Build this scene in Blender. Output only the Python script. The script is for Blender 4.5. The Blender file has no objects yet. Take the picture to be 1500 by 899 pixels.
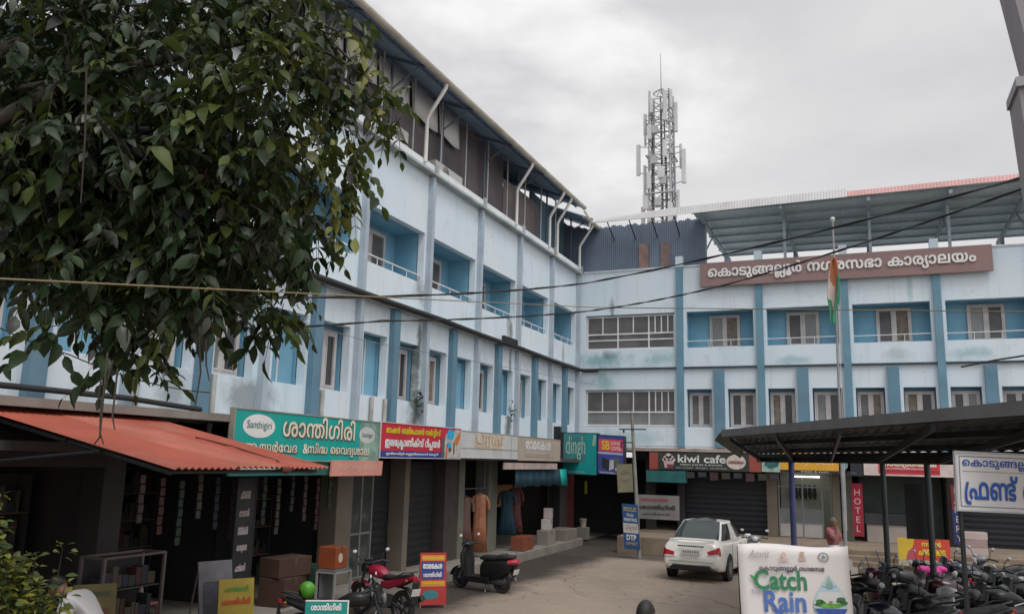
import bpy, bmesh, math, random
from mathutils import Vector, Matrix, Euler
R_ = math.radians
S = bpy.context.scene
COL = S.collection

# ---------------------------------------------------------------- camera
cam = bpy.data.cameras.new('camera'); cam_o = bpy.data.objects.new('camera', cam); COL.objects.link(cam_o)
cam.sensor_fit = 'HORIZONTAL'; cam.sensor_width = 36.0
cam.lens = 36.0 * 1222.12 / 1500.0
cam.clip_start = 0.05; cam.clip_end = 3000
YAW, PITCH, ROLL = R_(-22.9903), R_(10.3491), R_(1.43756)
def cam_matrix():
    cy, sy, cp, sp = math.cos(YAW), math.sin(YAW), math.cos(PITCH), math.sin(PITCH)
    fwd = Vector((sy*cp, cy*cp, sp)); right = Vector((cy, -sy, 0)); up = right.cross(fwd)
    r = right*math.cos(ROLL) + up*math.sin(ROLL); u = up*math.cos(ROLL) - right*math.sin(ROLL)
    m = Matrix.Identity(4)
    for i in range(3):
        m[i][0], m[i][1], m[i][2] = r[i], u[i], -fwd[i]
    m.translation = Vector((10.53, -31.983, 3.0))
    return m
cam_o.matrix_world = cam_matrix()
S.camera = cam_o

# ---------------------------------------------------------------- sky and sun (bright overcast)
SUN_EL, SUN_AZ = R_(58), R_(132)          # azimuth clockwise from +Y
W = bpy.data.worlds.new('World'); S.world = W; W.use_nodes = True
nt = W.node_tree; nt.nodes.clear()
def N(t, **k):
    n = nt.nodes.new(t)
    for a, b in k.items(): setattr(n, a, b)
    return n
out = N('ShaderNodeOutputWorld'); mixs = N('ShaderNodeMixShader')
bg1 = N('ShaderNodeBackground'); bg2 = N('ShaderNodeBackground')
sky = N('ShaderNodeTexSky', sky_type='NISHITA', sun_disc=False, sun_elevation=SUN_EL, sun_rotation=SUN_AZ)
nt.links.new(sky.outputs[0], bg1.inputs[0]); bg1.inputs[1].default_value = 0.1
tc = N('ShaderNodeTexCoord')
nz = N('ShaderNodeTexNoise'); nz.inputs['Scale'].default_value = 3.4; nz.inputs['Detail'].default_value = 6; nz.inputs['Roughness'].default_value = 0.52
nz.inputs['Distortion'].default_value = 0.15
mp = N('ShaderNodeMapping'); mp.inputs['Scale'].default_value = (1, 1, 2.2)
nt.links.new(tc.outputs['Generated'], mp.inputs[0]); nt.links.new(mp.outputs[0], nz.inputs[0])
cr = N('ShaderNodeValToRGB')
cr.color_ramp.elements[0].position = 0.38; cr.color_ramp.elements[0].color = (0.66, 0.65, 0.67, 1)
cr.color_ramp.elements[1].position = 0.66; cr.color_ramp.elements[1].color = (0.785, 0.775, 0.775, 1)
nt.links.new(nz.outputs[0], cr.inputs[0])
# thinner cloud lets more light through in one place
dp = N('ShaderNodeVectorMath', operation='DOT_PRODUCT'); dp.inputs[1].default_value = (-0.3316, 0.8174, 0.4711)
nt.links.new(tc.outputs['Generated'], dp.inputs[0])
ad = N('ShaderNodeMath', operation='MULTIPLY_ADD'); ad.inputs[1].default_value = 0.12; nt.links.new(nz.outputs[0], ad.inputs[0]); nt.links.new(dp.outputs['Value'], ad.inputs[2])
mr = N('ShaderNodeMapRange', interpolation_type='SMOOTHSTEP'); mr.inputs[1].default_value = 1.036; mr.inputs[2].default_value = 1.082; nt.links.new(ad.outputs[0], mr.inputs[0])
mc = N('ShaderNodeMix', data_type='RGBA'); mc.inputs[7].default_value = (1.06, 1.06, 1.05, 1)
nt.links.new(mr.outputs[0], mc.inputs[0]); nt.links.new(cr.outputs[0], mc.inputs[6])
# the overcast dome brightens towards the zenith and the side of the hidden sun
sd = Vector((math.sin(SUN_AZ)*math.cos(SUN_EL), math.cos(SUN_AZ)*math.cos(SUN_EL), math.sin(SUN_EL)))
d2 = N('ShaderNodeVectorMath', operation='DOT_PRODUCT'); d2.inputs[1].default_value = sd
nt.links.new(tc.outputs['Generated'], d2.inputs[0])
m2 = N('ShaderNodeMapRange'); m2.inputs[1].default_value = 0.1; m2.inputs[2].default_value = 1.0; m2.inputs[3].default_value = 1.0; m2.inputs[4].default_value = 1.9
nt.links.new(d2.outputs['Value'], m2.inputs[0]); nt.links.new(m2.outputs[0], bg2.inputs[1])
nt.links.new(mc.outputs[2], bg2.inputs[0])
mixs.inputs[0].default_value = 0.96
nt.links.new(bg1.outputs[0], mixs.inputs[1]); nt.links.new(bg2.outputs[0], mixs.inputs[2]); nt.links.new(mixs.outputs[0], out.inputs[0])

sun = bpy.data.lights.new('sun', 'SUN'); sun.energy = 1.5; sun.angle = R_(28); sun.color = (1.0, 0.97, 0.93)
sun_o = bpy.data.objects.new('sun', sun); COL.objects.link(sun_o)
sun_o.rotation_euler = (-sd).to_track_quat('-Z', 'Y').to_euler(); sun_o.location = (20, -30, 40)

S.view_settings.view_transform = 'Standard'; S.view_settings.look = 'None'
S.view_settings.exposure = 0.0; S.view_settings.gamma = 1.0; S.view_settings.use_curve_mapping = False
S.render.engine = 'CYCLES'
S.cycles.use_denoising = True
S.cycles.max_bounces = 6; S.cycles.diffuse_bounces = 3; S.cycles.glossy_bounces = 3; S.cycles.transmission_bounces = 4; S.cycles.transparent_max_bounces = 6
random.seed(7)
# ---------------------------------------------------------------- helpers
_M = {}
def mat(name, col, rough=0.6, metal=0.0, var=0.10, scale=3.0, bump=0.0, bscale=40.0, dirt=None, dirt_amt=0.0, emit=0.0, island=0.0, trans=0.0, spec=None, coat=0.0):
    if name in _M: return _M[name]
    m = bpy.data.materials.new(name); m.use_nodes = True; n = m.node_tree; b = n.nodes['Principled BSDF']
    L = n.links.new
    geo = n.nodes.new('ShaderNodeNewGeometry')
    nz = n.nodes.new('ShaderNodeTexNoise'); nz.inputs['Scale'].default_value = scale; nz.inputs['Detail'].default_value = 5
    L(geo.outputs['Position'], nz.inputs['Vector'])
    hs = n.nodes.new('ShaderNodeMapRange'); hs.inputs[1].default_value = 0.3; hs.inputs[2].default_value = 0.7
    hs.inputs[3].default_value = 1-var; hs.inputs[4].default_value = 1+var; L(nz.outputs[0], hs.inputs[0])
    mul = n.nodes.new('ShaderNodeVectorMath'); mul.operation = 'SCALE'; mul.inputs[0].default_value = col[:3]
    L(hs.outputs[0], mul.inputs['Scale']); cur = mul.outputs[0]
    if island:
        r = n.nodes.new('ShaderNodeMapRange'); r.inputs[3].default_value = 1-island; r.inputs[4].default_value = 1+island
        L(geo.outputs['Random Per Island'], r.inputs[0])
        m2 = n.nodes.new('ShaderNodeVectorMath'); m2.operation = 'SCALE'; L(cur, m2.inputs[0]); L(r.outputs[0], m2.inputs['Scale']); cur = m2.outputs[0]
    if dirt:
        n2 = n.nodes.new('ShaderNodeTexNoise'); n2.inputs['Scale'].default_value = scale*0.55; n2.inputs['Detail'].default_value = 8; n2.inputs['Roughness'].default_value = 0.65
        L(geo.outputs['Position'], n2.inputs['Vector'])
        r = n.nodes.new('ShaderNodeMapRange'); r.inputs[1].default_value = 0.52; r.inputs[2].default_value = 0.75; r.inputs[4].default_value = dirt_amt
        L(n2.outputs[0], r.inputs[0])
        mx = n.nodes.new('ShaderNodeMix'); mx.data_type = 'RGBA'; mx.inputs[7].default_value = (*dirt, 1)
        L(r.outputs[0], mx.inputs[0]); L(cur, mx.inputs[6]); cur = mx.outputs[2]
    L(cur, b.inputs['Base Color'])
    b.inputs['Roughness'].default_value = rough; b.inputs['Metallic'].default_value = metal
    if spec is not None: b.inputs['Specular IOR Level'].default_value = spec
    if coat: b.inputs['Coat Weight'].default_value = coat; b.inputs['Coat Roughness'].default_value = 0.08
    if emit: L(cur, b.inputs['Emission Color']); b.inputs['Emission Strength'].default_value = emit
    if trans:
        tr = n.nodes.new('ShaderNodeBsdfTranslucent'); ms = n.nodes.new('ShaderNodeMixShader'); ms.inputs[0].default_value = trans
        L(cur, tr.inputs[0]); L(b.outputs[0], ms.inputs[1]); L(tr.outputs[0], ms.inputs[2]); L(ms.outputs[0], n.nodes['Material Output'].inputs[0])
    if bump:
        nb = n.nodes.new('ShaderNodeTexNoise'); nb.inputs['Scale'].default_value = bscale; nb.inputs['Detail'].default_value = 4
        L(geo.outputs['Position'], nb.inputs['Vector'])
        bp = n.nodes.new('ShaderNodeBump'); bp.inputs['Strength'].default_value = bump; bp.inputs['Distance'].default_value = 0.02
        L(nb.outputs[0], bp.inputs['Height']); L(bp.outputs[0], b.inputs['Normal'])
    _M[name] = m; return m

class MB:
    """collects shapes that become ONE mesh object"""
    def __init__(s): s.v = []; s.f = []; s.mi = []; s.sm = []
    def add(s, vs, fs, m=0, smooth=False):
        k = len(s.v); s.v += [tuple(v) for v in vs]
        for f in fs: s.f.append(tuple(i+k for i in f)); s.mi.append(m); s.sm.append(smooth)
        return s
    def box(s, x0, x1, y0, y1, z0, z1, m=0):
        return s.hexa([(x0,y0,z0),(x1,y0,z0),(x1,y1,z0),(x0,y1,z0),(x0,y0,z1),(x1,y0,z1),(x1,y1,z1),(x0,y1,z1)], m)
    def hexa(s, p, m=0):
        return s.add(p, [(3,2,1,0),(4,5,6,7),(0,1,5,4),(1,2,6,5),(2,3,7,6),(3,0,4,7)], m)
    def obox(s, c, ex, ey, ez, m=0):
        """box by centre and three half-extent vectors"""
        c, ex, ey, ez = Vector(c), Vector(ex), Vector(ey), Vector(ez)
        return s.hexa([c-ex-ey-ez, c+ex-ey-ez, c+ex+ey-ez, c-ex+ey-ez, c-ex-ey+ez, c+ex-ey+ez, c+ex+ey+ez, c-ex+ey+ez], m)
    def quad(s, a, b, c, d, m=0): return s.add([a,b,c,d], [(0,1,2,3)], m)
    def prism(s, poly, a, b, m=0, smooth=False):
        """poly: 3-D points of one end; moved by vector b-a gives the other"""
        n = len(poly); d = Vector(b)-Vector(a)
        vs = [Vector(p) for p in poly]+[Vector(p)+d for p in poly]
        fs = [tuple(range(n-1,-1,-1)), tuple(range(n,2*n))]+[(i,(i+1)%n,n+(i+1)%n,n+i) for i in range(n)]
        return s.add(vs, fs, m, smooth)
    def loft(s, rings, m=0, smooth=True, caps=True, close=True):
        n = len(rings[0]); vs = [p for r in rings for p in r]; fs = []
        for i in range(len(rings)-1):
            for j in range(n if close else n-1):
                a, b = i*n+j, i*n+(j+1)%n
                fs.append((a, b, b+n, a+n))
        s.add(vs, fs, m, smooth)
        if caps and close:
            s.add(rings[0], [tuple(range(n-1,-1,-1))], m); s.add(rings[-1], [tuple(range(n))], m)
        return s
    def tube(s, pts, r, n=8, m=0, smooth=True, caps=True):
        pts = [Vector(p) for p in pts]; rs = r if isinstance(r, (list,tuple)) else [r]*len(pts)
        rings = []; t0 = (pts[1]-pts[0]).normalized()
        up = Vector((0,0,1)) if abs(t0.z) < 0.9 else Vector((1,0,0))
        x = t0.cross(up).normalized()
        for i, p in enumerate(pts):
            if i == 0: t = t0
            elif i == len(pts)-1: t = (pts[i]-pts[i-1]).normalized()
            else: t = ((pts[i+1]-pts[i]).normalized()+(pts[i]-pts[i-1]).normalized()).normalized()
            x = (x - t*x.dot(t)).normalized(); y = t.cross(x)
            rings.append([p+(x*math.cos(2*math.pi*k/n)+y*math.sin(2*math.pi*k/n))*rs[i] for k in range(n)])
        return s.loft(rings, m, smooth, caps)
    def lathe(s, prof, c=(0,0,0), axis='z', n=16, m=0, smooth=True, closed=False):
        """prof: (radius, along-axis)"""
        c = Vector(c); rings = []
        for r, h in prof:
            rg = []
            for k in range(n):
                a = 2*math.pi*k/n; p, q = r*math.cos(a), r*math.sin(a)
                v = {'z':(p,q,h), 'y':(q,h,p), 'x':(h,p,q)}[axis]
                rg.append(c+Vector(v))
            rings.append(rg)
        if closed: rings.append(rings[0])
        return s.loft(rings, m, smooth, caps=not closed)
    def ball(s, c, rx, ry=None, rz=None, n=12, k=8, m=0, rot=None):
        ry = rx if ry is None else ry; rz = rx if rz is None else rz; c = Vector(c); rings = []
        for i in range(k+1):
            t = math.pi*i/k; sr = max(math.sin(t), 1e-3)
            rg = [Vector((rx*sr*math.cos(2*math.pi*j/n), ry*sr*math.sin(2*math.pi*j/n), -rz*math.cos(t))) for j in range(n)]
            if rot: rg = [rot @ p for p in rg]
            rings.append([c+p for p in rg])
        return s.loft(rings, m, True)
    def grid(s, P, m=0, smooth=True):
        a, b = len(P), len(P[0])
        return s.add([p for r in P for p in r], [(i*b+j, i*b+j+1, (i+1)*b+j+1, (i+1)*b+j) for i in range(a-1) for j in range(b-1)], m, smooth)
    def build(s, name, mats, parent=None, bevel=0.0, sub=0, solid=0.0, kind=None):
        me = bpy.data.meshes.new(name)
        off = Vector(parent.location) if (parent is not None and parent.get('_w')) else Vector((0,0,0))
        if parent is not None and parent.parent is not None and parent.parent.get('_w'): off = Vector(parent.parent.location)
        me.from_pydata([Vector(v)-off for v in s.v], [], s.f)
        if not isinstance(mats, (list,tuple)): mats = [mats]
        for m in mats: me.materials.append(m)
        me.polygons.foreach_set('material_index', s.mi); me.polygons.foreach_set('use_smooth', s.sm); me.update()
        o = bpy.data.objects.new(name, me); COL.objects.link(o)
        if parent is not None: o.parent = parent
        if solid: q = o.modifiers.new('solid','SOLIDIFY'); q.thickness = solid; q.offset = 0
        if bevel: q = o.modifiers.new('bevel','BEVEL'); q.width = bevel; q.segments = 2; q.limit_method = 'ANGLE'; q.angle_limit = R_(40)
        if sub: q = o.modifiers.new('sub','SUBSURF'); q.levels = sub; q.render_levels = sub
        if kind: o['kind'] = kind
        return o

def tag(o, label=None, cat=None, group=None, kind=None):
    if label: o['label'] = label
    if cat: o['category'] = cat
    if group: o['group'] = group
    if kind: o['kind'] = kind
    return o
def thing(name, label, cat, loc=(0,0,0), rz=0.0, group=None, world=False):
    """an Empty at the thing's base; with world=True its parts are given in world coordinates"""
    o = bpy.data.objects.new(name, None); COL.objects.link(o); o.location = loc; o.rotation_euler = (0,0,rz); o.empty_display_size = 0.2
    if world: o['_w'] = 1
    return tag(o, label, cat, group)
def dup(o, loc=None, rz=None, label=None, group=None, parent=None, rot=None):
    c = o.copy(); COL.objects.link(c)
    if parent is not None: c.parent = parent
    if loc is not None: c.location = loc
    if rz is not None: c.rotation_euler = (0,0,rz)
    if rot is not None: c.rotation_euler = rot
    if label: c['label'] = label
    if group: c['group'] = group
    for ch in [x for x in o.children]: dup(ch, parent=c)
    return c

# wing maps: u runs to the right seen from the yard, d runs into the building
ML = lambda u, d, z: (-d, u, z)
MR = lambda u, d, z: (u, d, z)
def mbox(b, M, u0, u1, d0, d1, z0, z1, m=0):
    return b.hexa([M(u0,d0,z0),M(u1,d0,z0),M(u1,d1,z0),M(u0,d1,z0),M(u0,d0,z1),M(u1,d0,z1),M(u1,d1,z1),M(u0,d1,z1)], m)

# ---------------------------------------------------------------- lettering
_G = {}
def _glyph(g, solid):
    """filled mesh of one Malayalam glyph, in em units"""
    if (g, solid) not in _G:
        cu = bpy.data.curves.new('t', 'CURVE'); cu.dimensions = '2D'; cu.fill_mode = 'BOTH'; cu.extrude = 0.5 if solid else 0.0
        for c in GLYPHS[g][1]:
            p = list(zip(c[::2], c[1::2])); sp = cu.splines.new('POLY'); sp.points.add(len(p)-1); sp.use_cyclic_u = True
            for q, (x, y) in zip(sp.points, p): q.co = (x/1000, y/1000, 0, 1)
        _G[(g, solid)] = _to_flat(cu)
    return _G[(g, solid)]
def _word(word, solid):
    x = 0; V, F = [], []
    for i, g in enumerate(WORDS[word]):
        if g < 0: x += .62 if g == -2 else .33; continue
        v, f = _glyph(g, solid); k = len(V); dz = .01*(i % 2)
        V += [(p[0]+x, p[1], p[2]*(1-dz)+(0 if solid else .0006*(i % 2))) for p in v]; F += [tuple(j+k for j in t) for t in f]; x += GLYPHS[g][0]/1000+.024
    return V, F
def _to_flat(cu):
    o = bpy.data.objects.new('t', cu); COL.objects.link(o)
    dg = bpy.context.evaluated_depsgraph_get(); me = bpy.data.meshes.new_from_object(o.evaluated_get(dg))
    V = [tuple(v.co) for v in me.vertices]; F = [tuple(p.vertices) for p in me.polygons]
    bpy.data.objects.remove(o); bpy.data.meshes.remove(me)
    return V, F
def letters(b, text, origin, right, up, w=None, h=None, depth=0.0, bold=0.0, m=0, mal=False, align='L', shear=0.0):
    """adds lettering to b; fits it into width w and height h"""
    if mal:
        V, F = _word(text, bool(depth))
        if bold:                                            # a heavier face: the same outline laid a hair to each side
            V0, F0 = V, F; V, F = [], []
            for i, (dx, dy) in enumerate(((-1,-1),(1,-1),(1,1),(-1,1))):
                k = len(V); V += [(p[0]+dx*bold, p[1]+dy*bold, p[2]+.0016*i) for p in V0]; F += [tuple(j+k for j in t) for t in F0]
    else:
        cu = bpy.data.curves.new('t', 'FONT'); cu.body = text; cu.size = 1.0; cu.resolution_u = 3; cu.fill_mode = 'BOTH'
        cu.offset = bold; cu.extrude = 0.5 if depth else 0.0
        V, F = _to_flat(cu)
    if not V: return
    x0 = min(v[0] for v in V); x1 = max(v[0] for v in V); y0 = min(v[1] for v in V); y1 = max(v[1] for v in V)
    sy = h/(y1-y0) if h else w/(x1-x0); sx = w/(x1-x0) if w else sy
    o, r, u = Vector(origin), Vector(right).normalized(), Vector(up).normalized(); n = r.cross(u)
    if align == 'C': o = o-r*(x1-x0)*sx/2
    P = [o+r*((x-x0)*sx+shear*(y-y0)*sy)+u*(y-y0)*sy+n*(z*(depth or 1.0)) for x, y, z in V]
    b.add(P, F, m)

def superring(x, cy, cz, ry, rz, n=14, p=2.5):
    """ring in a plane across x"""
    out = []
    for k in range(n):
        a = 2*math.pi*k/n; c, s = math.cos(a), math.sin(a)
        out.append((x, cy+ry*math.copysign(abs(c)**(2/p), c), cz+rz*math.copysign(abs(s)**(2/p), s)))
    return out
# ---- outlines of the Malayalam letters (font units) and the words set from them
GLYPHS = {
6: (453, [[176,-24,132,-12,96,7,43,64,31,88,18,132,18,212,22,236,35,272,58,308,80,329,116,354,148,368,188,377,276,374,316,364,348,348,389,312,408,288,428,244,437,196,437,160,429,112,417,80,397,48,364,14,336,-4,272,-25],[202,76,244,74,284,91,300,108,316,144,320,176,308,228,292,253,252,274,216,277,180,266,156,248,138,216,134,156,143,124,160,98]]),
10: (1647, [[1235,-213,1159,-197,1135,-189,1127,-181,1126,-153,1153,-93,1175,-87,1243,-106,1335,-110,1387,-101,1427,-85,1471,-50,1497,-5,1512,43,1516,111,1495,195,1472,231,1459,241,1453,235,1444,139,1425,83,1387,29,1359,6,1327,-9,1263,-26,1187,-26,1163,-22,1110,-1,1059,45,1031,97,1021,143,1021,203,1025,227,1036,263,1054,295,1101,343,1135,365,1199,387,1279,397,1285,403,1280,415,1263,431,1223,455,1191,467,1131,477,1095,476,1055,467,1003,440,974,403,962,371,953,323,952,7,950,-5,943,-12,851,-14,835,-5,832,311,823,375,803,423,779,448,735,471,699,480,688,475,709,443,719,419,724,395,724,339,707,295,674,259,711,219,729,187,736,155,736,119,721,63,692,23,659,-1,607,-21,575,-26,491,-26,451,-17,403,2,367,29,335,67,316,99,298,151,289,215,289,259,298,319,318,379,346,427,383,471,379,480,347,480,299,471,271,463,231,443,187,403,157,347,145,299,145,251,162,179,178,147,205,111,259,68,264,59,260,39,216,-17,203,-22,187,-20,139,13,82,75,42,151,25,227,25,327,38,387,60,435,85,471,127,512,159,533,239,567,315,580,419,580,523,561,615,580,719,580,779,568,811,555,847,535,895,497,961,547,987,559,1043,576,1075,580,1163,580,1247,563,1299,539,1355,496,1395,447,1430,383,1511,343,1571,287,1607,227,1627,171,1632,139,1632,43,1618,-29,1591,-85,1551,-134,1499,-173,1447,-197,1371,-214],[505,75,555,73,588,83,607,98,619,127,615,159,595,183,543,200,499,201,490,207,485,219,487,295,499,304,559,310,592,327,603,343,608,363,599,407,584,427,563,443,539,454,523,451,495,432,458,395,428,339,414,299,405,239,413,175,426,139,451,101,479,84],[1217,75,1255,78,1295,98,1313,123,1328,159,1336,207,1331,287,1315,296,1263,293,1207,279,1178,263,1154,235,1141,199,1137,167,1145,135,1158,107,1181,87]]),
11: (986, [[248,-217,188,-214,132,-201,91,-181,52,-141,34,-93,34,-45,43,-5,66,31,116,67,180,84,600,85,680,93,740,110,776,130,801,155,820,187,832,219,841,271,841,323,824,391,792,444,748,471,720,476,688,476,656,465,636,452,615,419,602,363,600,115,584,105,500,105,487,111,482,123,481,331,477,371,464,411,449,435,428,455,404,467,336,480,268,472,224,456,202,443,196,434,280,427,304,419,336,400,370,363,385,331,393,295,393,247,388,219,376,187,360,162,336,137,304,116,244,100,172,101,136,110,99,131,64,166,37,215,26,259,26,351,32,384,43,415,71,467,100,500,124,520,192,559,284,580,384,580,448,567,496,545,540,513,600,559,632,572,676,580,748,580,780,575,832,556,873,527,912,483,940,431,956,379,961,343,961,255,949,187,936,151,908,99,860,49,840,34,768,2,664,-14,244,-15,204,-19,164,-35,154,-61,160,-85,188,-103,216,-110,276,-114,928,-115,936,-121,941,-133,941,-201,936,-213,916,-218],[190,203,224,201,249,211,264,227,276,255,277,279,268,307,252,323,224,332,200,332,172,323,146,307,134,291,139,259,155,223,168,212]]),
21: (1259, [[195,-24,159,-14,107,14,66,60,42,104,25,176,25,276,30,312,45,360,66,404,97,448,137,488,171,512,223,540,263,556,331,573,403,581,495,581,539,577,623,554,655,536,684,512,711,468,720,436,720,372,715,352,695,315,661,280,664,272,703,236,728,188,732,168,732,108,719,64,704,40,675,10,623,-16,575,-25,491,-25,455,-20,435,-15,425,0,446,80,463,85,531,74,575,83,603,104,612,140,611,160,603,180,575,206,531,221,471,222,458,228,453,244,455,315,467,325,531,330,575,347,597,372,601,400,599,416,588,436,575,448,547,462,479,477,423,477,339,464,267,437,215,401,185,372,166,344,166,336,171,334,207,341,287,341,339,324,371,301,399,268,419,220,424,184,420,112,407,72,388,40,356,8,319,-14,279,-25],[931,-24,867,0,835,22,809,48,780,92,766,124,757,152,759,176,779,188,859,201,875,188,906,116,939,86,987,74,1039,87,1060,104,1079,128,1103,192,1113,264,1112,304,1103,364,1087,412,1060,452,1027,472,979,477,943,466,915,441,871,358,859,354,841,356,783,367,763,380,763,408,792,472,807,493,845,532,879,556,931,576,963,581,1027,581,1059,576,1103,560,1139,536,1168,508,1189,476,1207,440,1223,384,1232,316,1228,196,1208,120,1183,67,1139,20,1103,-4,1075,-16,1031,-25],[225,76,239,74,263,79,287,94,303,124,308,160,301,192,283,221,255,236,223,241,169,224,143,206,138,196,149,148,167,111,187,91]]),
23: (1038, [[208,-28,144,-20,100,-4,68,18,46,44,27,76,18,112,18,188,23,212,50,260,80,289,100,302,164,329,272,345,299,436,331,492,376,537,428,565,464,577,548,581,604,572,636,560,680,529,709,500,728,472,745,436,772,344,844,337,912,318,956,293,1000,244,1013,216,1021,180,1021,128,1013,88,998,52,976,22,948,0,916,-16,880,-25,832,-29,764,-25,728,-17,716,-8,719,24,730,64,740,77,760,81,824,74,852,79,884,96,900,128,900,172,880,205,840,228,788,237,771,232,756,148,725,76,684,26,624,-10,568,-25,524,-29,480,-25,416,-8,376,11,332,-8,276,-24],[202,76,228,74,256,79,288,89,302,100,283,164,272,235,236,237,196,228,163,212,145,192,135,164,138,128,151,100,172,85],[502,76,528,74,556,79,596,98,618,124,644,188,649,224,644,240,544,242,408,241,399,240,394,232,394,212,407,160,427,120,452,95],[402,344,643,344,646,356,637,392,609,444,576,468,544,477,500,477,464,464,438,448,418,420,399,368,398,352]]),
25: (897, [[227,-24,179,-12,121,20,66,80,38,144,25,208,25,324,34,372,50,420,83,476,143,545,178,576,191,581,211,573,262,512,260,492,209,448,166,380,145,304,145,228,166,152,183,123,199,106,251,79,303,78,331,87,351,102,363,118,375,148,384,196,389,372,393,404,406,452,427,492,459,529,491,552,523,568,587,581,667,578,723,564,776,532,827,476,859,408,872,340,872,240,852,156,819,87,780,40,740,0,707,-25,689,-20,635,44,637,64,696,120,733,184,752,256,752,316,735,388,707,437,663,468,631,477,607,477,575,468,551,453,533,432,522,408,509,328,508,208,500,140,485,92,459,47,431,18,407,2,356,-20,323,-25]]),
28: (933, [[17,-17,5,-8,3,12,3,72,17,85,393,86,405,91,417,107,430,136,438,168,438,192,430,220,409,257,389,269,361,277,337,277,313,270,281,244,264,200,266,148,257,132,173,118,161,120,151,132,147,152,147,236,159,272,172,296,197,325,225,348,265,368,301,377,369,381,413,376,461,358,502,328,539,272,554,216,554,156,536,92,545,86,577,86,745,86,757,92,759,548,761,560,773,569,861,569,873,564,878,556,878,8,873,-12,853,-17]]),
33: (563, [[212,-24,164,-16,100,2,14,44,6,56,8,72,48,129,60,137,80,136,160,99,224,82,256,78,332,78,384,94,408,111,425,152,416,188,396,208,364,220,336,225,272,226,176,234,124,247,84,267,54,292,30,332,18,384,22,444,33,476,56,509,83,536,124,558,168,572,228,581,336,578,424,564,492,540,540,517,549,504,547,488,505,428,495,420,480,418,420,448,368,465,292,477,244,477,200,468,156,443,145,428,138,404,145,376,164,355,208,339,384,329,436,317,472,300,512,265,532,232,541,196,541,120,529,84,513,56,476,18,440,-2,400,-16,348,-25]]),
37: (1368, [[198,-24,166,-16,130,1,88,36,69,60,45,108,33,148,28,188,28,300,51,392,69,428,106,477,154,521,190,544,266,572,330,581,398,581,466,568,514,546,566,510,598,536,646,564,710,581,778,581,838,565,874,544,914,510,954,545,978,560,1010,572,1054,581,1118,581,1146,577,1190,564,1222,548,1287,488,1318,436,1331,400,1343,340,1343,244,1334,188,1319,144,1290,88,1262,50,1211,0,1186,-21,1174,-25,1158,-17,1110,38,1104,56,1112,68,1167,120,1200,176,1211,204,1223,260,1223,320,1210,376,1182,428,1150,457,1114,473,1078,477,1030,464,1000,440,984,408,972,348,971,0,966,-12,950,-17,870,-17,858,-12,852,-4,851,360,843,404,834,428,819,448,802,461,778,472,750,477,706,472,668,452,641,416,628,368,624,324,623,0,618,-12,602,-17,522,-17,508,-4,507,316,495,392,475,432,454,452,434,462,374,477,338,477,294,468,246,446,208,420,186,392,161,348,160,332,210,341,290,341,342,324,374,301,403,264,418,228,423,204,423,124,414,84,398,52,382,30,346,-1,318,-16,282,-25],[228,76,262,78,286,92,302,116,311,156,302,196,287,220,266,233,226,241,194,233,164,220,145,208,140,196,152,148,170,111,190,91]]),
40: (641, [[340,-23,300,-15,290,-3,299,49,310,77,328,82,396,75,444,80,480,97,497,133,496,157,486,181,476,194,456,207,408,222,320,223,306,237,306,309,312,321,324,326,400,327,432,335,460,347,482,377,485,417,472,443,448,461,408,474,368,478,296,465,248,441,208,401,178,345,158,257,158,149,166,81,181,17,180,1,168,-8,80,-20,68,-10,58,21,38,145,38,281,58,373,91,445,140,502,180,533,224,557,312,578,388,582,440,578,500,561,544,537,580,501,600,461,606,425,605,381,600,357,584,325,546,285,544,277,589,233,606,205,617,169,617,117,604,69,592,49,556,11,532,-3,504,-15,460,-24]]),
42: (911, [[183,-21,161,-8,109,44,78,84,52,132,34,184,25,228,25,344,42,416,73,476,113,520,139,540,175,560,207,572,259,581,319,581,347,576,399,556,455,511,503,549,543,569,599,581,659,581,711,572,743,560,800,520,845,464,863,428,879,380,888,312,888,268,875,184,859,140,823,76,751,-1,727,-19,711,-21,701,-16,650,44,653,68,688,96,731,152,759,220,768,288,759,356,736,412,716,440,695,456,671,468,635,477,615,477,575,465,542,440,529,416,517,372,513,320,511,-7,495,-17,415,-17,403,-12,397,4,396,320,387,396,371,432,349,456,315,472,291,477,271,476,223,458,189,432,158,376,145,324,145,252,163,186,189,136,255,69,260,56,256,40,211,-9,199,-19]]),
45: (1129, [[120,-20,80,11,43,57,23,101,18,133,18,201,29,245,64,298,108,333,156,353,220,362,288,357,320,349,348,335,396,298,429,245,441,197,441,141,432,92,444,87,548,87,556,92,557,101,558,349,563,393,575,437,595,477,640,526,684,555,732,573,792,582,840,582,900,574,940,561,972,545,1005,521,1040,481,1056,453,1072,405,1081,345,1081,5,1079,-7,1072,-14,324,-16,311,-7,282,53,321,121,325,165,320,197,305,225,288,241,264,253,228,258,196,253,172,241,152,221,139,197,134,157,139,125,160,88,187,61,189,49,185,37,145,-15,136,-20],[679,89,948,87,964,92,965,249,961,329,944,401,921,437,880,465,816,478,772,470,748,461,724,446,707,429,683,373,674,301,674,101]]),
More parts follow.
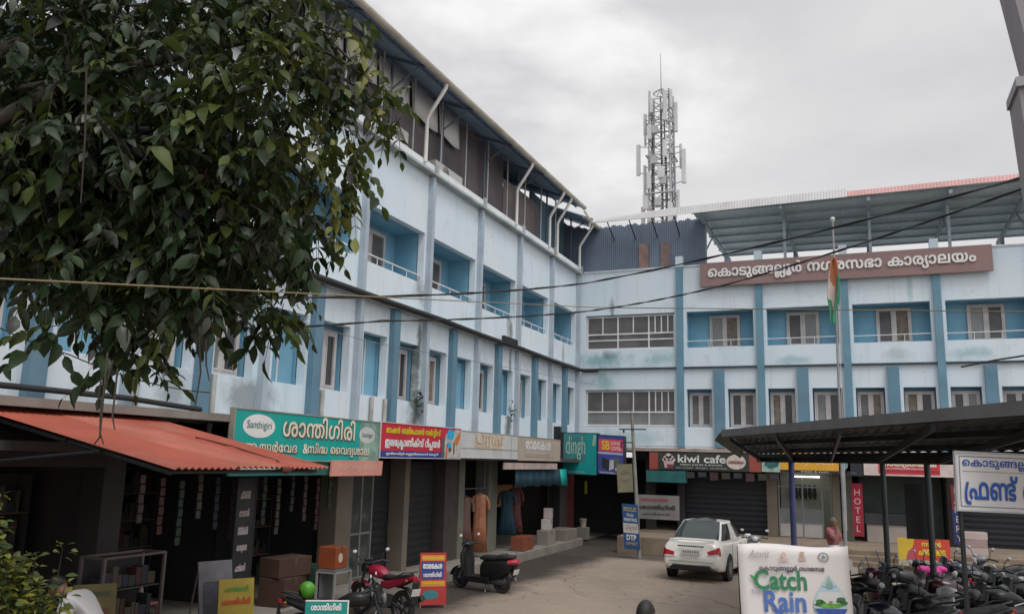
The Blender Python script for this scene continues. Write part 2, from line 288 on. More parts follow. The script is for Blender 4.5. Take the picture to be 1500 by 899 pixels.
46: (1306, [[198,-24,158,-12,106,18,70,59,52,92,37,132,28,184,28,296,36,344,49,388,69,428,104,476,134,505,186,541,226,560,270,573,326,581,398,581,466,568,514,546,566,510,630,560,674,576,710,581,770,581,822,572,854,560,906,525,931,500,959,460,982,404,995,348,995,240,991,208,974,152,946,96,948,88,962,86,1118,86,1130,92,1132,556,1138,564,1150,569,1242,567,1249,560,1251,548,1249,-8,1242,-15,1226,-17,826,-17,808,-12,774,40,772,60,834,140,862,196,875,252,875,328,856,392,826,439,806,456,782,468,734,477,694,468,666,453,647,428,633,396,624,332,621,-8,606,-17,518,-15,508,0,507,284,503,356,494,396,475,432,450,454,406,472,346,477,282,464,242,444,213,424,185,392,158,336,166,330,210,341,290,341,342,324,375,300,406,260,423,208,423,124,414,84,387,36,358,6,334,-9,282,-25],[228,76,262,78,286,92,302,116,311,156,302,196,287,220,266,233,226,241,194,233,164,220,145,208,140,196,152,148,170,111,190,91]]),
47: (654, [[376,-24,308,-12,256,3,242,12,238,24,239,40,270,104,288,109,368,83,448,74,504,87,516,100,517,120,508,132,496,137,364,146,300,167,274,188,255,220,250,240,250,296,259,324,274,348,322,380,372,393,496,398,513,408,517,428,504,452,468,468,420,477,368,477,284,456,243,432,210,400,179,344,158,256,158,148,181,16,179,4,160,-9,108,-17,80,-17,65,-4,57,24,38,144,38,276,59,372,73,408,94,444,126,484,160,513,200,540,236,556,288,572,356,581,432,581,468,577,524,564,552,552,584,532,605,512,624,480,633,452,633,396,628,372,609,340,588,318,564,305,504,294,408,293,384,289,367,280,365,264,376,254,408,246,484,245,540,237,588,216,613,192,628,168,633,144,633,80,612,34,584,7,548,-12,496,-25]]),
48: (723, [[60,-17,48,-8,46,4,46,336,55,384,74,436,102,480,136,513,180,545,252,572,312,581,392,581,460,573,516,556,556,536,592,509,617,484,644,445,661,404,673,356,677,320,677,8,672,-12,652,-17],[332,88,544,86,560,92,561,264,557,312,544,368,524,412,508,433,487,444,485,348,472,296,458,264,408,184,334,100],[165,108,172,107,192,122,257,184,300,235,337,292,356,336,369,392,364,432,349,460,333,472,316,477,292,477,264,469,222,444,193,404,174,352,162,280,162,120]]),
49: (1035, [[315,-24,255,-12,219,1,183,19,131,58,93,100,72,132,50,176,30,244,25,284,25,380,40,444,67,492,109,536,135,553,179,572,227,581,291,581,335,572,391,545,467,576,499,581,547,581,623,564,668,536,696,508,719,476,739,424,748,372,748,288,731,208,699,140,656,80,663,74,683,74,739,83,791,108,829,140,863,192,884,256,888,340,867,424,853,456,820,508,817,520,826,536,895,580,907,581,916,576,943,540,971,492,991,440,1008,352,1008,276,995,200,965,128,920,68,883,35,819,0,771,-16,723,-25,611,-25,523,-6,431,-25],[341,76,379,74,389,80,346,140,326,180,301,260,297,296,297,376,316,456,303,468,275,477,243,477,218,472,194,460,173,440,150,392,141,336,154,252,182,184,201,156,231,126,283,93],[514,112,527,111,544,124,587,176,608,220,628,296,628,368,611,424,587,456,559,472,535,477,499,475,459,453,434,420,417,364,417,296,434,228,474,152]]),
50: (736, [[195,-25,147,6,95,58,70,92,48,136,34,176,25,224,25,320,29,348,46,404,62,436,101,488,135,517,177,544,219,561,319,581,403,581,443,577,539,548,575,528,623,489,651,456,679,408,703,340,712,280,712,200,704,148,691,104,667,60,632,20,595,-5,527,-25,443,-25,423,-21,387,-8,354,12,325,40,306,68,290,100,277,148,277,232,286,284,306,328,331,361,363,388,395,405,439,417,527,420,523,428,507,440,455,464,387,477,343,477,267,460,211,429,189,408,170,380,150,328,145,296,145,248,160,184,178,148,201,116,259,69,264,56,260,40,220,-12,207,-23],[469,76,491,74,515,79,554,100,581,144,592,184,596,252,591,272,559,298,519,314,483,317,435,300,412,276,394,228,393,168,406,124,430,92]]),
51: (674, [[191,-21,139,13,101,51,54,123,34,175,25,219,25,331,34,375,50,419,89,479,123,512,171,544,207,560,259,575,295,580,387,580,443,571,479,559,523,537,547,520,591,476,611,447,631,403,644,359,648,327,648,227,627,143,587,70,540,19,483,-22,459,-18,417,35,409,51,411,63,472,115,495,147,515,191,528,251,528,295,519,343,503,383,483,415,443,449,403,467,363,476,319,476,287,471,231,447,193,415,166,371,145,299,145,243,166,171,205,111,259,68,264,59,262,43,227,-2,207,-20]]),
52: (859, [[63,-17,51,-8,49,4,49,372,54,408,72,460,105,508,155,548,207,569,271,581,343,581,399,572,435,560,475,536,508,504,543,444,552,412,560,348,560,224,551,208,183,205,166,200,165,100,171,87,383,86,667,86,683,91,685,548,687,560,699,569,787,569,799,564,804,556,804,8,799,-12,779,-17],[170,308,435,307,440,324,435,380,425,412,406,444,371,466,331,477,275,477,219,458,194,436,175,396,165,340,165,316]]),
55: (958, [[191,-22,141,11,82,75,42,151,25,219,25,327,38,387,52,423,82,471,123,512,155,535,203,559,295,580,383,580,419,576,479,559,527,535,588,479,611,447,635,391,648,335,648,231,644,203,627,151,597,91,611,85,771,85,779,87,784,99,785,555,795,566,807,568,887,568,903,558,904,11,899,-9,875,-15,475,-14,455,-10,425,35,417,63,425,75,468,111,511,179,528,247,528,295,519,343,503,383,483,415,447,447,387,471,323,476,263,463,211,432,174,387,154,339,145,295,145,247,162,179,178,147,205,111,259,68,264,55,260,39,216,-17,207,-22]]),
56: (1040, [[227,-24,179,-12,139,7,81,60,46,120,25,208,25,324,34,372,50,420,97,496,135,537,175,573,191,581,207,577,260,516,264,504,259,490,209,448,166,380,145,304,145,224,158,172,185,120,211,97,259,78,295,78,319,84,347,98,363,120,375,148,384,192,389,336,401,400,414,436,442,484,498,536,527,552,591,573,643,581,719,581,763,576,827,557,891,522,948,468,981,416,999,372,1016,280,1016,200,1003,128,979,72,935,18,887,-10,839,-24,743,-25,699,-12,675,0,635,34,612,64,591,108,581,160,581,248,594,296,610,328,635,361,667,388,699,405,743,417,831,416,836,420,807,444,771,461,707,477,671,477,619,468,579,450,552,428,533,400,521,368,509,304,508,208,499,136,483,88,451,38,403,0,355,-20,323,-25],[773,76,795,74,819,79,858,100,885,144,896,184,900,252,895,272,863,298,823,314,787,317,739,300,716,276,698,228,697,168,710,124,734,92]]),
57: (1149, [[120,-19,106,-11,60,35,33,77,18,125,18,205,34,257,70,305,116,338,172,357,244,362,304,353,352,333,392,302,424,257,441,205,441,141,431,97,434,89,624,87,640,92,640,213,632,218,552,232,496,260,455,297,435,329,423,361,418,385,418,441,427,481,454,525,496,559,524,573,576,582,640,578,684,562,720,534,744,497,757,449,764,340,776,338,820,361,856,387,885,417,937,489,984,566,996,570,1072,570,1088,565,1093,545,1093,9,1091,-7,1084,-14,324,-16,311,-7,282,53,321,121,325,165,320,197,305,225,288,241,264,253,228,258,196,253,172,241,152,221,139,197,134,157,139,125,160,88,187,61,189,49,185,37,145,-15,136,-20],[767,89,960,87,976,92,975,353,968,352,912,295,868,264,764,221,762,105],[614,325,636,324,641,333,641,401,636,433,626,457,616,469,592,478,568,474,550,465,539,445,534,421,539,393,562,349]]),
58: (1223, [[887,-24,843,-12,807,7,775,34,747,74,726,124,717,176,716,320,712,372,703,412,691,440,673,460,655,469,619,477,575,468,551,453,530,420,522,396,513,324,512,0,507,-12,495,-17,415,-17,403,-12,397,-4,396,324,387,396,371,432,355,452,339,462,287,477,239,466,207,448,191,433,173,408,153,360,145,320,145,252,162,188,184,144,205,116,256,68,260,52,255,38,203,-17,191,-21,175,-17,113,40,78,84,52,132,33,188,25,232,25,340,38,404,57,448,89,496,122,528,175,560,227,577,311,581,351,576,399,556,455,510,507,552,567,576,599,581,655,581,711,568,743,552,775,525,803,488,816,460,832,384,837,200,856,124,871,102,899,85,927,78,967,78,1003,91,1039,123,1059,160,1076,220,1080,280,1071,336,1059,372,1023,436,969,488,961,504,969,524,1013,572,1027,581,1039,579,1068,556,1132,488,1155,453,1179,400,1192,356,1200,288,1196,196,1184,144,1169,104,1135,51,1111,26,1075,1,1031,-16,995,-25]]),
64: (504, [[177,-24,113,0,81,22,55,48,26,92,12,124,3,152,5,176,25,188,105,201,121,188,152,116,185,86,233,74,285,87,306,104,325,128,349,192,359,264,358,304,349,364,333,412,306,452,273,472,225,477,189,466,161,441,117,358,105,354,87,356,29,367,9,380,9,408,38,472,53,493,91,532,125,556,177,576,209,581,273,581,305,576,349,560,385,536,414,508,435,476,453,440,469,384,478,316,474,196,454,120,429,67,385,20,349,-4,321,-16,277,-25]]),
65: (228, [[69,-17,57,-8,55,4,54,600,50,652,38,704,26,728,1,748,-31,756,-55,752,-83,737,-99,716,-108,684,-105,640,-113,628,-123,622,-207,610,-218,620,-224,636,-224,712,-211,760,-196,784,-171,813,-119,844,-67,857,9,857,53,846,97,821,129,788,153,744,170,664,174,560,174,0,169,-12,161,-17]]),
66: (228, [[69,-17,57,-8,55,4,54,588,50,628,35,684,17,715,9,715,6,668,-8,628,-41,592,-67,575,-123,562,-171,562,-207,570,-251,594,-279,624,-295,656,-300,676,-300,740,-291,768,-279,788,-243,824,-191,849,-143,857,-63,857,-27,853,33,836,81,808,125,764,151,716,170,624,174,536,174,0,169,-12,161,-17],[-159,664,-139,662,-117,668,-106,676,-98,692,-93,712,-98,736,-108,756,-123,761,-163,749,-179,737,-187,724,-192,704,-185,684,-175,672]]),
67: (332, [[106,-239,74,-231,46,-217,0,-179,-28,-131,-39,-87,-39,-11,-23,37,8,81,33,101,66,119,110,136,143,265,155,345,155,405,151,433,142,453,126,469,94,478,46,471,26,473,16,485,0,549,4,565,18,573,86,582,154,578,194,565,218,550,239,529,262,494,275,441,275,341,263,261,233,129,282,98,318,61,339,21,351,-39,347,-99,338,-131,318,-167,282,-204,238,-229,198,-240],[140,-143,178,-140,210,-123,226,-99,235,-71,235,-35,222,1,202,21,170,34,134,34,102,18,81,-11,72,-43,73,-71,89,-111,106,-127]]),
68: (332, [[146,-243,74,-231,26,-204,-14,-159,-30,-127,-39,-95,-39,-15,-26,29,-10,57,17,89,54,114,110,137,134,225,151,309,155,413,150,437,138,461,122,471,94,478,30,471,16,485,0,549,2,560,18,573,50,578,122,582,186,569,222,546,243,525,258,501,275,441,275,341,263,261,233,129,282,98,318,61,338,25,351,-31,351,-67,342,-119,328,-151,311,-175,278,-207,238,-229,198,-240],[148,-147,203,-135,227,-119,238,-99,234,-96,190,-111,158,-113,122,-112,69,-95,73,-111,90,-127,118,-140],[136,-11,170,-11,194,4,197,25,190,32,174,37,134,38,111,29,108,17,111,5]]),
71: (715, [[195,-24,159,-14,106,16,81,40,50,88,30,144,25,180,25,284,30,320,42,364,64,412,91,452,123,489,175,529,215,550,263,568,335,581,411,581,451,577,492,568,547,546,591,517,632,476,655,441,675,396,688,344,692,300,692,256,679,176,663,132,631,76,611,50,555,-2,523,-23,507,-23,457,36,453,52,457,68,488,92,523,128,543,160,562,208,568,240,568,300,551,368,516,424,479,450,419,472,355,477,283,460,238,436,195,396,168,356,161,336,171,333,207,341,287,341,335,326,368,304,399,268,419,220,424,152,416,100,405,68,391,43,356,8,335,-6,279,-25],[225,76,239,74,263,79,287,94,300,120,308,160,301,192,283,221,255,236,223,241,191,233,161,220,142,208,137,196,149,148,166,112,187,91]]),
72: (595, [[299,-24,227,-8,159,21,119,50,70,104,38,168,25,224,25,324,30,360,44,404,75,456,111,497,167,537,235,564,291,577,399,581,455,573,487,562,519,544,555,504,567,480,572,456,572,404,567,380,557,356,539,330,495,299,455,286,369,288,339,297,315,311,278,352,261,404,259,460,251,461,235,453,205,432,183,408,166,380,153,344,145,296,145,256,157,204,170,172,203,126,239,99,251,96,256,104,257,164,266,192,281,216,305,240,331,256,355,265,379,269,443,269,479,260,511,244,547,208,559,184,568,152,567,96,555,60,536,32,515,11,475,-10,415,-25],[381,68,423,77,451,100,456,116,455,140,447,157,431,168,411,173,387,168,375,159,366,144,358,116,370,80],[401,384,423,382,443,389,451,396,460,416,460,440,455,456,439,472,420,480,399,485,383,483,372,468,365,444,366,424,378,400]]),
73: (1430, [[195,-24,159,-14,106,16,81,40,50,88,30,144,25,180,25,284,30,320,42,364,64,412,91,452,123,489,175,529,215,550,263,568,335,581,411,581,451,577,492,568,547,546,591,517,632,476,655,441,675,396,688,344,692,300,692,256,679,176,663,132,631,76,611,50,555,-2,523,-23,507,-23,457,36,453,52,457,68,488,92,523,128,543,160,562,208,568,240,568,300,551,368,516,424,479,450,419,472,355,477,283,460,238,436,195,396,168,356,161,336,171,333,207,341,287,341,335,326,368,304,399,268,419,220,424,152,416,100,405,68,391,43,356,8,335,-6,279,-25],[907,-24,863,-10,826,12,793,44,766,84,746,144,737,212,737,252,746,324,778,412,817,468,847,497,895,532,943,556,995,572,1051,581,1127,581,1167,577,1215,565,1259,548,1311,513,1339,485,1375,432,1387,404,1404,328,1404,228,1391,164,1373,120,1347,76,1323,46,1268,-4,1239,-23,1223,-23,1179,27,1165,52,1173,68,1235,124,1263,172,1279,216,1284,248,1284,296,1279,328,1263,376,1240,412,1215,437,1191,453,1131,473,1071,477,999,460,943,428,906,392,885,360,877,336,887,333,923,341,1003,341,1055,324,1091,297,1119,260,1136,208,1136,124,1127,84,1100,36,1071,6,1047,-8,995,-25],[225,76,239,74,263,79,287,94,300,120,308,160,301,192,283,221,255,236,223,241,191,233,161,220,142,208,137,196,149,148,166,112,187,91],[941,76,975,78,999,92,1019,127,1023,156,1016,192,1003,217,971,236,939,241,903,232,867,214,855,204,853,192,865,144,881,112,903,91]]),
77: (0, [[-164,578,-200,588,-236,607,-260,625,-290,667,-305,719,-305,791,-296,824,-284,832,-268,832,-216,823,-198,815,-194,803,-197,755,-193,731,-184,707,-168,690,-128,677,-88,677,-64,685,-43,699,-27,731,-29,803,-24,815,20,828,48,832,68,830,75,823,81,807,85,727,72,675,49,639,8,602,-40,582,-72,577]]),
116: (1519, [[198,-24,166,-16,130,1,88,36,69,60,45,108,28,180,28,296,46,380,85,452,134,505,186,541,226,560,270,573,322,581,398,581,466,568,514,546,566,510,622,552,658,569,710,581,778,581,806,576,854,558,918,505,1002,556,1070,577,1110,581,1182,581,1262,568,1278,584,1302,628,1305,652,1294,684,1282,694,1258,701,1162,696,1152,708,1137,760,1136,780,1146,792,1202,805,1302,805,1338,796,1362,784,1390,761,1412,728,1423,692,1422,624,1404,576,1362,512,1422,448,1448,408,1474,352,1487,308,1495,256,1491,156,1470,84,1439,36,1402,3,1374,-11,1346,-20,1322,-25,1246,-25,1206,-19,1150,7,1102,56,1085,88,1068,148,1064,184,1064,256,1073,304,1087,344,1113,396,1166,468,1164,476,1122,477,1054,460,1018,437,991,396,980,364,972,312,971,0,966,-12,950,-17,870,-17,858,-12,852,-4,851,356,843,404,831,432,818,449,798,464,754,477,706,472,670,453,643,420,628,364,624,320,623,-4,610,-17,534,-17,514,-12,508,0,507,312,494,396,475,432,447,456,402,473,342,477,282,464,242,444,213,424,185,392,158,336,166,330,210,341,290,341,342,324,375,300,406,260,423,208,423,124,414,84,387,36,358,6,334,-9,282,-25],[228,76,262,78,286,92,302,116,311,156,302,196,287,220,266,233,226,241,194,233,164,220,145,208,140,196,152,148,170,111,190,91],[1268,76,1286,74,1314,82,1347,108,1366,152,1375,212,1367,280,1350,332,1322,384,1290,421,1278,426,1270,421,1227,364,1197,296,1184,232,1188,164,1203,120,1226,91]]),
117: (1062, [[771,-24,711,-4,683,14,657,40,636,72,622,104,609,160,609,264,618,312,658,400,707,464,709,472,703,477,635,473,591,458,555,429,534,396,521,356,513,288,512,4,510,-8,503,-15,415,-17,399,-7,396,316,392,372,384,404,371,432,355,452,331,466,279,477,247,469,219,456,186,428,154,364,145,320,145,260,161,192,189,136,255,69,260,56,256,40,204,-16,191,-21,175,-17,109,44,61,112,42,156,30,200,25,236,25,344,39,405,71,472,109,516,139,540,175,560,207,572,255,581,319,581,363,573,395,560,467,505,535,552,575,568,615,577,647,581,723,581,805,568,827,592,847,636,848,656,839,680,827,692,803,701,707,696,691,720,678,768,679,783,695,796,747,805,843,805,883,796,915,776,940,752,957,724,967,692,968,640,956,596,943,568,905,520,904,512,951,465,976,432,1011,368,1036,276,1036,164,1027,120,1007,72,988,44,951,8,915,-12,871,-25],[809,76,823,74,847,79,883,98,903,132,916,188,916,244,896,324,871,376,835,421,827,427,819,426,774,372,746,316,729,248,729,176,744,124,768,92]]),
118: (736, [[487,-28,423,-19,395,-8,363,10,314,64,289,128,281,180,281,244,290,304,317,376,342,416,383,468,379,477,327,477,299,472,271,464,227,441,195,413,179,392,160,356,150,324,145,292,145,248,158,188,178,148,201,116,260,68,264,56,260,40,216,-16,207,-23,195,-25,147,6,91,63,50,132,33,180,25,224,25,324,34,372,51,417,97,484,127,513,175,544,251,572,311,581,387,581,471,566,488,576,508,604,520,632,522,652,513,680,503,692,479,701,431,701,391,694,375,698,366,716,353,768,355,784,367,794,419,805,523,805,575,786,611,756,627,732,639,700,640,628,623,578,579,512,639,448,665,408,691,352,704,308,712,256,708,156,699,116,683,76,664,48,627,10,595,-8,563,-20],[485,76,503,74,531,82,564,108,583,152,592,212,584,280,567,332,539,384,507,421,495,426,487,421,444,364,414,296,401,232,405,164,420,120,443,91]]),
160: (243, [[-8,-282,-76,-258,-108,-231,-132,-202,-148,-170,-157,-138,-157,-62,-152,-50,-140,-44,-68,-48,-48,-54,-38,-66,-37,-118,-28,-146,-12,-166,12,-178,52,-183,88,-174,108,-161,122,-138,129,-106,124,-42,50,162,30,250,30,350,52,446,75,506,108,563,124,567,204,567,216,562,221,554,220,537,183,462,162,402,150,338,150,274,167,194,221,50,244,-26,249,-58,249,-130,240,-170,225,-202,192,-239,164,-259,92,-283]]),
162: (244, [[200,-197,156,-185,119,-165,78,-125,55,-85,39,-41,30,11,30,151,42,239,71,363,111,483,143,559,160,568,252,568,265,555,260,529,207,399,166,251,154,183,146,91,150,19,159,-21,170,-45,184,-65,200,-77,252,-94,328,-91,344,-96,353,-129,357,-177,352,-189,328,-198]]),
163: (1506, [[208,-28,144,-20,100,-4,66,20,43,48,27,76,18,116,18,192,30,228,50,260,78,288,128,316,180,333,272,345,290,412,307,456,334,496,370,532,428,565,464,577,512,581,552,581,604,572,636,560,677,532,709,500,730,468,756,404,766,352,780,342,828,345,858,412,879,444,940,509,980,536,1056,568,1128,581,1200,581,1240,577,1316,556,1372,524,1428,468,1464,400,1481,324,1481,236,1465,160,1436,96,1396,42,1324,-17,1304,-21,1290,-16,1251,32,1242,52,1250,68,1292,102,1317,132,1349,196,1361,252,1361,284,1348,352,1336,381,1316,412,1280,444,1228,468,1184,477,1156,477,1100,468,1064,456,1036,440,1000,412,971,376,959,352,968,342,1036,341,1120,318,1156,293,1181,268,1196,244,1213,192,1212,108,1188,47,1165,20,1128,-6,1072,-25,1020,-29,952,-19,920,-6,892,11,859,44,830,96,814,164,812,236,804,241,784,241,771,236,756,148,744,112,724,76,684,26,628,-8,572,-25,520,-29,452,-20,376,11,332,-8,276,-24],[202,76,228,74,256,79,288,89,302,100,283,164,272,235,236,237,196,228,163,212,145,192,135,164,138,128,151,100,172,85],[502,76,528,74,556,79,596,98,618,124,644,188,649,224,644,240,544,242,408,241,399,240,394,232,394,212,407,160,427,120,452,95],[998,76,1040,74,1064,81,1085,100,1097,128,1097,168,1084,200,1060,222,1021,236,940,241,931,236,926,220,930,164,943,124,968,90],[402,344,643,344,646,356,637,392,609,444,576,468,544,477,500,477,464,464,438,448,418,420,399,368,398,352]]),
165: (1038, [[668,-349,584,-329,522,-301,519,-281,552,-219,572,-211,668,-245,752,-254,792,-249,824,-235,833,-217,831,-205,824,-196,784,-183,660,-178,596,-161,562,-141,541,-113,530,-85,529,-37,524,-29,444,-18,380,11,304,-17,260,-26,176,-26,124,-14,92,1,64,25,43,47,26,83,18,115,18,187,27,223,44,251,84,292,124,315,176,332,260,341,272,346,287,407,305,451,334,495,370,531,420,563,488,580,568,580,636,559,668,540,716,491,748,431,772,346,784,341,820,340,872,331,928,311,980,272,1001,243,1013,215,1021,179,1021,131,1008,71,985,35,947,-1,916,-54,900,-58,824,-28,744,-15,672,-24,648,-37,642,-49,648,-66,672,-77,708,-82,800,-83,836,-87,880,-100,908,-119,930,-145,945,-185,945,-245,932,-277,913,-301,888,-321,844,-341,796,-350],[210,75,224,73,268,82,296,92,303,103,279,183,272,235,264,240,232,236,184,223,160,208,143,187,134,159,139,123,152,101,176,84],[514,75,564,82,605,107,632,151,649,219,648,235,640,240,532,241,408,240,399,239,394,231,402,179,415,143,432,114,464,88],[806,75,844,77,876,89,892,107,901,139,900,171,882,203,860,219,820,233,780,238,771,235,756,147,730,83,736,78,764,80],[403,347,640,346,645,355,640,383,626,419,609,443,588,461,548,476,496,476,464,465,440,448,423,427,399,367,398,355]]),
175: (1561, [[195,-24,151,-10,115,10,85,36,50,88,34,132,25,176,25,284,42,360,73,420,135,485,211,532,307,564,427,581,543,581,591,577,683,559,787,581,875,581,915,576,967,560,1023,528,1061,492,1071,489,1110,524,1151,550,1195,568,1235,577,1267,581,1339,581,1391,572,1439,553,1483,521,1500,500,1523,448,1524,376,1516,348,1492,308,1463,280,1504,240,1529,196,1536,168,1535,100,1508,40,1483,14,1451,-6,1387,-25,1295,-25,1243,-17,1231,-8,1229,8,1247,76,1255,83,1267,85,1335,74,1387,87,1403,98,1411,112,1416,132,1416,156,1399,191,1367,212,1331,221,1263,222,1251,227,1245,240,1245,312,1259,325,1311,326,1355,335,1379,347,1392,360,1404,384,1404,420,1392,444,1371,460,1315,477,1259,473,1199,450,1162,420,1133,360,1121,292,1120,-4,1115,-12,1103,-17,1023,-17,1007,-12,1001,0,1000,308,987,388,967,428,947,448,899,472,855,479,854,472,877,440,891,404,892,344,877,300,844,264,842,256,884,212,896,188,904,152,900,92,883,52,851,16,799,-14,747,-25,651,-25,591,-8,546,20,519,46,494,80,474,124,461,176,457,216,457,260,465,316,493,396,513,428,547,468,547,475,423,477,335,461,287,444,213,400,187,372,167,340,175,334,207,341,291,341,331,328,368,304,399,268,419,220,424,176,420,112,407,72,391,44,339,-4,315,-16,279,-25],[701,72,735,75,770,92,783,112,788,144,772,176,751,188,727,197,667,202,658,208,653,220,653,288,667,301,731,311,751,319,764,332,775,356,776,376,769,400,756,420,728,440,699,450,687,448,659,429,633,404,611,369,594,336,577,276,573,240,581,176,592,144,610,112,623,98,647,83,671,75],[229,76,263,79,287,94,303,128,308,164,301,192,282,224,255,237,219,240,167,222,143,206,138,196,153,140,167,115,191,91]]),
184: (563, [[212,-265,108,-241,12,-198,6,-185,9,-169,48,-111,60,-101,72,-99,152,-137,224,-157,260,-162,328,-162,384,-146,412,-125,425,-89,412,-47,396,-29,368,-13,40,-14,31,-9,26,3,28,75,36,82,48,84,292,85,352,90,388,101,408,114,420,135,424,163,409,199,376,218,312,228,220,229,180,233,116,250,72,277,33,323,18,383,23,447,35,479,54,507,96,543,148,567,216,580,320,580,392,572,452,555,532,521,549,503,549,491,540,475,509,431,492,417,480,418,436,441,376,463,300,476,240,476,204,468,160,447,145,427,138,403,143,379,158,359,180,346,260,333,352,332,392,328,432,319,468,303,516,259,532,231,541,195,541,123,536,99,524,72,497,39,532,-21,541,-53,541,-125,520,-177,496,-206,472,-225,440,-243,400,-257,348,-266]]),
191: (1462, [[198,-24,158,-12,106,18,70,59,53,88,37,132,28,180,28,300,51,392,69,428,106,477,134,505,186,541,226,560,270,573,326,581,398,581,434,576,494,557,566,510,622,552,658,569,710,581,778,581,822,572,862,556,891,536,938,487,978,520,1018,545,1070,565,1118,577,1162,581,1242,581,1302,572,1350,556,1394,529,1422,500,1434,476,1443,440,1443,408,1438,380,1426,352,1406,326,1370,304,1314,294,1210,293,1182,284,1173,268,1181,256,1194,250,1222,246,1290,245,1362,233,1410,205,1432,176,1443,140,1443,88,1428,48,1407,20,1374,-4,1346,-16,1306,-25,1186,-25,1134,-16,1066,3,1048,16,1044,32,1069,88,1082,103,1106,105,1174,83,1254,74,1306,85,1318,92,1326,108,1322,126,1302,137,1174,146,1124,160,1101,172,1082,190,1061,224,1056,248,1056,288,1061,312,1073,336,1110,369,1154,388,1218,397,1298,398,1314,402,1322,408,1324,424,1320,440,1310,452,1274,468,1226,477,1146,473,1082,452,1049,432,1026,409,989,348,972,276,970,-7,954,-17,874,-17,858,-12,852,0,851,352,842,408,823,444,794,466,750,477,706,472,674,456,654,436,641,416,628,368,624,320,622,-7,606,-17,518,-16,510,-8,508,4,507,316,492,400,470,437,454,452,430,464,374,477,318,473,274,460,210,421,173,372,158,336,166,330,210,341,290,341,342,324,374,301,403,264,418,228,423,200,422,116,414,84,395,48,363,12,342,-4,318,-16,282,-25],[228,76,262,78,286,92,302,116,311,156,302,196,287,220,266,233,226,241,194,233,164,220,145,208,140,196,152,148,170,111,190,91]]),
200: (1184, [[888,-28,832,-21,792,-5,768,10,716,58,664,16,636,0,592,-16,544,-25,436,-25,404,-20,352,0,318,24,291,64,282,96,286,144,300,172,323,196,348,208,392,217,456,219,480,229,488,244,482,268,464,281,416,289,348,290,332,300,330,368,336,384,348,389,436,391,460,399,473,416,476,436,464,457,440,469,404,477,344,477,284,461,251,444,215,412,179,348,158,256,158,148,180,4,164,-8,112,-17,80,-17,67,-8,46,76,38,144,38,276,42,312,73,412,100,456,146,508,198,544,260,568,340,581,420,581,492,568,536,548,576,508,588,484,593,460,593,432,584,396,550,344,581,312,597,284,601,264,599,200,584,170,560,146,540,134,476,118,404,115,400,104,412,91,440,79,472,74,536,78,592,101,629,132,652,172,669,256,670,548,672,560,680,567,772,569,788,559,790,192,799,152,814,120,831,100,864,82,884,78,924,79,952,89,984,112,1004,136,1020,168,1037,220,1041,272,1033,332,1024,360,1008,397,988,428,926,488,922,500,926,512,982,572,1000,577,1028,557,1069,516,1116,452,1144,388,1157,332,1161,288,1157,200,1148,160,1130,112,1092,54,1036,7,1004,-9,968,-20]]),
206: (1335, [[779,-24,717,-4,686,16,665,36,642,68,626,100,609,172,609,260,618,312,650,388,681,432,715,468,715,476,695,481,623,472,587,457,561,440,534,400,518,348,513,304,512,0,507,-12,495,-17,415,-17,403,-12,397,-4,396,324,387,396,371,432,343,460,291,477,243,468,201,444,178,416,154,364,145,320,145,252,162,188,184,144,205,116,256,68,260,52,255,38,199,-19,179,-19,153,0,111,42,79,83,42,156,25,232,25,344,42,416,71,472,119,525,151,548,187,565,255,581,319,581,351,576,407,552,463,503,511,540,547,558,587,572,639,581,719,581,759,577,835,555,919,577,959,581,1039,581,1107,569,1155,552,1195,528,1224,504,1259,464,1281,428,1307,348,1312,300,1312,256,1299,176,1272,108,1236,56,1187,6,1139,-25,1121,-20,1073,40,1069,52,1073,64,1140,124,1171,176,1188,240,1188,300,1183,328,1168,372,1151,404,1132,428,1111,444,1083,460,1051,472,971,481,951,476,950,468,991,416,1008,388,1032,332,1044,280,1048,196,1043,152,1027,96,995,42,967,14,931,-8,871,-25],[817,76,835,74,856,80,892,100,916,144,928,208,924,264,907,328,875,388,840,428,831,431,819,425,774,376,745,316,729,248,729,188,734,160,750,120,775,91]]),
208: (896, [[244,-333,196,-289,177,-260,166,-224,166,-156,180,-119,218,-76,256,-53,292,-43,376,-42,412,-51,449,-72,484,-107,500,-140,505,-172,503,-224,508,-232,708,-233,720,-228,721,-216,721,-32,716,-19,332,-17,314,-12,287,36,282,52,317,112,325,140,325,176,318,200,300,232,268,252,216,257,184,248,160,231,141,204,134,176,138,132,151,100,185,64,189,52,185,36,153,-4,136,-19,120,-19,102,-8,62,32,31,80,18,128,18,208,41,268,78,312,120,340,172,357,248,362,296,356,341,340,377,316,416,272,433,236,441,200,441,140,431,96,434,88,716,87,721,104,722,556,728,564,740,569,824,569,836,564,841,544,841,-308,836,-328,824,-333,408,-333,391,-320,370,-272,372,-260,396,-220,399,-196,396,-176,376,-151,336,-139,296,-149,277,-168,270,-192,274,-212,288,-238,309,-260,313,-276,265,-328]]),
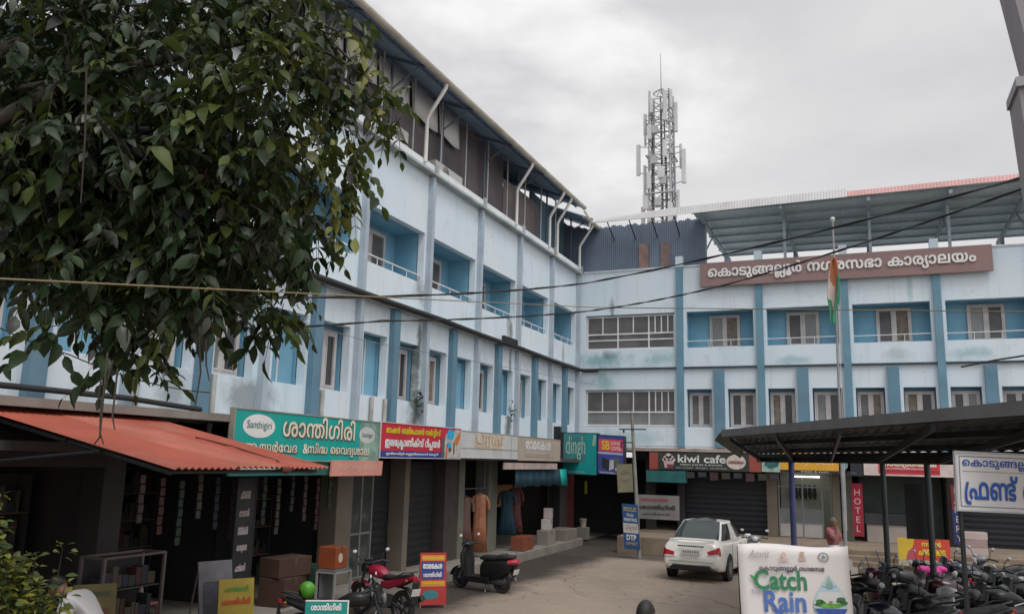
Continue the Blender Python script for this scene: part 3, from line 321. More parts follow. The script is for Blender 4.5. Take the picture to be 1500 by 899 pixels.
215: (1240, [[60,-17,48,-8,46,4,46,328,54,380,71,428,99,476,142,520,172,540,224,564,276,577,324,582,404,581,436,577,492,564,532,546,564,525,610,480,620,475,692,540,732,560,792,577,832,581,916,581,980,572,1044,550,1096,520,1137,480,1172,420,1185,380,1193,332,1197,256,1197,4,1195,-8,1188,-15],[332,88,544,86,560,92,561,264,557,312,544,368,524,412,508,433,487,444,485,348,472,296,458,264,408,184,334,100],[848,88,1060,86,1076,92,1077,264,1073,312,1060,368,1040,412,1020,437,1004,443,1005,372,996,320,982,280,960,236,928,188,850,100],[165,108,172,107,192,122,257,184,300,235,337,292,356,336,369,392,364,432,349,460,333,472,316,477,292,477,264,469,222,444,193,404,174,352,162,280,162,120],[680,108,688,107,704,118,781,192,848,282,868,324,885,384,884,420,868,460,836,477,788,472,750,452,732,434,712,405,691,352,682,308,678,256]]),
220: (674, [[211,-349,191,-334,138,-277,114,-233,105,-197,101,-133,113,-69,130,-33,163,11,164,19,82,99,44,167,29,215,25,247,25,343,42,407,66,455,91,484,139,527,191,555,223,567,307,581,391,580,459,567,499,552,547,523,607,459,623,432,639,387,648,343,649,299,648,239,639,199,620,147,576,83,508,19,509,11,535,-17,555,-53,572,-117,572,-177,567,-205,557,-237,535,-277,471,-345,447,-350,429,-337,393,-297,389,-285,395,-271,427,-241,452,-197,460,-149,451,-105,432,-69,399,-43,371,-32,343,-27,307,-32,261,-53,238,-77,222,-109,213,-153,221,-193,238,-229,279,-271,284,-285,280,-297,236,-345,227,-350],[268,67,407,67,413,95,455,125,487,159,519,223,528,267,528,307,519,351,507,383,471,432,435,456,403,467,359,476,315,476,243,455,210,435,189,415,168,383,154,347,145,311,145,267,162,199,205,135,260,91]]),
222: (859, [[183,-349,143,-333,105,-301,82,-265,65,-205,65,-109,78,-65,99,-21,91,-15,59,-12,49,3,49,375,66,447,101,503,127,528,155,547,187,563,227,575,259,580,347,580,403,571,435,559,471,539,516,495,543,443,556,391,560,347,560,231,555,210,539,205,171,203,165,183,165,99,171,86,679,85,688,95,689,175,689,555,699,566,719,569,791,568,804,555,804,3,799,-9,774,-21,796,-77,804,-133,804,-165,791,-233,760,-285,715,-325,683,-341,647,-350,555,-350,523,-342,491,-327,445,-285,426,-249,413,-193,408,-105,391,-57,379,-41,359,-28,331,-19,295,-15,267,-20,227,-36,209,-49,197,-65,203,-70,251,-67,299,-76,327,-92,348,-113,367,-145,376,-173,376,-241,371,-265,344,-309,308,-337,263,-350],[213,-257,235,-258,255,-253,267,-241,275,-217,272,-193,264,-177,251,-166,232,-161,189,-169,175,-178,169,-189,182,-233,195,-247],[593,-253,631,-248,663,-230,683,-202,692,-161,692,-133,684,-97,667,-61,635,-19,603,-15,515,-15,502,-21,520,-81,525,-177,532,-209,551,-237],[170,311,435,310,440,327,435,379,421,423,404,447,363,470,303,479,251,471,219,457,195,435,178,403,165,339,165,319]]),
225: (958, [[375,-287,362,-278,330,-218,325,-202,329,-190,554,-22,543,-16,459,-13,442,6,417,54,423,71,483,130,515,190,528,250,528,294,520,338,499,390,475,423,443,448,391,470,351,476,311,475,283,470,243,454,193,414,166,370,150,326,145,286,149,222,168,166,190,130,229,90,256,70,264,54,259,37,212,-18,199,-23,179,-16,129,22,74,86,41,154,25,230,25,330,34,374,52,422,89,478,127,515,167,543,231,569,283,579,395,579,471,562,508,546,539,526,575,495,611,446,631,402,648,338,648,234,644,202,625,146,596,90,607,84,767,84,779,86,784,98,785,554,795,565,815,568,891,567,904,554,902,-278,895,-285,883,-287],[533,-182,779,-182,784,-166,783,-21,771,-16,747,-20,551,-160,533,-174]]),
231: (1223, [[1055,-354,999,-298,993,-285,999,-271,1035,-237,1053,-205,1064,-169,1063,-129,1053,-93,1032,-57,1011,-40,984,-29,959,-23,927,-23,890,-33,855,-56,832,-93,821,-133,821,-169,826,-193,846,-233,884,-269,888,-281,884,-297,840,-345,819,-350,799,-338,761,-301,726,-249,709,-189,710,-101,718,-69,738,-29,783,23,742,83,722,143,717,183,716,319,712,371,700,419,675,459,651,471,623,476,595,475,558,459,542,443,525,407,517,375,513,323,513,87,519,73,575,55,607,36,636,11,667,-33,680,-65,688,-109,688,-185,675,-237,656,-273,604,-333,579,-350,557,-345,511,-298,505,-285,511,-271,551,-233,568,-201,576,-161,576,-125,569,-101,548,-61,519,-38,475,-23,431,-24,387,-42,361,-65,346,-89,333,-137,333,-169,344,-205,365,-241,400,-273,402,-293,346,-349,327,-348,301,-329,251,-269,234,-237,221,-185,221,-109,226,-81,242,-37,271,4,323,47,387,71,395,79,397,287,392,371,387,395,371,431,351,455,315,472,271,476,227,461,189,431,163,388,146,331,145,251,161,191,182,147,207,113,256,67,260,51,255,37,199,-20,179,-20,155,-2,97,59,60,115,34,183,25,235,25,343,41,411,70,471,121,527,177,563,247,580,323,580,367,571,407,551,455,510,511,555,563,575,591,580,663,580,711,568,739,555,783,516,805,483,819,451,832,387,837,199,846,151,860,119,883,93,907,82,955,77,987,84,1023,105,1055,151,1072,199,1080,275,1068,347,1051,391,1027,431,1004,459,965,491,961,511,1019,578,1039,578,1064,559,1120,503,1163,439,1192,355,1200,255,1196,195,1179,127,1159,86,1105,23,1147,-29,1171,-85,1177,-125,1176,-181,1171,-209,1157,-249,1128,-293,1072,-349]]),
}
WORDS = {'office': [71, 23, 64, 33, 67, 175, 222, 68, 118, -1, 42, 25, 50, 58, 47, 64, -1, 23, 64, 50, 160, 64, 52, 49, 6], 'city': [71, 23, 64, 33, 67, 175, 222, 68, 118, -1, 42, 25, 50, 58, 47], 'front': [162, 45, 191, 77, -1, 21, 45, 66, 58, 77], 'santhi': [56, 64, 206, 65, 25, 65, 50, 65], 'ayur': [10, 49, 67, 118, 72, 55, 40, -1, -2, -1, 58, 65, 200, -1, 73, 55, 40, 160, 56, 64, 52], 'elec': [11, 52, 72, 162, 165, 64, 37, 65, 23, 77, 58, 77, -1, 51, 65, 208, 49, 118], 'mob': [72, 51, 57, 117, -1, 71, 33, 52, 65, 72, 45, 64, 116, -1, 58, 118, 225, 66, 58, 77], 'inv': [11, 117, 71, 55, 118, 184, 118, -1, 71, 231, 46, 65, 73, 52, 58, 118, -1, 46, 64, 220, 51, 65], 'rama': [50, 64, 48, 72, 23, 56], 'nari': [42, 64, 50, 65, 162, 56, 66, 49, 215], 'hotel': [42, 64, 33, 117], 'tea': [28, 64, 49, 163, 33], 'pharm': [45, 64, 118, 48, 58, 65], 'med': [73, 55, 40, 160, 56, 64, 52]}
# ---------------------------------------------------------------- materials
def wall_paint(name, col, stains=(), streak=0.24):
    m = bpy.data.materials.new(name); m.use_nodes = True; n = m.node_tree; b = n.nodes['Principled BSDF']; L = n.links.new
    def nd(t, **k):
        q = n.nodes.new(t)
        for a, v in k.items(): setattr(q, a, v)
        return q
    geo = nd('ShaderNodeNewGeometry')
    def noise(scale, detail, sc=(1,1,1), rough=0.55):
        mp = nd('ShaderNodeMapping'); mp.inputs['Scale'].default_value = sc; L(geo.outputs['Position'], mp.inputs[0])
        q = nd('ShaderNodeTexNoise'); q.inputs['Scale'].default_value = scale; q.inputs['Detail'].default_value = detail; q.inputs['Roughness'].default_value = rough
        L(mp.outputs[0], q.inputs['Vector']); return q.outputs[0]
    def rng(x, a, c, d, e):
        q = nd('ShaderNodeMapRange'); q.inputs[1].default_value = a; q.inputs[2].default_value = c; q.inputs[3].default_value = d; q.inputs[4].default_value = e; L(x, q.inputs[0]); return q.outputs[0]
    def mix(f, a, c):
        q = nd('ShaderNodeMix', data_type='RGBA'); L(f, q.inputs[0])
        if hasattr(a, 'is_linked'): L(a, q.inputs[6])
        else: q.inputs[6].default_value = (*a, 1)
        if hasattr(c, 'is_linked'): L(c, q.inputs[7])
        else: q.inputs[7].default_value = (*c, 1)
        return q.outputs[2]
    big = noise(0.35, 4)
    c = mix(rng(big, .35, .68, 0, 1), col, (col[0]*.90, col[1]*.97, col[2]*1.0))
    # rain streaks running down, and general grime
    st = noise(1.0, 6, (3.2, 3.2, 0.22), 0.65)
    c = mix(rng(st, .52, .78, 0, streak), c, (.22, .25, .25))
    gr = noise(2.3, 8, (1,1,1), 0.7)
    c = mix(rng(gr, .57, .78, 0, .42), c, (.30, .36, .36))
    wob = noise(1.7, 5, (1,1,1), .7)
    for (px, py, pz, rx, ry, rz, sc, amt) in stains:
        v = nd('ShaderNodeVectorMath', operation='SUBTRACT'); L(geo.outputs['Position'], v.inputs[0]); v.inputs[1].default_value = (px, py, pz)
        v2 = nd('ShaderNodeVectorMath', operation='DIVIDE'); L(v.outputs[0], v2.inputs[0]); v2.inputs[1].default_value = (rx, ry, rz)
        ln = nd('ShaderNodeVectorMath', operation='LENGTH'); L(v2.outputs[0], ln.inputs[0])
        a = nd('ShaderNodeMath', operation='MULTIPLY_ADD'); a.inputs[1].default_value = 2.4; L(wob, a.inputs[0]); L(ln.outputs['Value'], a.inputs[2])
        c = mix(rng(a.outputs[0], 1.5, 2.3, amt, 0), c, sc)
    L(c, b.inputs['Base Color']); b.inputs['Roughness'].default_value = 0.85; b.inputs['Specular IOR Level'].default_value = 0.2
    bp = nd('ShaderNodeBump'); bp.inputs['Strength'].default_value = 0.12; bp.inputs['Distance'].default_value = 0.02; L(noise(14, 5), bp.inputs['Height']); L(bp.outputs[0], b.inputs['Normal'])
    _M[name] = m; return m
MOSS = (.055, .07, .05); GREEN = (.22, .40, .42); DARK = (.10, .11, .10)
WALL = wall_paint('wall paint', (.655, .73, .785), [
    (-.15,-13.0,4.1,.9,.50,1.0,MOSS,.85), (-.15,-12.95,5.6,.8,.16,1.6,MOSS,.8), (-.15,-13.1,7.35,.8,.35,.5,MOSS,.55),
    (-.15,-6.9,4.1,.8,.30,.8,MOSS,.75), (-.15,-6.85,5.9,.8,.14,1.5,MOSS,.8), (-.15,-7.0,7.3,.8,.25,.6,MOSS,.5), (-.15,-1.6,7.0,.8,.18,.7,MOSS,.4),
    (-.15,-19.4,4.0,.9,.8,.45,DARK,.6), (-.15,-21.2,3.9,.9,.5,.5,DARK,.5),
    (1.0,.15,7.0,1.1,.6,.42,GREEN,.85), (1.1,.15,7.25,.35,.5,.3,MOSS,.45), (.9,.15,6.2,.55,.6,.5,GREEN,.75), (3.3,.15,7.0,.8,.6,.35,GREEN,.6),
    (1.3,.15,8.95,.12,.5,.6,MOSS,.6), (12.2,.15,9.3,.12,.5,.7,GREEN,.5), (2.2,.15,3.95,1.6,.6,.35,GREEN,.45), (13.9,.15,6.95,.9,.6,.25,GREEN,.6), (8.2,.15,6.85,.7,.6,.18,GREEN,.55), (11.7,.15,7.0,.5,.6,.3,DARK,.28)])
BLUE = mat('blue pilaster paint', (.115, .225, .31), .8, var=.14, scale=1.2, dirt=(.2,.25,.27), dirt_amt=.35, bump=.1, bscale=15)
PALE_BLUE = mat('pale blue pilaster paint', (.36, .43, .49), .8, var=.12, scale=1.5, dirt=(.22,.25,.26), dirt_amt=.4)
RECESS = mat('deep blue recess paint', (.17, .37, .50), .8, var=.12, scale=1.3, dirt=(.2,.3,.36), dirt_amt=.3)
CAPM = mat('grey coping', (.36, .40, .42), .85, var=.2, scale=2, dirt=(.12,.13,.12), dirt_amt=.6)
WHITE = mat('white painted frame', (.66, .66, .66), .55, var=.08, dirt=(.35,.33,.3), dirt_amt=.35)
FRAME = mat('pinkish grey window frame', (.48, .455, .45), .6, var=.12, dirt=(.3,.27,.25), dirt_amt=.4)
GLASS = mat('dark window glass', (.05, .052, .057), .15, var=.2, scale=.8, spec=.45)
GREYGLASS = mat('grey frosted glass', (.20, .21, .21), .35, var=.2, scale=1.2)
STAIRGLASS = mat('dull grey glazing', (.115,.108,.112), .3, var=.3, scale=1.5)
CURTAIN = mat('drawn brown curtain', (.17,.145,.12), .8, var=.3, scale=6)
LOUVRE = mat('grey louvre slats', (.16, .16, .165), .6, var=.15)
CONC = mat('weathered concrete', (.22, .20, .175), .9, var=.18, scale=1.4, dirt=(.10,.095,.08), dirt_amt=.6, bump=.3, bscale=25)
BEIGE = mat('beige plaster', (.16, .135, .105), .85, var=.12, scale=1.5, dirt=(.16,.14,.11), dirt_amt=.5)
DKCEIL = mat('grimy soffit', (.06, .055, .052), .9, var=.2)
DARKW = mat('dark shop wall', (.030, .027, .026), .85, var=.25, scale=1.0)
MAROON = mat('maroon door paint', (.10, .02, .025), .6, var=.2)
SHUT = mat('steel shutter', (.016, .018, .024), .5, metal=.3, var=.15, scale=.7)
STEELB = mat('dark blue roofing sheet', (.10, .135, .19), .55, var=.18, scale=.8)
ROOFU = mat('grey green roofing sheet', (.56, .69, .77), .55, var=.12, scale=.5)
PINK = mat('red oxide roofing sheet', (.58, .33, .32), .6, var=.12, scale=.8, dirt=(.35,.2,.18), dirt_amt=.4)
GREYS = mat('bare galvanised sheet', (.52, .52, .52), .5, var=.12, scale=1.0, dirt=(.25,.22,.2), dirt_amt=.4)
PIPE = mat('white plastic pipe', (.68, .68, .66), .5, var=.06)
NET = mat('brown shade sheet', (.115, .10, .11), .9, var=.3, scale=.7)
BLK = mat('black rubber', (.018, .018, .019), .7, var=.1)
BLKP = mat('black paint', (.014, .014, .016), .45, var=.1)
CHROME = mat('chrome', (.62, .62, .64), .18, metal=1.0, var=.03)
STEEL = mat('grey steel', (.30, .30, .31), .45, metal=.7, var=.12)
GALV = mat('galvanised steel', (.47, .48, .49), .5, metal=.35, var=.12)
DKSTEEL = mat('dark painted steel', (.020, .024, .029), .5, var=.2)

# ---------------------------------------------------------------- ground
def ground_mat():
    m = bpy.data.materials.new('dusty concrete yard'); m.use_nodes = True; n = m.node_tree; b = n.nodes['Principled BSDF']; L = n.links.new
    geo = n.nodes.new('ShaderNodeNewGeometry')
    def noise(s, d, r=.6):
        q = n.nodes.new('ShaderNodeTexNoise'); q.inputs['Scale'].default_value = s; q.inputs['Detail'].default_value = d; q.inputs['Roughness'].default_value = r; L(geo.outputs['Position'], q.inputs['Vector']); return q.outputs[0]
    def rng(x, a, c, d, e, sm=False):
        q = n.nodes.new('ShaderNodeMapRange'); q.interpolation_type = 'SMOOTHSTEP' if sm else 'LINEAR'
        q.inputs[1].default_value = a; q.inputs[2].default_value = c; q.inputs[3].default_value = d; q.inputs[4].default_value = e; L(x, q.inputs[0]); return q.outputs[0]
    def mix(f, a, c):
        q = n.nodes.new('ShaderNodeMix'); q.data_type = 'RGBA'; L(f, q.inputs[0])
        for i, v in ((6, a), (7, c)):
            if isinstance(v, tuple): q.inputs[i].default_value = (*v, 1)
            else: L(v, q.inputs[i])
        return q.outputs[2]
    c = mix(rng(noise(.25, 6), .35, .65, 0, 1), (.315, .255, .20), (.235, .19, .15))
    c = mix(rng(noise(2.2, 8, .7), .5, .75, 0, .6), c, (.37, .31, .25))
    c = mix(rng(noise(9, 6, .7), .55, .8, 0, .6), c, (.13, .105, .085))
    c = mix(rng(noise(.9, 9, .75), .58, .70, 0, .55), c, (.15, .12, .095))
    c = mix(rng(noise(45, 3, .6), .66, .76, 0, .5), c, (.52, .46, .38))
    vo = n.nodes.new('ShaderNodeTexVoronoi'); vo.feature = 'DISTANCE_TO_EDGE'; vo.inputs['Scale'].default_value = .22
    wv = n.nodes.new('ShaderNodeVectorMath'); wv.operation = 'MULTIPLY_ADD'; wv.inputs[1].default_value = (1.4,1.4,0)
    nw = n.nodes.new('ShaderNodeTexNoise'); nw.inputs['Scale'].default_value = 1.1; nw.inputs['Detail'].default_value = 5; L(geo.outputs['Position'], nw.inputs['Vector'])
    L(nw.outputs['Color'], wv.inputs[0]); L(geo.outputs['Position'], wv.inputs[2]); L(wv.outputs[0], vo.inputs['Vector'])
    c = mix(rng(vo.outputs['Distance'], .002, .007, .6, 0), c, (.10, .08, .065))
    # darker bands along the shops of both wings, edges broken by noise
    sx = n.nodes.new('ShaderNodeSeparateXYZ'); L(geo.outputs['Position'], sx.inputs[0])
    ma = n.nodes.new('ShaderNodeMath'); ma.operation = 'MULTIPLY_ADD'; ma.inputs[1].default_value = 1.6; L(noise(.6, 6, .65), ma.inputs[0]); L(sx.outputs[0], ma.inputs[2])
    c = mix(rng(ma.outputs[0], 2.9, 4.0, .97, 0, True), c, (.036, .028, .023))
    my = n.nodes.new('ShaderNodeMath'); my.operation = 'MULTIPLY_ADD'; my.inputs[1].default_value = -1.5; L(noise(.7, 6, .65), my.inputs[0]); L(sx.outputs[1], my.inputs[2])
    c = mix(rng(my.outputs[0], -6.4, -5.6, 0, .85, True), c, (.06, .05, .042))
    L(c, b.inputs['Base Color']); b.inputs['Roughness'].default_value = .9
    bp = n.nodes.new('ShaderNodeBump'); bp.inputs['Strength'].default_value = .35; bp.inputs['Distance'].default_value = .02; L(noise(18, 6, .7), bp.inputs['Height']); L(bp.outputs[0], b.inputs['Normal'])
    return m
g = MB(); 
g.quad((-400,-400,0),(400,-400,0),(400,600,0),(-400,600,0))
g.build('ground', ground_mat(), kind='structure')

# ---------------------------------------------------------------- the office building
bL, x0R = 3.1859, 1.0422
Ymaj = [-bL*j for j in range(0, 11)]                 # pilasters of the long wing
Xmaj = [x0R+3.0*i for i in range(1, 7)]              # pilasters of the name-board wing
office = thing('municipal_office', 'long pale blue three storey office building with blue pilasters round two sides of the yard', 'building', world=True)
ZB, Z1s, Z1t, ZS0, ZS1, Z2s, Z2t, ZC0, ZC1 = 3.66, 4.39, 5.86, 6.58, 6.70, 7.53, 8.92, 10.55, 10.80
FW = .15                                              # wall face behind the pilaster face
wall = MB(); rec = MB()
def bands(M, u0, u1, ztop, zs2, zt2):
    for a, b_ in ((ZB, Z1s), (Z1t, ZS0), (ZS1, zs2), (zt2, ztop)): mbox(wall, M, u0, u1, FW, FW+.22, a, b_)
    mbox(wall, M, u0, u1, FW+.001, FW+.3, ZS0, ZS1)
def recess(M, u0, u1, z0, z1, d):
    q = lambda *p: rec.quad(*[M(*x) for x in p])
    a, b_ = FW+.2, FW+d
    q((u0,b_,z0),(u1,b_,z0),(u1,b_,z1),(u0,b_,z1))
    q((u0,a,z0),(u0,b_,z0),(u0,b_,z1),(u0,a,z1)); q((u1,b_,z0),(u1,a,z0),(u1,a,z1),(u1,b_,z1))
    q((u0,a,z1),(u0,b_,z1),(u1,b_,z1),(u1,a,z1)); q((u0,a,z0),(u1,a,z0),(u1,b_,z0),(u0,b_,z0))
def piers(M, opens, u0, u1, z0, z1):
    e = [u0]+[x for o in opens for x in o]+[u1]
    for a, b_ in zip(e[::2], e[1::2]):
        if b_-a > .01: mbox(wall, M, a, b_, FW, FW+.22, z0, z1)
def casement(M, u0, u1, z0, z1, d, style, rnd):
    """two-leaf window: frame, mullion, panes or louvres"""
    f = MB(); t = .075
    mbox(f, M, u0, u0+t, d-.07, d, z0, z1); mbox(f, M, u1-t, u1, d-.07, d, z0, z1)
    mbox(f, M, u0+t, u1-t, d-.07, d, z1-t, z1); mbox(f, M, u0+t, u1-t, d-.07, d, z0, z0+t)
    um = (u0+u1)/2; mbox(f, M, um-.05, um+.05, d-.075, d-.004, z0+t, z1-t)
    w = f.build('window', FRAME, office)
    for k, (a, b_) in enumerate(((u0+t, um-.05), (um+.05, u1-t))):
        p = MB(); lf = MB(); s = .035
        mbox(lf, M, a, a+s, d-.085, d-.01, z0+t, z1-t); mbox(lf, M, b_-s, b_, d-.085, d-.01, z0+t, z1-t); mbox(lf, M, a+s, b_-s, d-.085, d-.01, z1-t-s, z1-t); mbox(lf, M, a+s, b_-s, d-.085, d-.01, z0+t, z0+t+s)
        lf.build('casement', FRAME, w)
        st = style[k]
        if st == 'l':
            nl = 14
            for i in range(nl):
                z = z0+t+s+(z1-z0-2*t-2*s)*(i+.5)/nl
                p.hexa([M(a+s,d-.06,z-.045),M(b_-s,d-.06,z-.045),M(b_-s,d-.05,z-.045),M(a+s,d-.05,z-.045),M(a+s,d-.03,z+.02),M(b_-s,d-.03,z+.02),M(b_-s,d-.02,z+.02),M(a+s,d-.02,z+.02)])
            p.build('louvre', LOUVRE, w)
            q = MB(); mbox(q, M, a+s, b_-s, d-.012, d-.008, z0+t+s, z1-t-s); q.build('pane', GLASS, w)
        else:
            mbox(p, M, a+s, b_-s, d-.04, d-.03, z0+t+s, z1-t-s); p.build('pane', {'d': GLASS, 'g': GREYGLASS, 'c': CURTAIN}[st], w)
# long wing ------------------------------------------------------------------
uA, uB = -32.4, .15
bands(ML, uA, uB, ZC0, Z2s, Z2t)
rnd = random.Random(3)
op1, op2 = [], []
for j in range(10):
    a, b_ = Ymaj[j+1], Ymaj[j]; mid = (a+b_)/2
    op1 += [((a+mid)/2-.52+.05, (a+mid)/2+.52+.05), ((mid+b_)/2-.52+.05, (mid+b_)/2+.52+.05)]
    op2.append((a+.17, b_-.17))
op1.sort(); op2.sort()
piers(ML, op1, uA, uB, Z1s, Z1t); piers(ML, op2, uA, uB, Z2s, Z2t)
for i, (a, b_) in enumerate(op1):
    recess(ML, a, b_, Z1s, Z1t, .36)
    if i % 5 in (1, 2, 4): casement(ML, a+.02, b_-.1, Z1s+.02, Z1t-.14, FW+.345, rnd.choice(['gd','dd','gc','cd']), rnd)
    else:
        p = MB(); mbox(p, ML, a+.02, b_-.02, FW+.30, FW+.345, Z1s+.03, Z1t-.1)
        s = p.build('window', RECESS, office)
        q = MB(); mbox(q, ML, a+.02, a+.09, FW+.24, FW+.299, Z1s+.03, Z1t-.1); mbox(q, ML, (a+b_)/2-.02, (a+b_)/2+.02, FW+.28, FW+.299, Z1s+.03, Z1t-.1); q.build('casement', WHITE, s)
for i, (a, b_) in enumerate(op2):
    recess(ML, a, b_, Z2s, Z2t, .92)
    casement(ML, (a+b_)/2-.70, (a+b_)/2+.80, Z2s+.02, Z2t-.16, FW+.90, rnd.choice(['gl','lg']), rnd)
    r = MB(); r.tube([ML(a, FW+.1, Z2s+.22), ML(b_, FW+.1, Z2s+.22)], .02, 6)
    for t in (.25, .5, .75): r.tube([ML(a+(b_-a)*t, FW+.1, Z2s-.03), ML(a+(b_-a)*t, FW+.1, Z2s+.22)], .012, 6)
    r.build('railing', WHITE, office)
# ground-storey lintel above the shops and back of the wing
mbox(wall, ML, uA, uB, FW+.02, FW+.32, ZB-.1, ZB)
mbox(wall, ML, uA, uB, 9.0, 9.2, 0, ZC0); mbox(wall, ML, uA, uA+.2, FW+.32, 9.0, 0, ZC0)
# name-board wing -------------------------------------------------------------
vA, vB = -.15, 19.6
ZRT = 10.62
for a, b_ in ((ZB, Z1s-.01), (Z1t-.04, ZS0-.02), (ZS1, 7.42), (8.83, ZRT)): mbox(wall, MR, vA, vB, FW, FW+.22, a, b_)
mbox(wall, MR, vA, vB, FW+.001, FW+.3, ZS0-.02, ZS1)
opR1, opR2 = [(.20, 3.80)], [(.20, 3.82)]
for i in range(5):
    a, b_ = Xmaj[i], Xmaj[i+1]
    opR1 += [(a+.22, a+1.17), (a+1.76, a+2.78)]; opR2.append((a+.24, b_-.24))
opR1 += [(Xmaj[5]+.22, Xmaj[5]+.5)]
piers(MR, opR1, vA, vB, Z1s-.01, Z1t-.04); piers(MR, opR2, vA, vB, 7.42, 8.83)
for i, (a, b_) in enumerate(opR1):
    recess(MR, a, b_, Z1s-.01, Z1t-.04, .45)
    if i: casement(MR, a+.04, b_-.04, Z1s, Z1t-.16, FW+.40, ['dc','ll','dl','cd','gd','lc','cd','dg','dd','lc','gc','dd'][i % 12], rnd)
for i, (a, b_) in enumerate(opR2):
    recess(MR, a, b_, 7.42, 8.83, .75)
    if i:
        c = (a+b_)/2+[-.02,.12,0,.12,.05,0][i % 6]
        casement(MR, c-.60, c+.56, 7.43, 8.74, FW+.73, ['lg','gc','lg','lc','gl','lg'][i % 6], rnd)
        r = MB(); r.tube([MR(a, FW+.1, 7.68), MR(b_, FW+.1, 7.70)], .018, 6)
        for t in (.33, .66): r.tube([MR(a+(b_-a)*t, FW+.1, 7.41), MR(a+(b_-a)*t, FW+.1, 7.69)], .012, 6)
        r.build('railing', WHITE, office)
def grid_window(z0, z1, rail, d):
    a, b_ = .24, 3.78; f = MB(); t = .03
    us = [a, a+1.27, a+2.53, b_]
    for k, u in enumerate(us): mbox(f, MR, u-t*.9, u+t*.9, d-.06, d, z0, z1)
    for z in (z0+t, z1-t, rail): 
        for k in range(3): mbox(f, MR, us[k]+t*.9, us[k+1]-t*.9, d-.055, d-.005, z-t, z+t)
    for k in range(3):
        n = 1 if k < 2 else 3
        for i in range(n):
            u = us[k]+(us[k+1]-us[k])*(i+1)/(n+1); mbox(f, MR, u-.022, u+.022, d-.05, d-.01, rail+t, z1-2*t)
    if z0 > 6:
        for k in range(3): mbox(f, MR, us[k]+t*.9, us[k+1]-t*.9, d-.05, d-.012, z0+.36, z0+.41)
    w = f.build('window', WHITE, office)
    for k in range(3):
        for z_, m in (((z0+2*t, rail-t), GREYGLASS if z0 < 6 else STAIRGLASS), ((rail+t, z1-2*t), STAIRGLASS)):
            p = MB(); mbox(p, MR, us[k]+t*.9, us[k+1]-t*.9, d-.025, d-.02, *z_); p.build('pane', m, w)
grid_window(7.43, 8.80, 8.06, FW+.16); grid_window(4.40, 5.80, 4.95, FW+.16)
mbox(wall, MR, vA, vB, FW+.02, FW+.32, ZB-.1, ZB)
mbox(wall, MR, vA, vB, 9.0, 9.2, 0, ZC0); mbox(wall, MR, vB-.2, vB, FW+.32, 9.0, 0, ZC0)
wall.build('wall', WALL, office); rec.build('recess_lining', RECESS, office)
# slabs (roof terrace, first floor)
s = MB(); s.box(-9.0, -.4, uA+.2, 9.0, 10.3, 10.45); s.box(-.4, vB-.2, .5, 9.0, 10.3, 10.45); s.box(-9, -.4, uA+.2, 9, 3.5, 3.6); s.box(-.4, vB-.2, .5, 9, 3.5, 3.6); s.build('floor_slab', mat('pale bounce slab', (.55,.53,.50), .85, var=.15), office)  # slab colour kept pale to bounce light onto the roof underside
# pilasters
def pil(M, u, w, z0, z1, m, d0=0.0):
    b = MB(); mbox(b, M, u-w/2, u+w/2, d0, FW+.05, z0, z1); b.build('pilaster', m, office)
for j, u in enumerate(Ymaj):
    pil(ML, u if j else -.06, .15, ZB-.05, ZC0-.02, PALE_BLUE)
    if j < 10: pil(ML, u-bL/2, .28, ZB-.05, ZS0-.03, BLUE)
for i, u in enumerate(Xmaj):
    pil(MR, u, .25, ZB-.05, ZRT-.02, mat('mid blue pilaster paint', (.125,.25,.335), .8, var=.12, scale=1.3, dirt=(.2,.25,.27), dirt_amt=.3))
    pil(MR, u+1.46, .38, ZB-.05, ZS0-.05, BLUE)
    b = MB(); mbox(b, MR, u-.14, u+.14, .02, .34, ZRT, ZRT+.42); b.build('parapet_post', WALL, office)
# string course, coping
b = MB(); mbox(b, ML, uA, -.02, -.03, FW+.002, ZS0, ZS1+.02); b.build('string_course', CAPM, office)
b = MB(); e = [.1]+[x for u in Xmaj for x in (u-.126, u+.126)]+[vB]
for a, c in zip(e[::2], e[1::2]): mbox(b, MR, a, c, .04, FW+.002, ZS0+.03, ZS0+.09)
b.build('string_course', mat('painted ledge shadow', (.035,.06,.075), .8, var=.2), office)  # real ledge; its dark colour paints in the shadow gap beneath
b = MB(); mbox(b, ML, uA, .05, -.08, .40, ZC0, ZC0+.07); b.build('coping', CAPM, office)
b = MB(); mbox(b, ML, uA, .05, -.02, .30, ZC0+.07, ZC1+.02); b.build('parapet', mat('parapet paint', (.70,.74,.77), .85, var=.1, scale=1, dirt=(.3,.32,.31), dirt_amt=.4), office)
for u in Ymaj:
    b = MB(); mbox(b, ML, u-.09, u+.09, -.06, .0, ZC0+.08, ZC1+.10); b.build('parapet_post', CAPM, office)
b = MB(); mbox(b, MR, .1, vB, FW-.05, FW+.27, ZRT, ZRT+.05); b.build('coping', mat('pale coping', (.6,.65,.68), .85, var=.15, dirt=(.2,.25,.25), dirt_amt=.5), office)
# small roof-light patches of slab edge below the wall of the name-board wing
b = MB(); mbox(b, MR, .3, vB, -.9, FW+.01, 3.44, 3.56); b.build('sunshade', mat('sunshade slab', (.38,.31,.28), .9, var=.2, dirt=(.15,.10,.09), dirt_amt=.6), office)
b = MB(); mbox(b, ML, uA, -4.95, -.86, FW+.01, 3.50, 3.62); b.build('sunshade', CONC, office)
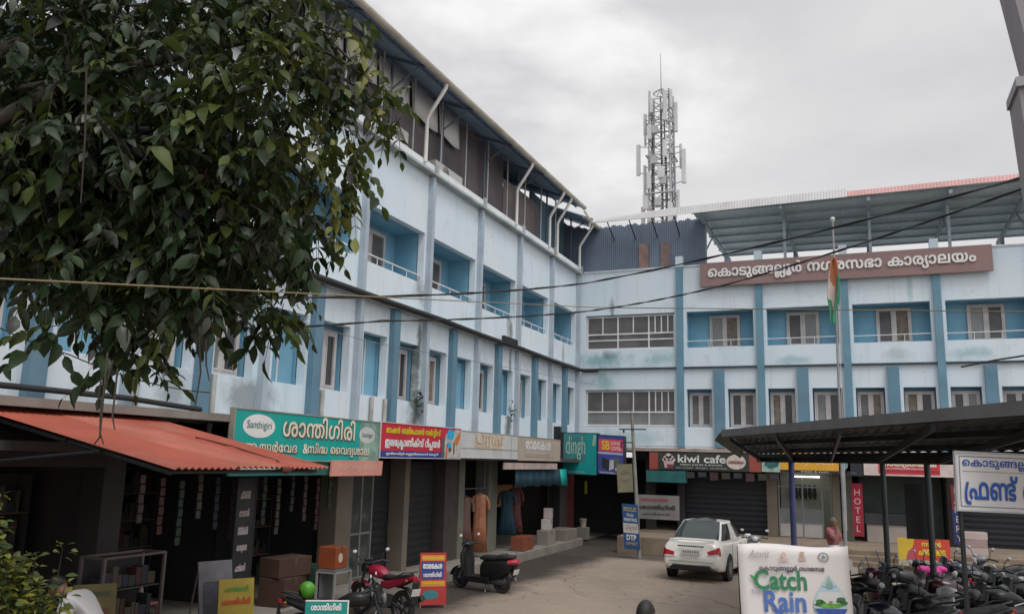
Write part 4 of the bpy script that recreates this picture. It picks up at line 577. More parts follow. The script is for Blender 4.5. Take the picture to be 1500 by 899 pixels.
# roof over the long wing ----------------------------------------------------
def corr_sheet(b, p0, du, dv, nu, amp=.018, m=0):
    """corrugated sheet: p0 corner, du along the waves' row, dv along the ridges"""
    p0, du, dv = Vector(p0), Vector(du), Vector(dv); n = du.cross(dv).normalized(); P = []
    for i in range(nu+1):
        o = n*(amp*(1 if i % 2 else -1)); a = p0+du*(i/nu)+o; P.append([a, a+dv])
    b.grid(P, m, smooth=False)
rf = MB(); corr_sheet(rf, (.55,-32.4,12.92), (0,30.9,0), (-4.6,0,1.85), 240)
corr_sheet(rf, (.55,-1.5,12.60), (0,2.2,0), (-4.6,0,1.85), 20)
corr_sheet(rf, (-4.05,-32.4,14.77), (0,33.1,0), (-4.8,0,-1.8), 120)
rf.build('roof', mat('blue roofing sheet', (.24,.34,.47), .5, var=.12, scale=.8), office)
rt = MB(); 
for k in range(12):
    y = -31.9+k*2.9
    if y > .3: break
    rt.tube([(-.45,y,ZC1-.3),(-.45,y,13.25)], .035, 6); rt.tube([(.5,y,12.87),(-4.0,y,14.68)], .04, 6); rt.tube([(-.45,y,12.4),(.35,y,12.9)], .025, 6)
for t in (.12, .5, .9): rt.tube([(.55-4.6*t*.5,-32.4,12.86+1.85*t*.5),(.55-4.6*t*.5,-1.5,12.86+1.85*t*.5)], .03, 6)
rt.build('roof_frame', STEELB, office)
gt = MB()
for (y0, y1, z) in ((-32.4,-1.5,12.90), (-1.5,.6,12.58)):
    gt.loft([[(.62+.10*math.cos(a), y, z+.02-.10*abs(math.sin(a)) if math.sin(a) < 0 else z+.02) for a in [math.pi+math.pi*k/6 for k in range(7)]]+[(.62+.085*math.cos(a), y, z+.025-.085*abs(math.sin(a))) for a in [2*math.pi-math.pi*k/6 for k in range(7)]] for y in (y0, y1)], smooth=False)
gt.build('gutter', mat('stained gutter', (.50,.47,.40), .6, var=.2, scale=1.5, dirt=(.2,.16,.1), dirt_amt=.6), office)
def downpipe(y, zt, zk, ze, xw=.06):
    b = MB(); b.tube([(.60,y,zt),(.58,y,zt-.12),(.12,y-.55*0,zk),(xw,y,zk-.12),(xw,y,ze)], .055, 8); b.build('downpipe', PIPE, office)
for y, zt, zk, ze in ((-13.45,12.85,12.05,10.72),(-7.1,12.85,12.05,10.72),(-3.9,12.85,12.0,10.75),(-3.05,12.85,12.0,10.72),(-.35,12.55,11.75,10.7),(-19.6,12.85,12.05,10.72),(-25.6,12.85,12.05,10.72)): downpipe(y, zt, zk, ze)
for y in (-17.15,-15.95+.75,-14.6,-20.4,-22.1): 
    b = MB(); b.tube([(-.09,y,4.36),(-.09,y,3.0)], .05, 8); b.build('downpipe', mat('grimy pipe', (.42,.42,.40), .6, var=.2, dirt=(.15,.14,.12), dirt_amt=.6), office)
b = MB(); b.tube([(.60,-1.45,12.80),(.60,-1.0,12.72),(.60,-.75,12.62),(.60,-.75,12.35)], .05, 8); b.build('downpipe', PIPE, office)
for k in range(19):
    y = -31.2+1.62*k; q = MB(); q.tube([(-.40,y,10.7),(-.40,y,13.2)], .028, 6); q.build('terrace_post', GALV, office)
# shade sheets behind the terrace parapet, with folded tarpaulin at the top
nb = MB(); P = []; n = 300
for i in range(n+1):
    y = -32.2+25.4*i/n; P.append([(-.62+.02*(i % 2)+.02*math.sin(i*.7), y, 10.75), (-.62+.02*(i % 2)+.02*math.sin(i*.7), y, 13.2)])
nb.grid(P, 0, False); nb.build('shade_sheet', NET, office, solid=.004)
for y0, y1, zl in ((-18.2,-16.7,12.25),(-16.6,-15.2,12.2),(-15.1,-13.55,12.2),(-13.4,-11.9,12.2),(-11.8,-10.5,12.2)):
    q = MB(); P = []
    for i in range(9):
        y = y0+(y1-y0)*i/8; P.append([(-.50, y, 13.1), (-.46+.02*math.sin(i*1.3), y, (zl+13.1)/2), (-.45+.015*math.cos(i), y, zl+.05*math.sin(i*.8))])
    q.grid(P); q.build('tarpaulin', mat('white tarpaulin', (.62,.62,.62), .6, var=.08, dirt=(.4,.38,.35), dirt_amt=.4), office, solid=.01)
nb = MB(); P = []
for i in range(41):
    y = -6.75+3.4*i/40; P.append([(-.62+.015*(i % 2), y, 10.6), (-.62+.015*(i % 2), y, 12.55)])
nb.grid(P, 0, False); nb.build('shade_sheet', mat('faded brown sheet', (.17,.15,.145), .9, var=.3, scale=.7), office, solid=.004)
q = MB(); q.box(-1.0,-.9,-3.4,.40,10.45,13.15); q.build('terrace_wall', mat('dim teal terrace wall', (.10,.19,.24), .8, var=.25, scale=.6), office)
q = MB(); q.box(-3.0,-2.9,-6.7,.2,10.45,13.9); q.build('terrace_wall', mat('turquoise terrace wall', (.16,.32,.38), .8, var=.2), office)
for y0, y1, h in ((-6.6,-5.4,1.35),(-5.2,-3.4,1.7)):
    q = MB(); q.box(-1.6,-.8,y0,y1,10.45,10.45+h+.6); q.build('store_cupboard', mat('weathered beige board', (.36,.33,.29), .8, var=.2), office, bevel=.02)
# blue sheet partition and flat roof on the name-board wing --------------------
pb = MB(); P = []
for i in range(241):
    x = -5.6+10.6*i/240; zt = 12.60+.03*math.sin(i*.9)+.03*math.sin(i*.37)+(.05 if i % 2 else 0)+max(0,-x)*.32; P.append([(x, .42+.015*(i % 2), 10.45), (x, .42+.015*(i % 2), zt)])
pb.grid(P, 0, False); pb.build('sheet_partition', STEELB, office, solid=.004)
for x0, x1, m in ((2.35,2.75,(.20,.13,.11)),(3.25,3.6,(.18,.12,.11))):
    q = MB(); q.box(x0, x1, .36, .40, 10.5, 11.75); q.build('sheet_partition', mat('rusty sheet %g' % x0, m, .8, var=.3), office)
rr = MB(); corr_sheet(rr, (4.7,-.95,12.62), (15.6,0,0), (0,8.2,.12), 120, .008); rr.build('roof', ROOFU, office)
pr = MB()
for y in (-.7,.6,1.9,3.2,4.5,5.8,7.0): pr.box(4.7,20.2,y-.03,y+.03,12.50+.0146*(y+.95),12.58+.0146*(y+.95))
for x in (5.0,8.0,11.0,13.6,16.0,18.9):
    pr.box(x-.06,x+.06,-.9,7.2,12.36,12.50)
    pr.box(x-.07,x+.07,5.9,6.05,10.45,12.36)
    pr.hexa([(x-.05,.5,10.45),(x+.05,.5,10.45),(x+.05,.62,10.45),(x-.05,.62,10.45),(x-.05,.5,12.36),(x+.05,.5,12.36),(x+.05,.62,12.36),(x-.05,.62,12.36)])
    pr.tube([(x,.56,11.3),(x,2.4,12.38)], .04, 6)
pr.build('roof_frame', mat('grey roof frame', (.34,.42,.47), .6, var=.15), office)
fa = MB()
corr_sheet(fa, (.86,-1.0,12.42), (3.4,0,-.04), (0,-.02,.04), 20); fa = MB()
fa.hexa([(.7,-1.05,12.40),(4.2,-1.05,12.40),(4.2,-1.0,12.40),(.7,-1.0,12.40),(1.0,-.95,12.56),(4.2,-.95,12.75),(4.2,-.90,12.75),(1.0,-.90,12.56)])
corr_sheet(fa, (4.2,-1.02,12.42), (6.1,0,.11), (0,.10,.33), 120, .006); fa.build('roof_edge', GREYS, office, solid=.006)
fb = MB(); corr_sheet(fb, (10.3,-1.02,12.54), (9.9,0,.10), (0,.08,.215), 180, .006); fb.build('roof_edge', PINK, office, solid=.006)
sc = MB()
for x in (1.3,2.2,3.1,4.0): sc.tube([(x,.45,12.0),(x,-.6,12.5)], .025, 6)
sc.build('roof_frame', DKSTEEL, office)
rp = MB(); rp.box(-.2,19.4,8.7,8.9,10.45,11.0); rp.build('parapet', WALL, office)

# ground storey: shops -------------------------------------------------------
pl = MB(); pl.box(-8.9,.9,uA,-2.2,0,.28); pl.box(-8.9,.35,-2.2,8.9,0,.06); pl.build('plinth', CONC, office, bevel=.015)
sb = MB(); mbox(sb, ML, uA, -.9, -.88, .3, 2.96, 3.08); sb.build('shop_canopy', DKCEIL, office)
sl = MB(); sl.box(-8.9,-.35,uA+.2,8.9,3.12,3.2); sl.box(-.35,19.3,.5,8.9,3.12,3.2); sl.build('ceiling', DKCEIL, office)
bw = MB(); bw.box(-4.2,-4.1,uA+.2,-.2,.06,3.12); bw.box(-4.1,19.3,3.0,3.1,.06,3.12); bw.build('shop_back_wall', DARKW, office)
def col(M, u0, u1, d0, d1, z0, z1, m, name='shop_pillar'):
    b = MB(); mbox(b, M, u0, u1, d0, d1, z0, z1); return b.build(name, m, office, bevel=.012)
PILL = mat('brown pillar paint', (.055,.043,.04), .8, var=.2, dirt=(.08,.07,.06), dirt_amt=.5)
PALEP = mat('pale green pillar paint', (.15,.15,.12), .8, var=.12, dirt=(.18,.17,.14), dirt_amt=.4)
for u0, u1, m in ((-16.5,-15.9,BEIGE),(-13.62,-13.38,BEIGE),(-11.45,-10.75,PILL),(-10.6,-10.25,PALEP),(-8.6,-7.95,PALEP),(-2.35,-1.35,PILL),(-19.6,-19.1,DARKW),(-22.6,-22.2,DARKW)):
    col(ML, u0, u1, .0, .45, .28 if u0 < -2.4 else .06, 2.96, m)
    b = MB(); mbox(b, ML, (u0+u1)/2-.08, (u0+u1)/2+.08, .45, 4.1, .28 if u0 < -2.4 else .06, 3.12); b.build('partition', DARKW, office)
col(ML, -1.35, -.2, .12, .2, .06, 2.96, MAROON, 'door')
# rolled-up shutter boxes and half-open shutter leaves
def shutter(M, u0, u1, d, z0, z1, m=SHUT):
    b = MB(); n = int((z1-z0)/.09)
    P = []
    for i in range(n+1):
        z = z0+(z1-z0)*i/n; P.append([M(u0, d-(.012 if i % 2 else 0), z), M(u1, d-(.012 if i % 2 else 0), z)])
    b.grid(P, 0, False); mbox(b, M, u0, u1, d-.04, d+.02, z0-.05, z0+.02); return b.build('shutter', m, office, solid=.006)
shutter(ML, -13.3, -11.6, .32, .34, 2.9, mat('dark shutter', (.014,.014,.016), .6, var=.2))
shutter(ML, -15.6, -13.7, .42, .34, 2.9, mat('dark shutter', (.035,.035,.04)))
def glass_door(M, u0, u1, d, z0, z1, fm):
    f = MB(); t = .05
    for u in (u0, u1-t, (u0+u1)/2-t/2): mbox(f, M, u, u+t, d, d+.06, z0, z1)
    for z in (z0, z1-t, z0+.95): mbox(f, M, u0, u1, d+.01, d+.05, z, z+t)
    o = f.build('glass_door', fm, office)
    p = MB(); mbox(p, M, u0+t, u1-t, d+.025, d+.035, z0+t, z1-t); p.build('pane', mat('shop glass', (.05,.06,.055), .08, var=.2, spec=.6), o)
glass_door(ML, -15.85, -14.9, .1, .3, 2.7, mat('aluminium frame', (.22,.225,.22), .4, metal=.3))
glass_door(ML, -10.2, -8.7, 1.6, .3, 2.8, mat('aluminium frame', (.42,.43,.42)))
# name-board wing: platform, steps, pillars, shutters
st = MB(); st.box(2.6,19.4,-3.7,8.9,0,.56); st.box(6.8,14.2,-4.05,-3.701,0,.42); st.box(6.8,14.2,-4.4,-4.051,0,.28); st.box(6.8,14.2,-4.75,-4.401,0,.14)
st.build('plinth', mat('worn step concrete', (.22,.17,.125), .9, var=.18, scale=2, dirt=(.12,.09,.07), dirt_amt=.6, bump=.2), office, bevel=.012)
for u0, u1, m, d0 in ((2.75,3.1,DARKW,-.3),(3.95,4.2,DARKW,-.3),(7.15,7.5,BEIGE,-.3),(9.35,9.6,BEIGE,-.3),(9.75,10.0,PALEP,-.3),(12.9,13.2,PILL,-.3),(16.0,16.3,PILL,-.3)):
    col(MR, u0, u1, d0, d0+.3, .56, 3.44, m)
shutter(MR, 4.2, 7.15, .05, .6, 2.75); shutter(MR, 13.2, 16.0, .05, .6, 2.85)
for u in (4.1,7.4,9.8,12.95,16.1):
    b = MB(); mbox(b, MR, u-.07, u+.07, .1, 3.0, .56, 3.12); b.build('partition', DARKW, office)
# the lit shop with white tiled back and glazed front
b = MB(); mbox(b, MR, 7.5, 9.35, 1.2, 1.3, .56, 3.12); b.build('shop_back_wall', mat('pale shop wall', (.46,.47,.40), .8, var=.12), office)
f = MB()
for u in (7.55, 8.35, 9.0, 9.3): mbox(f, MR, u-.025, u+.025, -.1, -.04, .56, 2.75)
for z in (2.3, 2.72): mbox(f, MR, 7.5, 9.35, -.095, -.045, z-.025, z+.025)
mbox(f, MR, 7.55, 9.0, -.095, -.045, 1.02, 1.07)
sf = f.build('shop_front', mat('aluminium frame', (.42,.43,.42)), office)
p = MB(); mbox(p, MR, 7.57, 8.98, -.09, -.05, .58, 1.02); p.build('panel', mat('pale panel', (.42,.40,.38), .6, var=.08), sf)
p = MB(); mbox(p, MR, 7.57, 8.98, -.075, -.068, 1.07, 1.55); p.build('pane', mat('clear shop glass', (.16,.18,.18), .06, var=.1, spec=.5), sf)
# ---------------------------------------------------------------- signs
def flat(name, c, rough=.5, **k):
    """printed or painted flat colour, a little faded and dusty"""
    return mat(name, c, rough, var=k.pop('var', .10), scale=k.pop('scale', 1.8), dirt=tuple(.5*x+.09 for x in c), dirt_amt=.30, **k)
TEAL = flat('teal sign vinyl', (.0,.33,.29)); CREAM = flat('cream letter', (.70,.66,.52)); RED = flat('red sign vinyl', (.50,.015,.04)); YEL = flat('yellow vinyl', (.66,.52,.02))
NAVY = flat('navy vinyl', (.02,.04,.22)); WVIN = flat('white vinyl', (.70,.70,.69)); BLKV = flat('black vinyl', (.02,.02,.022)); ORV = flat('orange vinyl', (.70,.36,.03))
SGREY = flat('shadow letter', (.10,.09,.07)); SKYB = flat('sky blue vinyl', (.02,.36,.62)); PEACH = flat('faded pink vinyl', (.62,.27,.22)); INK = flat('blue ink', (.02,.10,.42)); LGREEN = flat('leaf green vinyl', (.06,.32,.13))
class Face:
    """flat face of a board: origin bottom-left, right and up vectors"""
    def __init__(s, o, r, u): s.o, s.r, s.u = Vector(o), Vector(r).normalized(), Vector(u).normalized(); s.n = s.r.cross(s.u)
    def p(s, x, y, d=0): return s.o+s.r*x+s.u*y+s.n*d
    def rect(s, b, x0, y0, x1, y1, d=.004, m=0): b.quad(s.p(x0,y0,d), s.p(x1,y0,d), s.p(x1,y1,d), s.p(x0,y1,d), m)
    def poly(s, b, pts, d=.004, m=0): b.add([s.p(x,y,d) for x, y in pts], [tuple(range(len(pts)))], m)
    def oval(s, b, x, y, rx, ry, d=.004, m=0, n=28): s.poly(b, [(x+rx*math.cos(2*math.pi*k/n), y+ry*math.sin(2*math.pi*k/n)) for k in range(n)], d, m)
    def text(s, b, t, x, y, w=None, h=None, d=.006, **k): letters(b, t, s.p(x,y,d), s.r, s.u, w, h, **k)
    def slab(s, b, w, h, t=.06, m=0): b.hexa([s.p(0,0,-t),s.p(w,0,-t),s.p(w,0,0),s.p(0,0,0),s.p(0,h,-t),s.p(w,h,-t),s.p(w,h,0),s.p(0,h,0)], m)
def board(name, label, cat, F, w, h, m, t=.06, frame=None, fw=.03):
    root = thing(name, label, cat, F.p(w/2, 0, -t/2), world=True)
    b = MB(); F.slab(b, w, h, t); b.build('panel', m, root)
    if frame:
        b = MB()
        for (x0,y0,x1,y1) in ((-fw,-fw,w+fw,0),(-fw,h,w+fw,h+fw),(-fw,0,0,h),(w,0,w+fw,h)):
            b.hexa([F.p(x0,y0,-t),F.p(x1,y0,-t),F.p(x1,y0,.015),F.p(x0,y0,.015),F.p(x0,y1,-t),F.p(x1,y1,-t),F.p(x1,y1,.015),F.p(x0,y1,.015)])
        b.build('frame', frame, root)
    return root
FL = lambda y0, z0, x=.92: Face((x, y0, z0), (0,1,0), (0,0,1))       # faces the yard from the long wing
FR = lambda x0, z0, y: Face((x0, y, z0), (1,0,0), (0,0,1))
def lett(root, F, items):
    """items: (material, function(b))"""
    for m, fn in items:
        b = MB(); fn(b); b.build('lettering', m, root)

# brown name board on the parapet
F = Face((4.88,-.12,9.74), (9.9,0,.0), (0,0,1)); w, h = 9.92, .92
r = board('name_board', 'long brown board with raised white Malayalam letters on the parapet', 'sign', F, w, h, mat('brown board paint', (.25,.165,.16), .7, var=.10, scale=1.2, dirt=(.20,.18,.18), dirt_amt=.6), t=.12)
lett(r, F, [(WVIN, lambda b: F.text(b, 'office', .32, .17, 9.1, .62, d=.03, mal=True, bold=.010, depth=.05))])
b = MB()
for k in range(6): b.tube([(5.6+1.7*k,-.02,9.9),(5.6+1.7*k,.16,9.9)], .03, 6)
b.build('bracket', STEEL, r)

# green ayurveda sign
F = FL(-20.95, 2.92); w, h = 4.5, .82
F = Face((.93,-20.95,2.90), (0,1,-.004), (0,0,1))
r = board('shop_sign', 'wide teal ayurveda shop sign with two lines of cream Malayalam letters and a white oval', 'sign', F, w, h, TEAL, t=.10, frame=mat('aged sign frame', (.28,.25,.22), .7, var=.2), fw=.02)
b = MB(); F.oval(b, .62, .56, .42, .20); b.build('badge', WVIN, r)
b = MB(); F.rect(b, 3.75, .012, 4.49, .80, .004); b.build('panel', mat('sun-bleached vinyl', (.20,.33,.27), .7, var=.35, scale=4, dirt=(.10,.10,.08), dirt_amt=.8), r)
b = MB(); F.oval(b, 4.02, .54, .30, .17, .008); b.build('badge', flat('faded white', (.5,.52,.5)), r)
lett(r, F, [(SGREY, lambda b: (F.text(b, 'santhi', 1.275, .385, 2.3, .40, mal=True, bold=.03, d=.006), F.text(b, 'ayur', .27, .055, 3.85, .25, mal=True, bold=.025, d=.006))),
            (CREAM, lambda b: (F.text(b, 'santhi', 1.25, .41, 2.3, .40, mal=True, d=.014), F.text(b, 'ayur', .25, .075, 3.85, .25, mal=True, d=.014), F.text(b, '&', 1.86, .12, .17, .18, bold=.02, d=.014))),
            (flat('dark green ink', (.02,.15,.13)), lambda b: (F.text(b, 'Santhigiri', .30, .48, .64, .17, d=.012), F.text(b, 'Santhigiri', 3.82, .47, .42, .12, d=.016)))])
F = FL(-20.95, 2.62, .90)
r = board('shop_sign', 'narrow dark green strip sign under the wide teal ayurveda sign', 'sign', F, 2.85, .24, flat('dark green vinyl', (.01,.10,.085)), t=.05)
lett(r, F, [(WVIN, lambda b: (F.text(b, 'med', .25, .05, .9, .14, mal=True), F.text(b, 'pharm', 1.5, .05, .8, .14, mal=True)))])
F = Face((.98,-18.2,2.60), (0,1,0), (.05,0,1))
r = board('shop_sign', 'faded salmon pink strip sign below the bleached end of the teal sign', 'sign', F, 1.85, .30, PEACH, t=.04)
lett(r, F, [(flat('faded lettering', (.66,.42,.36)), lambda b: F.text(b, 'med', .2, .08, 1.4, .15, mal=True))])

# red repair shop sign
F = Face((.95,-16.42,2.98), (0,1,.004), (0,0,1)); w, h = 3.86, .74
r = board('shop_sign', 'bright red shop sign with yellow and white Malayalam lines and a tool picture', 'sign', F, w, h, RED, t=.08, frame=flat('white sign frame', (.6,.6,.6)), fw=.015)
b = MB(); F.rect(b, 0, 0, w, .145); b.build('panel', NAVY, r)
b = MB(); F.poly(b, [(2.92,.01),(3.84,.01),(3.85,.70),(3.55,.72),(3.3,.55),(3.02,.6)], .006); b.build('picture', flat('pale picture', (.45,.42,.38), var=.3, scale=6), r)
pic = MB(); F.rect(pic, 2.80,.02,2.98,.50,.009); pic.build('picture', flat('grey machine picture', (.09,.09,.10), var=.3, scale=9), r)
pic = MB(); F.oval(pic, 3.28,.58,.20,.13,.010); pic.build('picture', SKYB, r)
pic = MB(); F.oval(pic, 3.22,.32,.12,.07,.010); pic.build('picture', SKYB, r)
pic = MB(); F.poly(pic, [(3.02,.02),(3.12,.02),(3.14,.32),(3.06,.34)], .010); F.poly(pic, [(3.5,.45),(3.84,.70),(3.80,.48),(3.62,.28)], .009); pic.build('picture', flat('orange print', (.55,.16,.04)), r)
pic = MB(); F.rect(pic, 3.2,.16,3.34,.26,.010); F.rect(pic, 3.45,.10,3.52,.40,.010); pic.build('picture', flat('dark print', (.10,.06,.05)), r)
lett(r, F, [(YEL, lambda b: F.text(b, 'mob', .20, .475, 2.55, .21, mal=True, bold=.03)), (WVIN, lambda b: (F.text(b, 'elec', .18, .17, 2.55, .28, mal=True, bold=.03), F.text(b, 'inv', .25, .035, 2.4, .085, mal=True, bold=.02)))])
# bleached grey sign and the beige one beside it
F = FL(-12.52, 3.02, .94); w, h = 3.82, .68
r = board('shop_sign', 'sun bleached pale grey shop sign with peeling ochre letters', 'sign', F, w, h, mat('bleached sign', (.48,.50,.49), .6, var=.08, scale=2, dirt=(.40,.34,.27), dirt_amt=.7), t=.08, frame=flat('aluminium trim', (.45,.45,.45)), fw=.012)
b = MB(); F.rect(b, 0,.235,w,.25,.006); F.rect(b, 3.35,.01,3.365,.67,.006); b.build('trim', flat('grey seam', (.2,.2,.2)), r)
b = MB(); F.rect(b, .85,.26,2.75,.64,.005); b.build('panel', mat('peeling ochre', (.50,.41,.31), .7, var=.25, scale=3), r)
lett(r, F, [(flat('pale ochre letter', (.56,.50,.42)), lambda b: F.text(b, 'Ujjini', .95, .30, 1.75, .33, d=.012)), (flat('ochre letter edge', (.30,.18,.11)), lambda b: F.text(b, 'Ujjini', .93, .285, 1.75, .33, d=.009, bold=.004))])
F = FL(-8.66, 2.99, .94); w, h = 3.75, .70
r = board('shop_sign', 'plain beige shop sign with small white letters next to the teal projecting sign', 'sign', F, w, h, mat('beige sign', (.40,.35,.29), .6, var=.07, scale=2, dirt=(.3,.24,.19), dirt_amt=.5), t=.08, frame=flat('beige trim', (.30,.26,.22)), fw=.012)
b = MB(); F.rect(b, .5,.10,3.2,.115,.006); F.rect(b, .6,.17,2.8,.18,.006); b.build('trim', flat('brown ink', (.22,.17,.13)), r)
lett(r, F, [(WVIN, lambda b: F.text(b, 'rama', .6, .33, 2.2, .26, mal=True, bold=.01))])
F = FL(-9.6, 2.72, .92)
r = board('canopy_fascia', 'short dirty pink fascia board hanging under the beige shop sign', 'fascia', F, 4.5, .19, mat('dirty pink board', (.42,.33,.30), .8, var=.2, scale=4, dirt=(.2,.15,.12), dirt_amt=.7), t=.05)
# teal cloth valance below
q = MB(); P = []
for i in range(41):
    y = -8.5+4.0*i/40; P.append([(.80+.02*math.sin(i*1.1), y, 2.72), (.82+.035*math.sin(i*1.1), y, 2.2+.02*math.sin(i*.6))])
q.grid(P); o = q.build('shopfront_strip', mat('dark teal cloth', (.012,.05,.075), .8, var=.25), solid=.006); tag(o, 'dark blue cloth valance hanging below the beige shop sign', 'valance')
q = MB(); q.grid([[(.80,-4.5,2.72),(.86,-4.5,2.2)],[(.80,-3.85,2.72),(.88,-3.85,2.15)]]); o = q.build('shopfront_strip', TEAL, solid=.006); tag(o, 'bright teal end flap of the cloth valance beside the teal projecting sign', 'valance')

# two box signs standing out from the wing into the yard
F = Face((.12,-2.62,2.55), (1,0,-.012), (0,0,1)); w, h = 1.42, 1.48
r = board('projecting_sign', 'square teal projecting box sign with thin tall cream letters', 'sign', F, w, h, flat('teal green vinyl', (.0,.27,.27)), t=.35, frame=flat('black box edge', (.025,.02,.03)), fw=.01)
b = MB(); F.rect(b, 0,0,.15,h,.006); b.build('edge_strip', flat('black box edge', (.025,.02,.03)), r)
b = MB(); F.rect(b, .15,.42,1.0,h,.003); b.build('panel', flat('grey teal vinyl', (.04,.20,.20), var=.2, scale=3), r)
lett(r, F, [(flat('pale mint letter', (.34,.50,.42)), lambda b: (F.text(b, 'dingh', .24, .50, .74, .86, d=.008), F.text(b, 'ladies & kids wear', .20, .05, .8, .08, d=.008)))])
b = MB(); F.poly(b, [(1.28,1.42),(1.40,1.40),(1.36,1.05),(1.24,1.0)], .008); b.build('emblem', flat('mint emblem', (.22,.40,.30)), r)
b = MB(); b.box(-.15,.1,-2.55,-2.40,2.3,4.25); b.box(-.15,.1,-2.55,-2.45,.3,2.3); b.build('bracket', BLKP, r)
F = Face((1.58,-2.62,2.60), (1,0,-.05), (0,0,1)); w, h = .96, 1.36
r = board('projecting_sign', 'narrow blue projecting box sign with yellow and red block and printer pictures', 'sign', F, w, h, flat('violet blue vinyl', (.04,.06,.28)), t=.30, frame=flat('black box edge', (.025,.02,.03)), fw=.015)
b = MB(); F.rect(b, .03,.80,.93,1.22,.003); b.build('panel', flat('hot red vinyl', (.62,.07,.10)), r)
b = MB(); F.rect(b, .0,.69,.93,.77,.003); b.build('panel', flat('lilac vinyl', (.35,.34,.50)), r)
b = MB(); F.poly(b, [(.15,.20),(.42,.12),(.44,.48),(.16,.58)], .005); b.build('picture', BLKV, r)
b = MB(); F.poly(b, [(.42,.12),(.60,.2),(.58,.52),(.44,.48)], .006); F.rect(b, .64,.12,.78,.24,.006); b.build('picture', flat('grey print', (.45,.45,.45)), r)
b = MB(); F.poly(b, [(.62,.26),(.84,.26),(.80,.56),(.60,.58)], .005); b.build('picture', flat('olive print', (.10,.11,.08)), r)
lett(r, F, [(YEL, lambda b: F.text(b, 'SB', .14, .85, .30, .32, d=.007, bold=.02)), (flat('pink white letter', (.75,.5,.48)), lambda b: (F.text(b, 'SONIC', .48, 1.03, .40, .13, d=.007, bold=.02), F.text(b, 'COPIER', .48, .85, .40, .13, d=.007, bold=.02))), (WVIN, lambda b: (F.text(b, 'photostat', .08, .70, .75, .055), F.text(b, 'lamination', .08, .02, .72, .07)))])
b = MB(); b.box(.15,2.5,-2.50,-2.42,3.2,3.26); b.build('bracket', BLKP, r)

# cafe sign, yellow sign, red and white sign on the name-board wing
F = FR(3.06, 2.78, -.95); w, h = 4.0, .62
r = board('shop_sign', 'black kiwi cafe sign with white hand-drawn letters between an ice cream cup and a burger', 'sign', F, w, h, flat('dark green black vinyl', (.028,.038,.03)), t=.08)
b = MB(); F.rect(b, 0,0,.32,h,.004); b.build('panel', flat('terracotta vinyl', (.30,.06,.045)), r)
b = MB(); F.rect(b, 3.6,0,4.0,h+.06,.004); b.build('panel', flat('terracotta vinyl', (.30,.06,.045)), r)
b = MB()
for x, y, a in ((.62,.42,.10),(.72,.49,.11),(.82,.43,.10),(.55,.36,.07),(.9,.37,.07)): F.oval(b, x, y, a, a*.9, .008)
b.build('picture', flat('whipped cream print', (.58,.50,.48), var=.25, scale=14), r)
b = MB(); F.poly(b, [(.58,.06),(.86,.06),(.93,.32),(.52,.32)], .007); b.build('picture', flat('pink cup print', (.55,.38,.38), var=.2, scale=14), r)
b = MB(); F.rect(b, .66,.05,.88,.20,.010); b.build('picture', flat('cup label print', (.22,.04,.06)), r)
b = MB(); F.oval(b, 3.14,.33,.34,.26,.007); b.build('picture', flat('bun print', (.58,.50,.46), var=.2, scale=14), r)
b = MB(); F.oval(b, 3.14,.30,.30,.045,.010); b.build('picture', flat('filling print', (.20,.12,.09), var=.4, scale=20), r)
b = MB(); F.oval(b, 3.14,.36,.28,.03,.012); b.build('picture', flat('lettuce print', (.38,.26,.22), var=.4, scale=20), r)
lett(r, F, [(WVIN, lambda b: (F.text(b, 'kiwi cafe', 1.06, .27, 1.72, .29, bold=.018, d=.008), F.text(b, 'FRESH JUICES & SHAKES', 1.15, .15, 1.5, .075, d=.008), F.text(b, 'ice cream  burger  sandwich', 1.0, .06, 1.8, .05, d=.008)))])
F = FR(7.08, 2.80, -.96); w, h = 2.9, .66
r = board('shop_sign', 'yellow shop sign with a pale green picture at its end and a black base strip', 'sign', F, w, h, ORV, t=.08)
b = MB(); F.rect(b, 0,0,.62,h,.004); b.build('picture', flat('mint print', (.30,.44,.38), var=.3, scale=6), r)
b = MB(); F.poly(b, [(.10,.22),(.28,.10),(.55,.18),(.60,.36),(.42,.46),(.36,.60),(.28,.46),(.12,.36)], .008); b.build('picture', flat('deep green print', (.03,.13,.12), var=.4, scale=9), r)
b = MB(); F.rect(b, .62,0,w,.09,.004); b.build('panel', BLKV, r)
lett(r, F, [(flat('pale yellow letter', (.80,.62,.30)), lambda b: F.text(b, 'Fly Star', 1.15, .22, 1.3, .30, d=.008, shear=.25)), (WVIN, lambda b: F.text(b, 'travels & tours', 1.3, .02, .9, .06))])
F = FR(9.62, 2.74, -.96)
r = board('shop_sign', 'small black square sign with a blurred blue and white crest beside the yellow sign', 'sign', F, .75, .68, flat('blue black vinyl', (.02,.022,.03)), t=.08)
b = MB(); F.oval(b, .16,.38,.13,.20); F.oval(b, .36,.50,.07,.06); F.oval(b, .52,.55,.05,.05); F.rect(b, .15,.09,.55,.11); b.build('emblem', flat('grey blue crest', (.16,.26,.32), var=.5, scale=12), r)
F = FR(10.40, 2.78, -.96); w, h = 2.75, .60
r = board('shop_sign', 'red and white shop sign with cream Malayalam letters behind the shed posts', 'sign', F, w, h, flat('signal red vinyl', (.55,.04,.04)), t=.08)
b = MB(); F.rect(b, 0,0,.45,h,.004); F.rect(b, 2.3,0,w,h,.004); F.rect(b, .45,.0,2.3,.05,.004); b.build('panel', flat('pinkish white vinyl', (.60,.50,.48), var=.15, scale=4), r)
b = MB(); F.rect(b, .47,.12,2.28,.2,.005); b.build('panel', flat('crimson vinyl', (.36,.02,.07)), r)
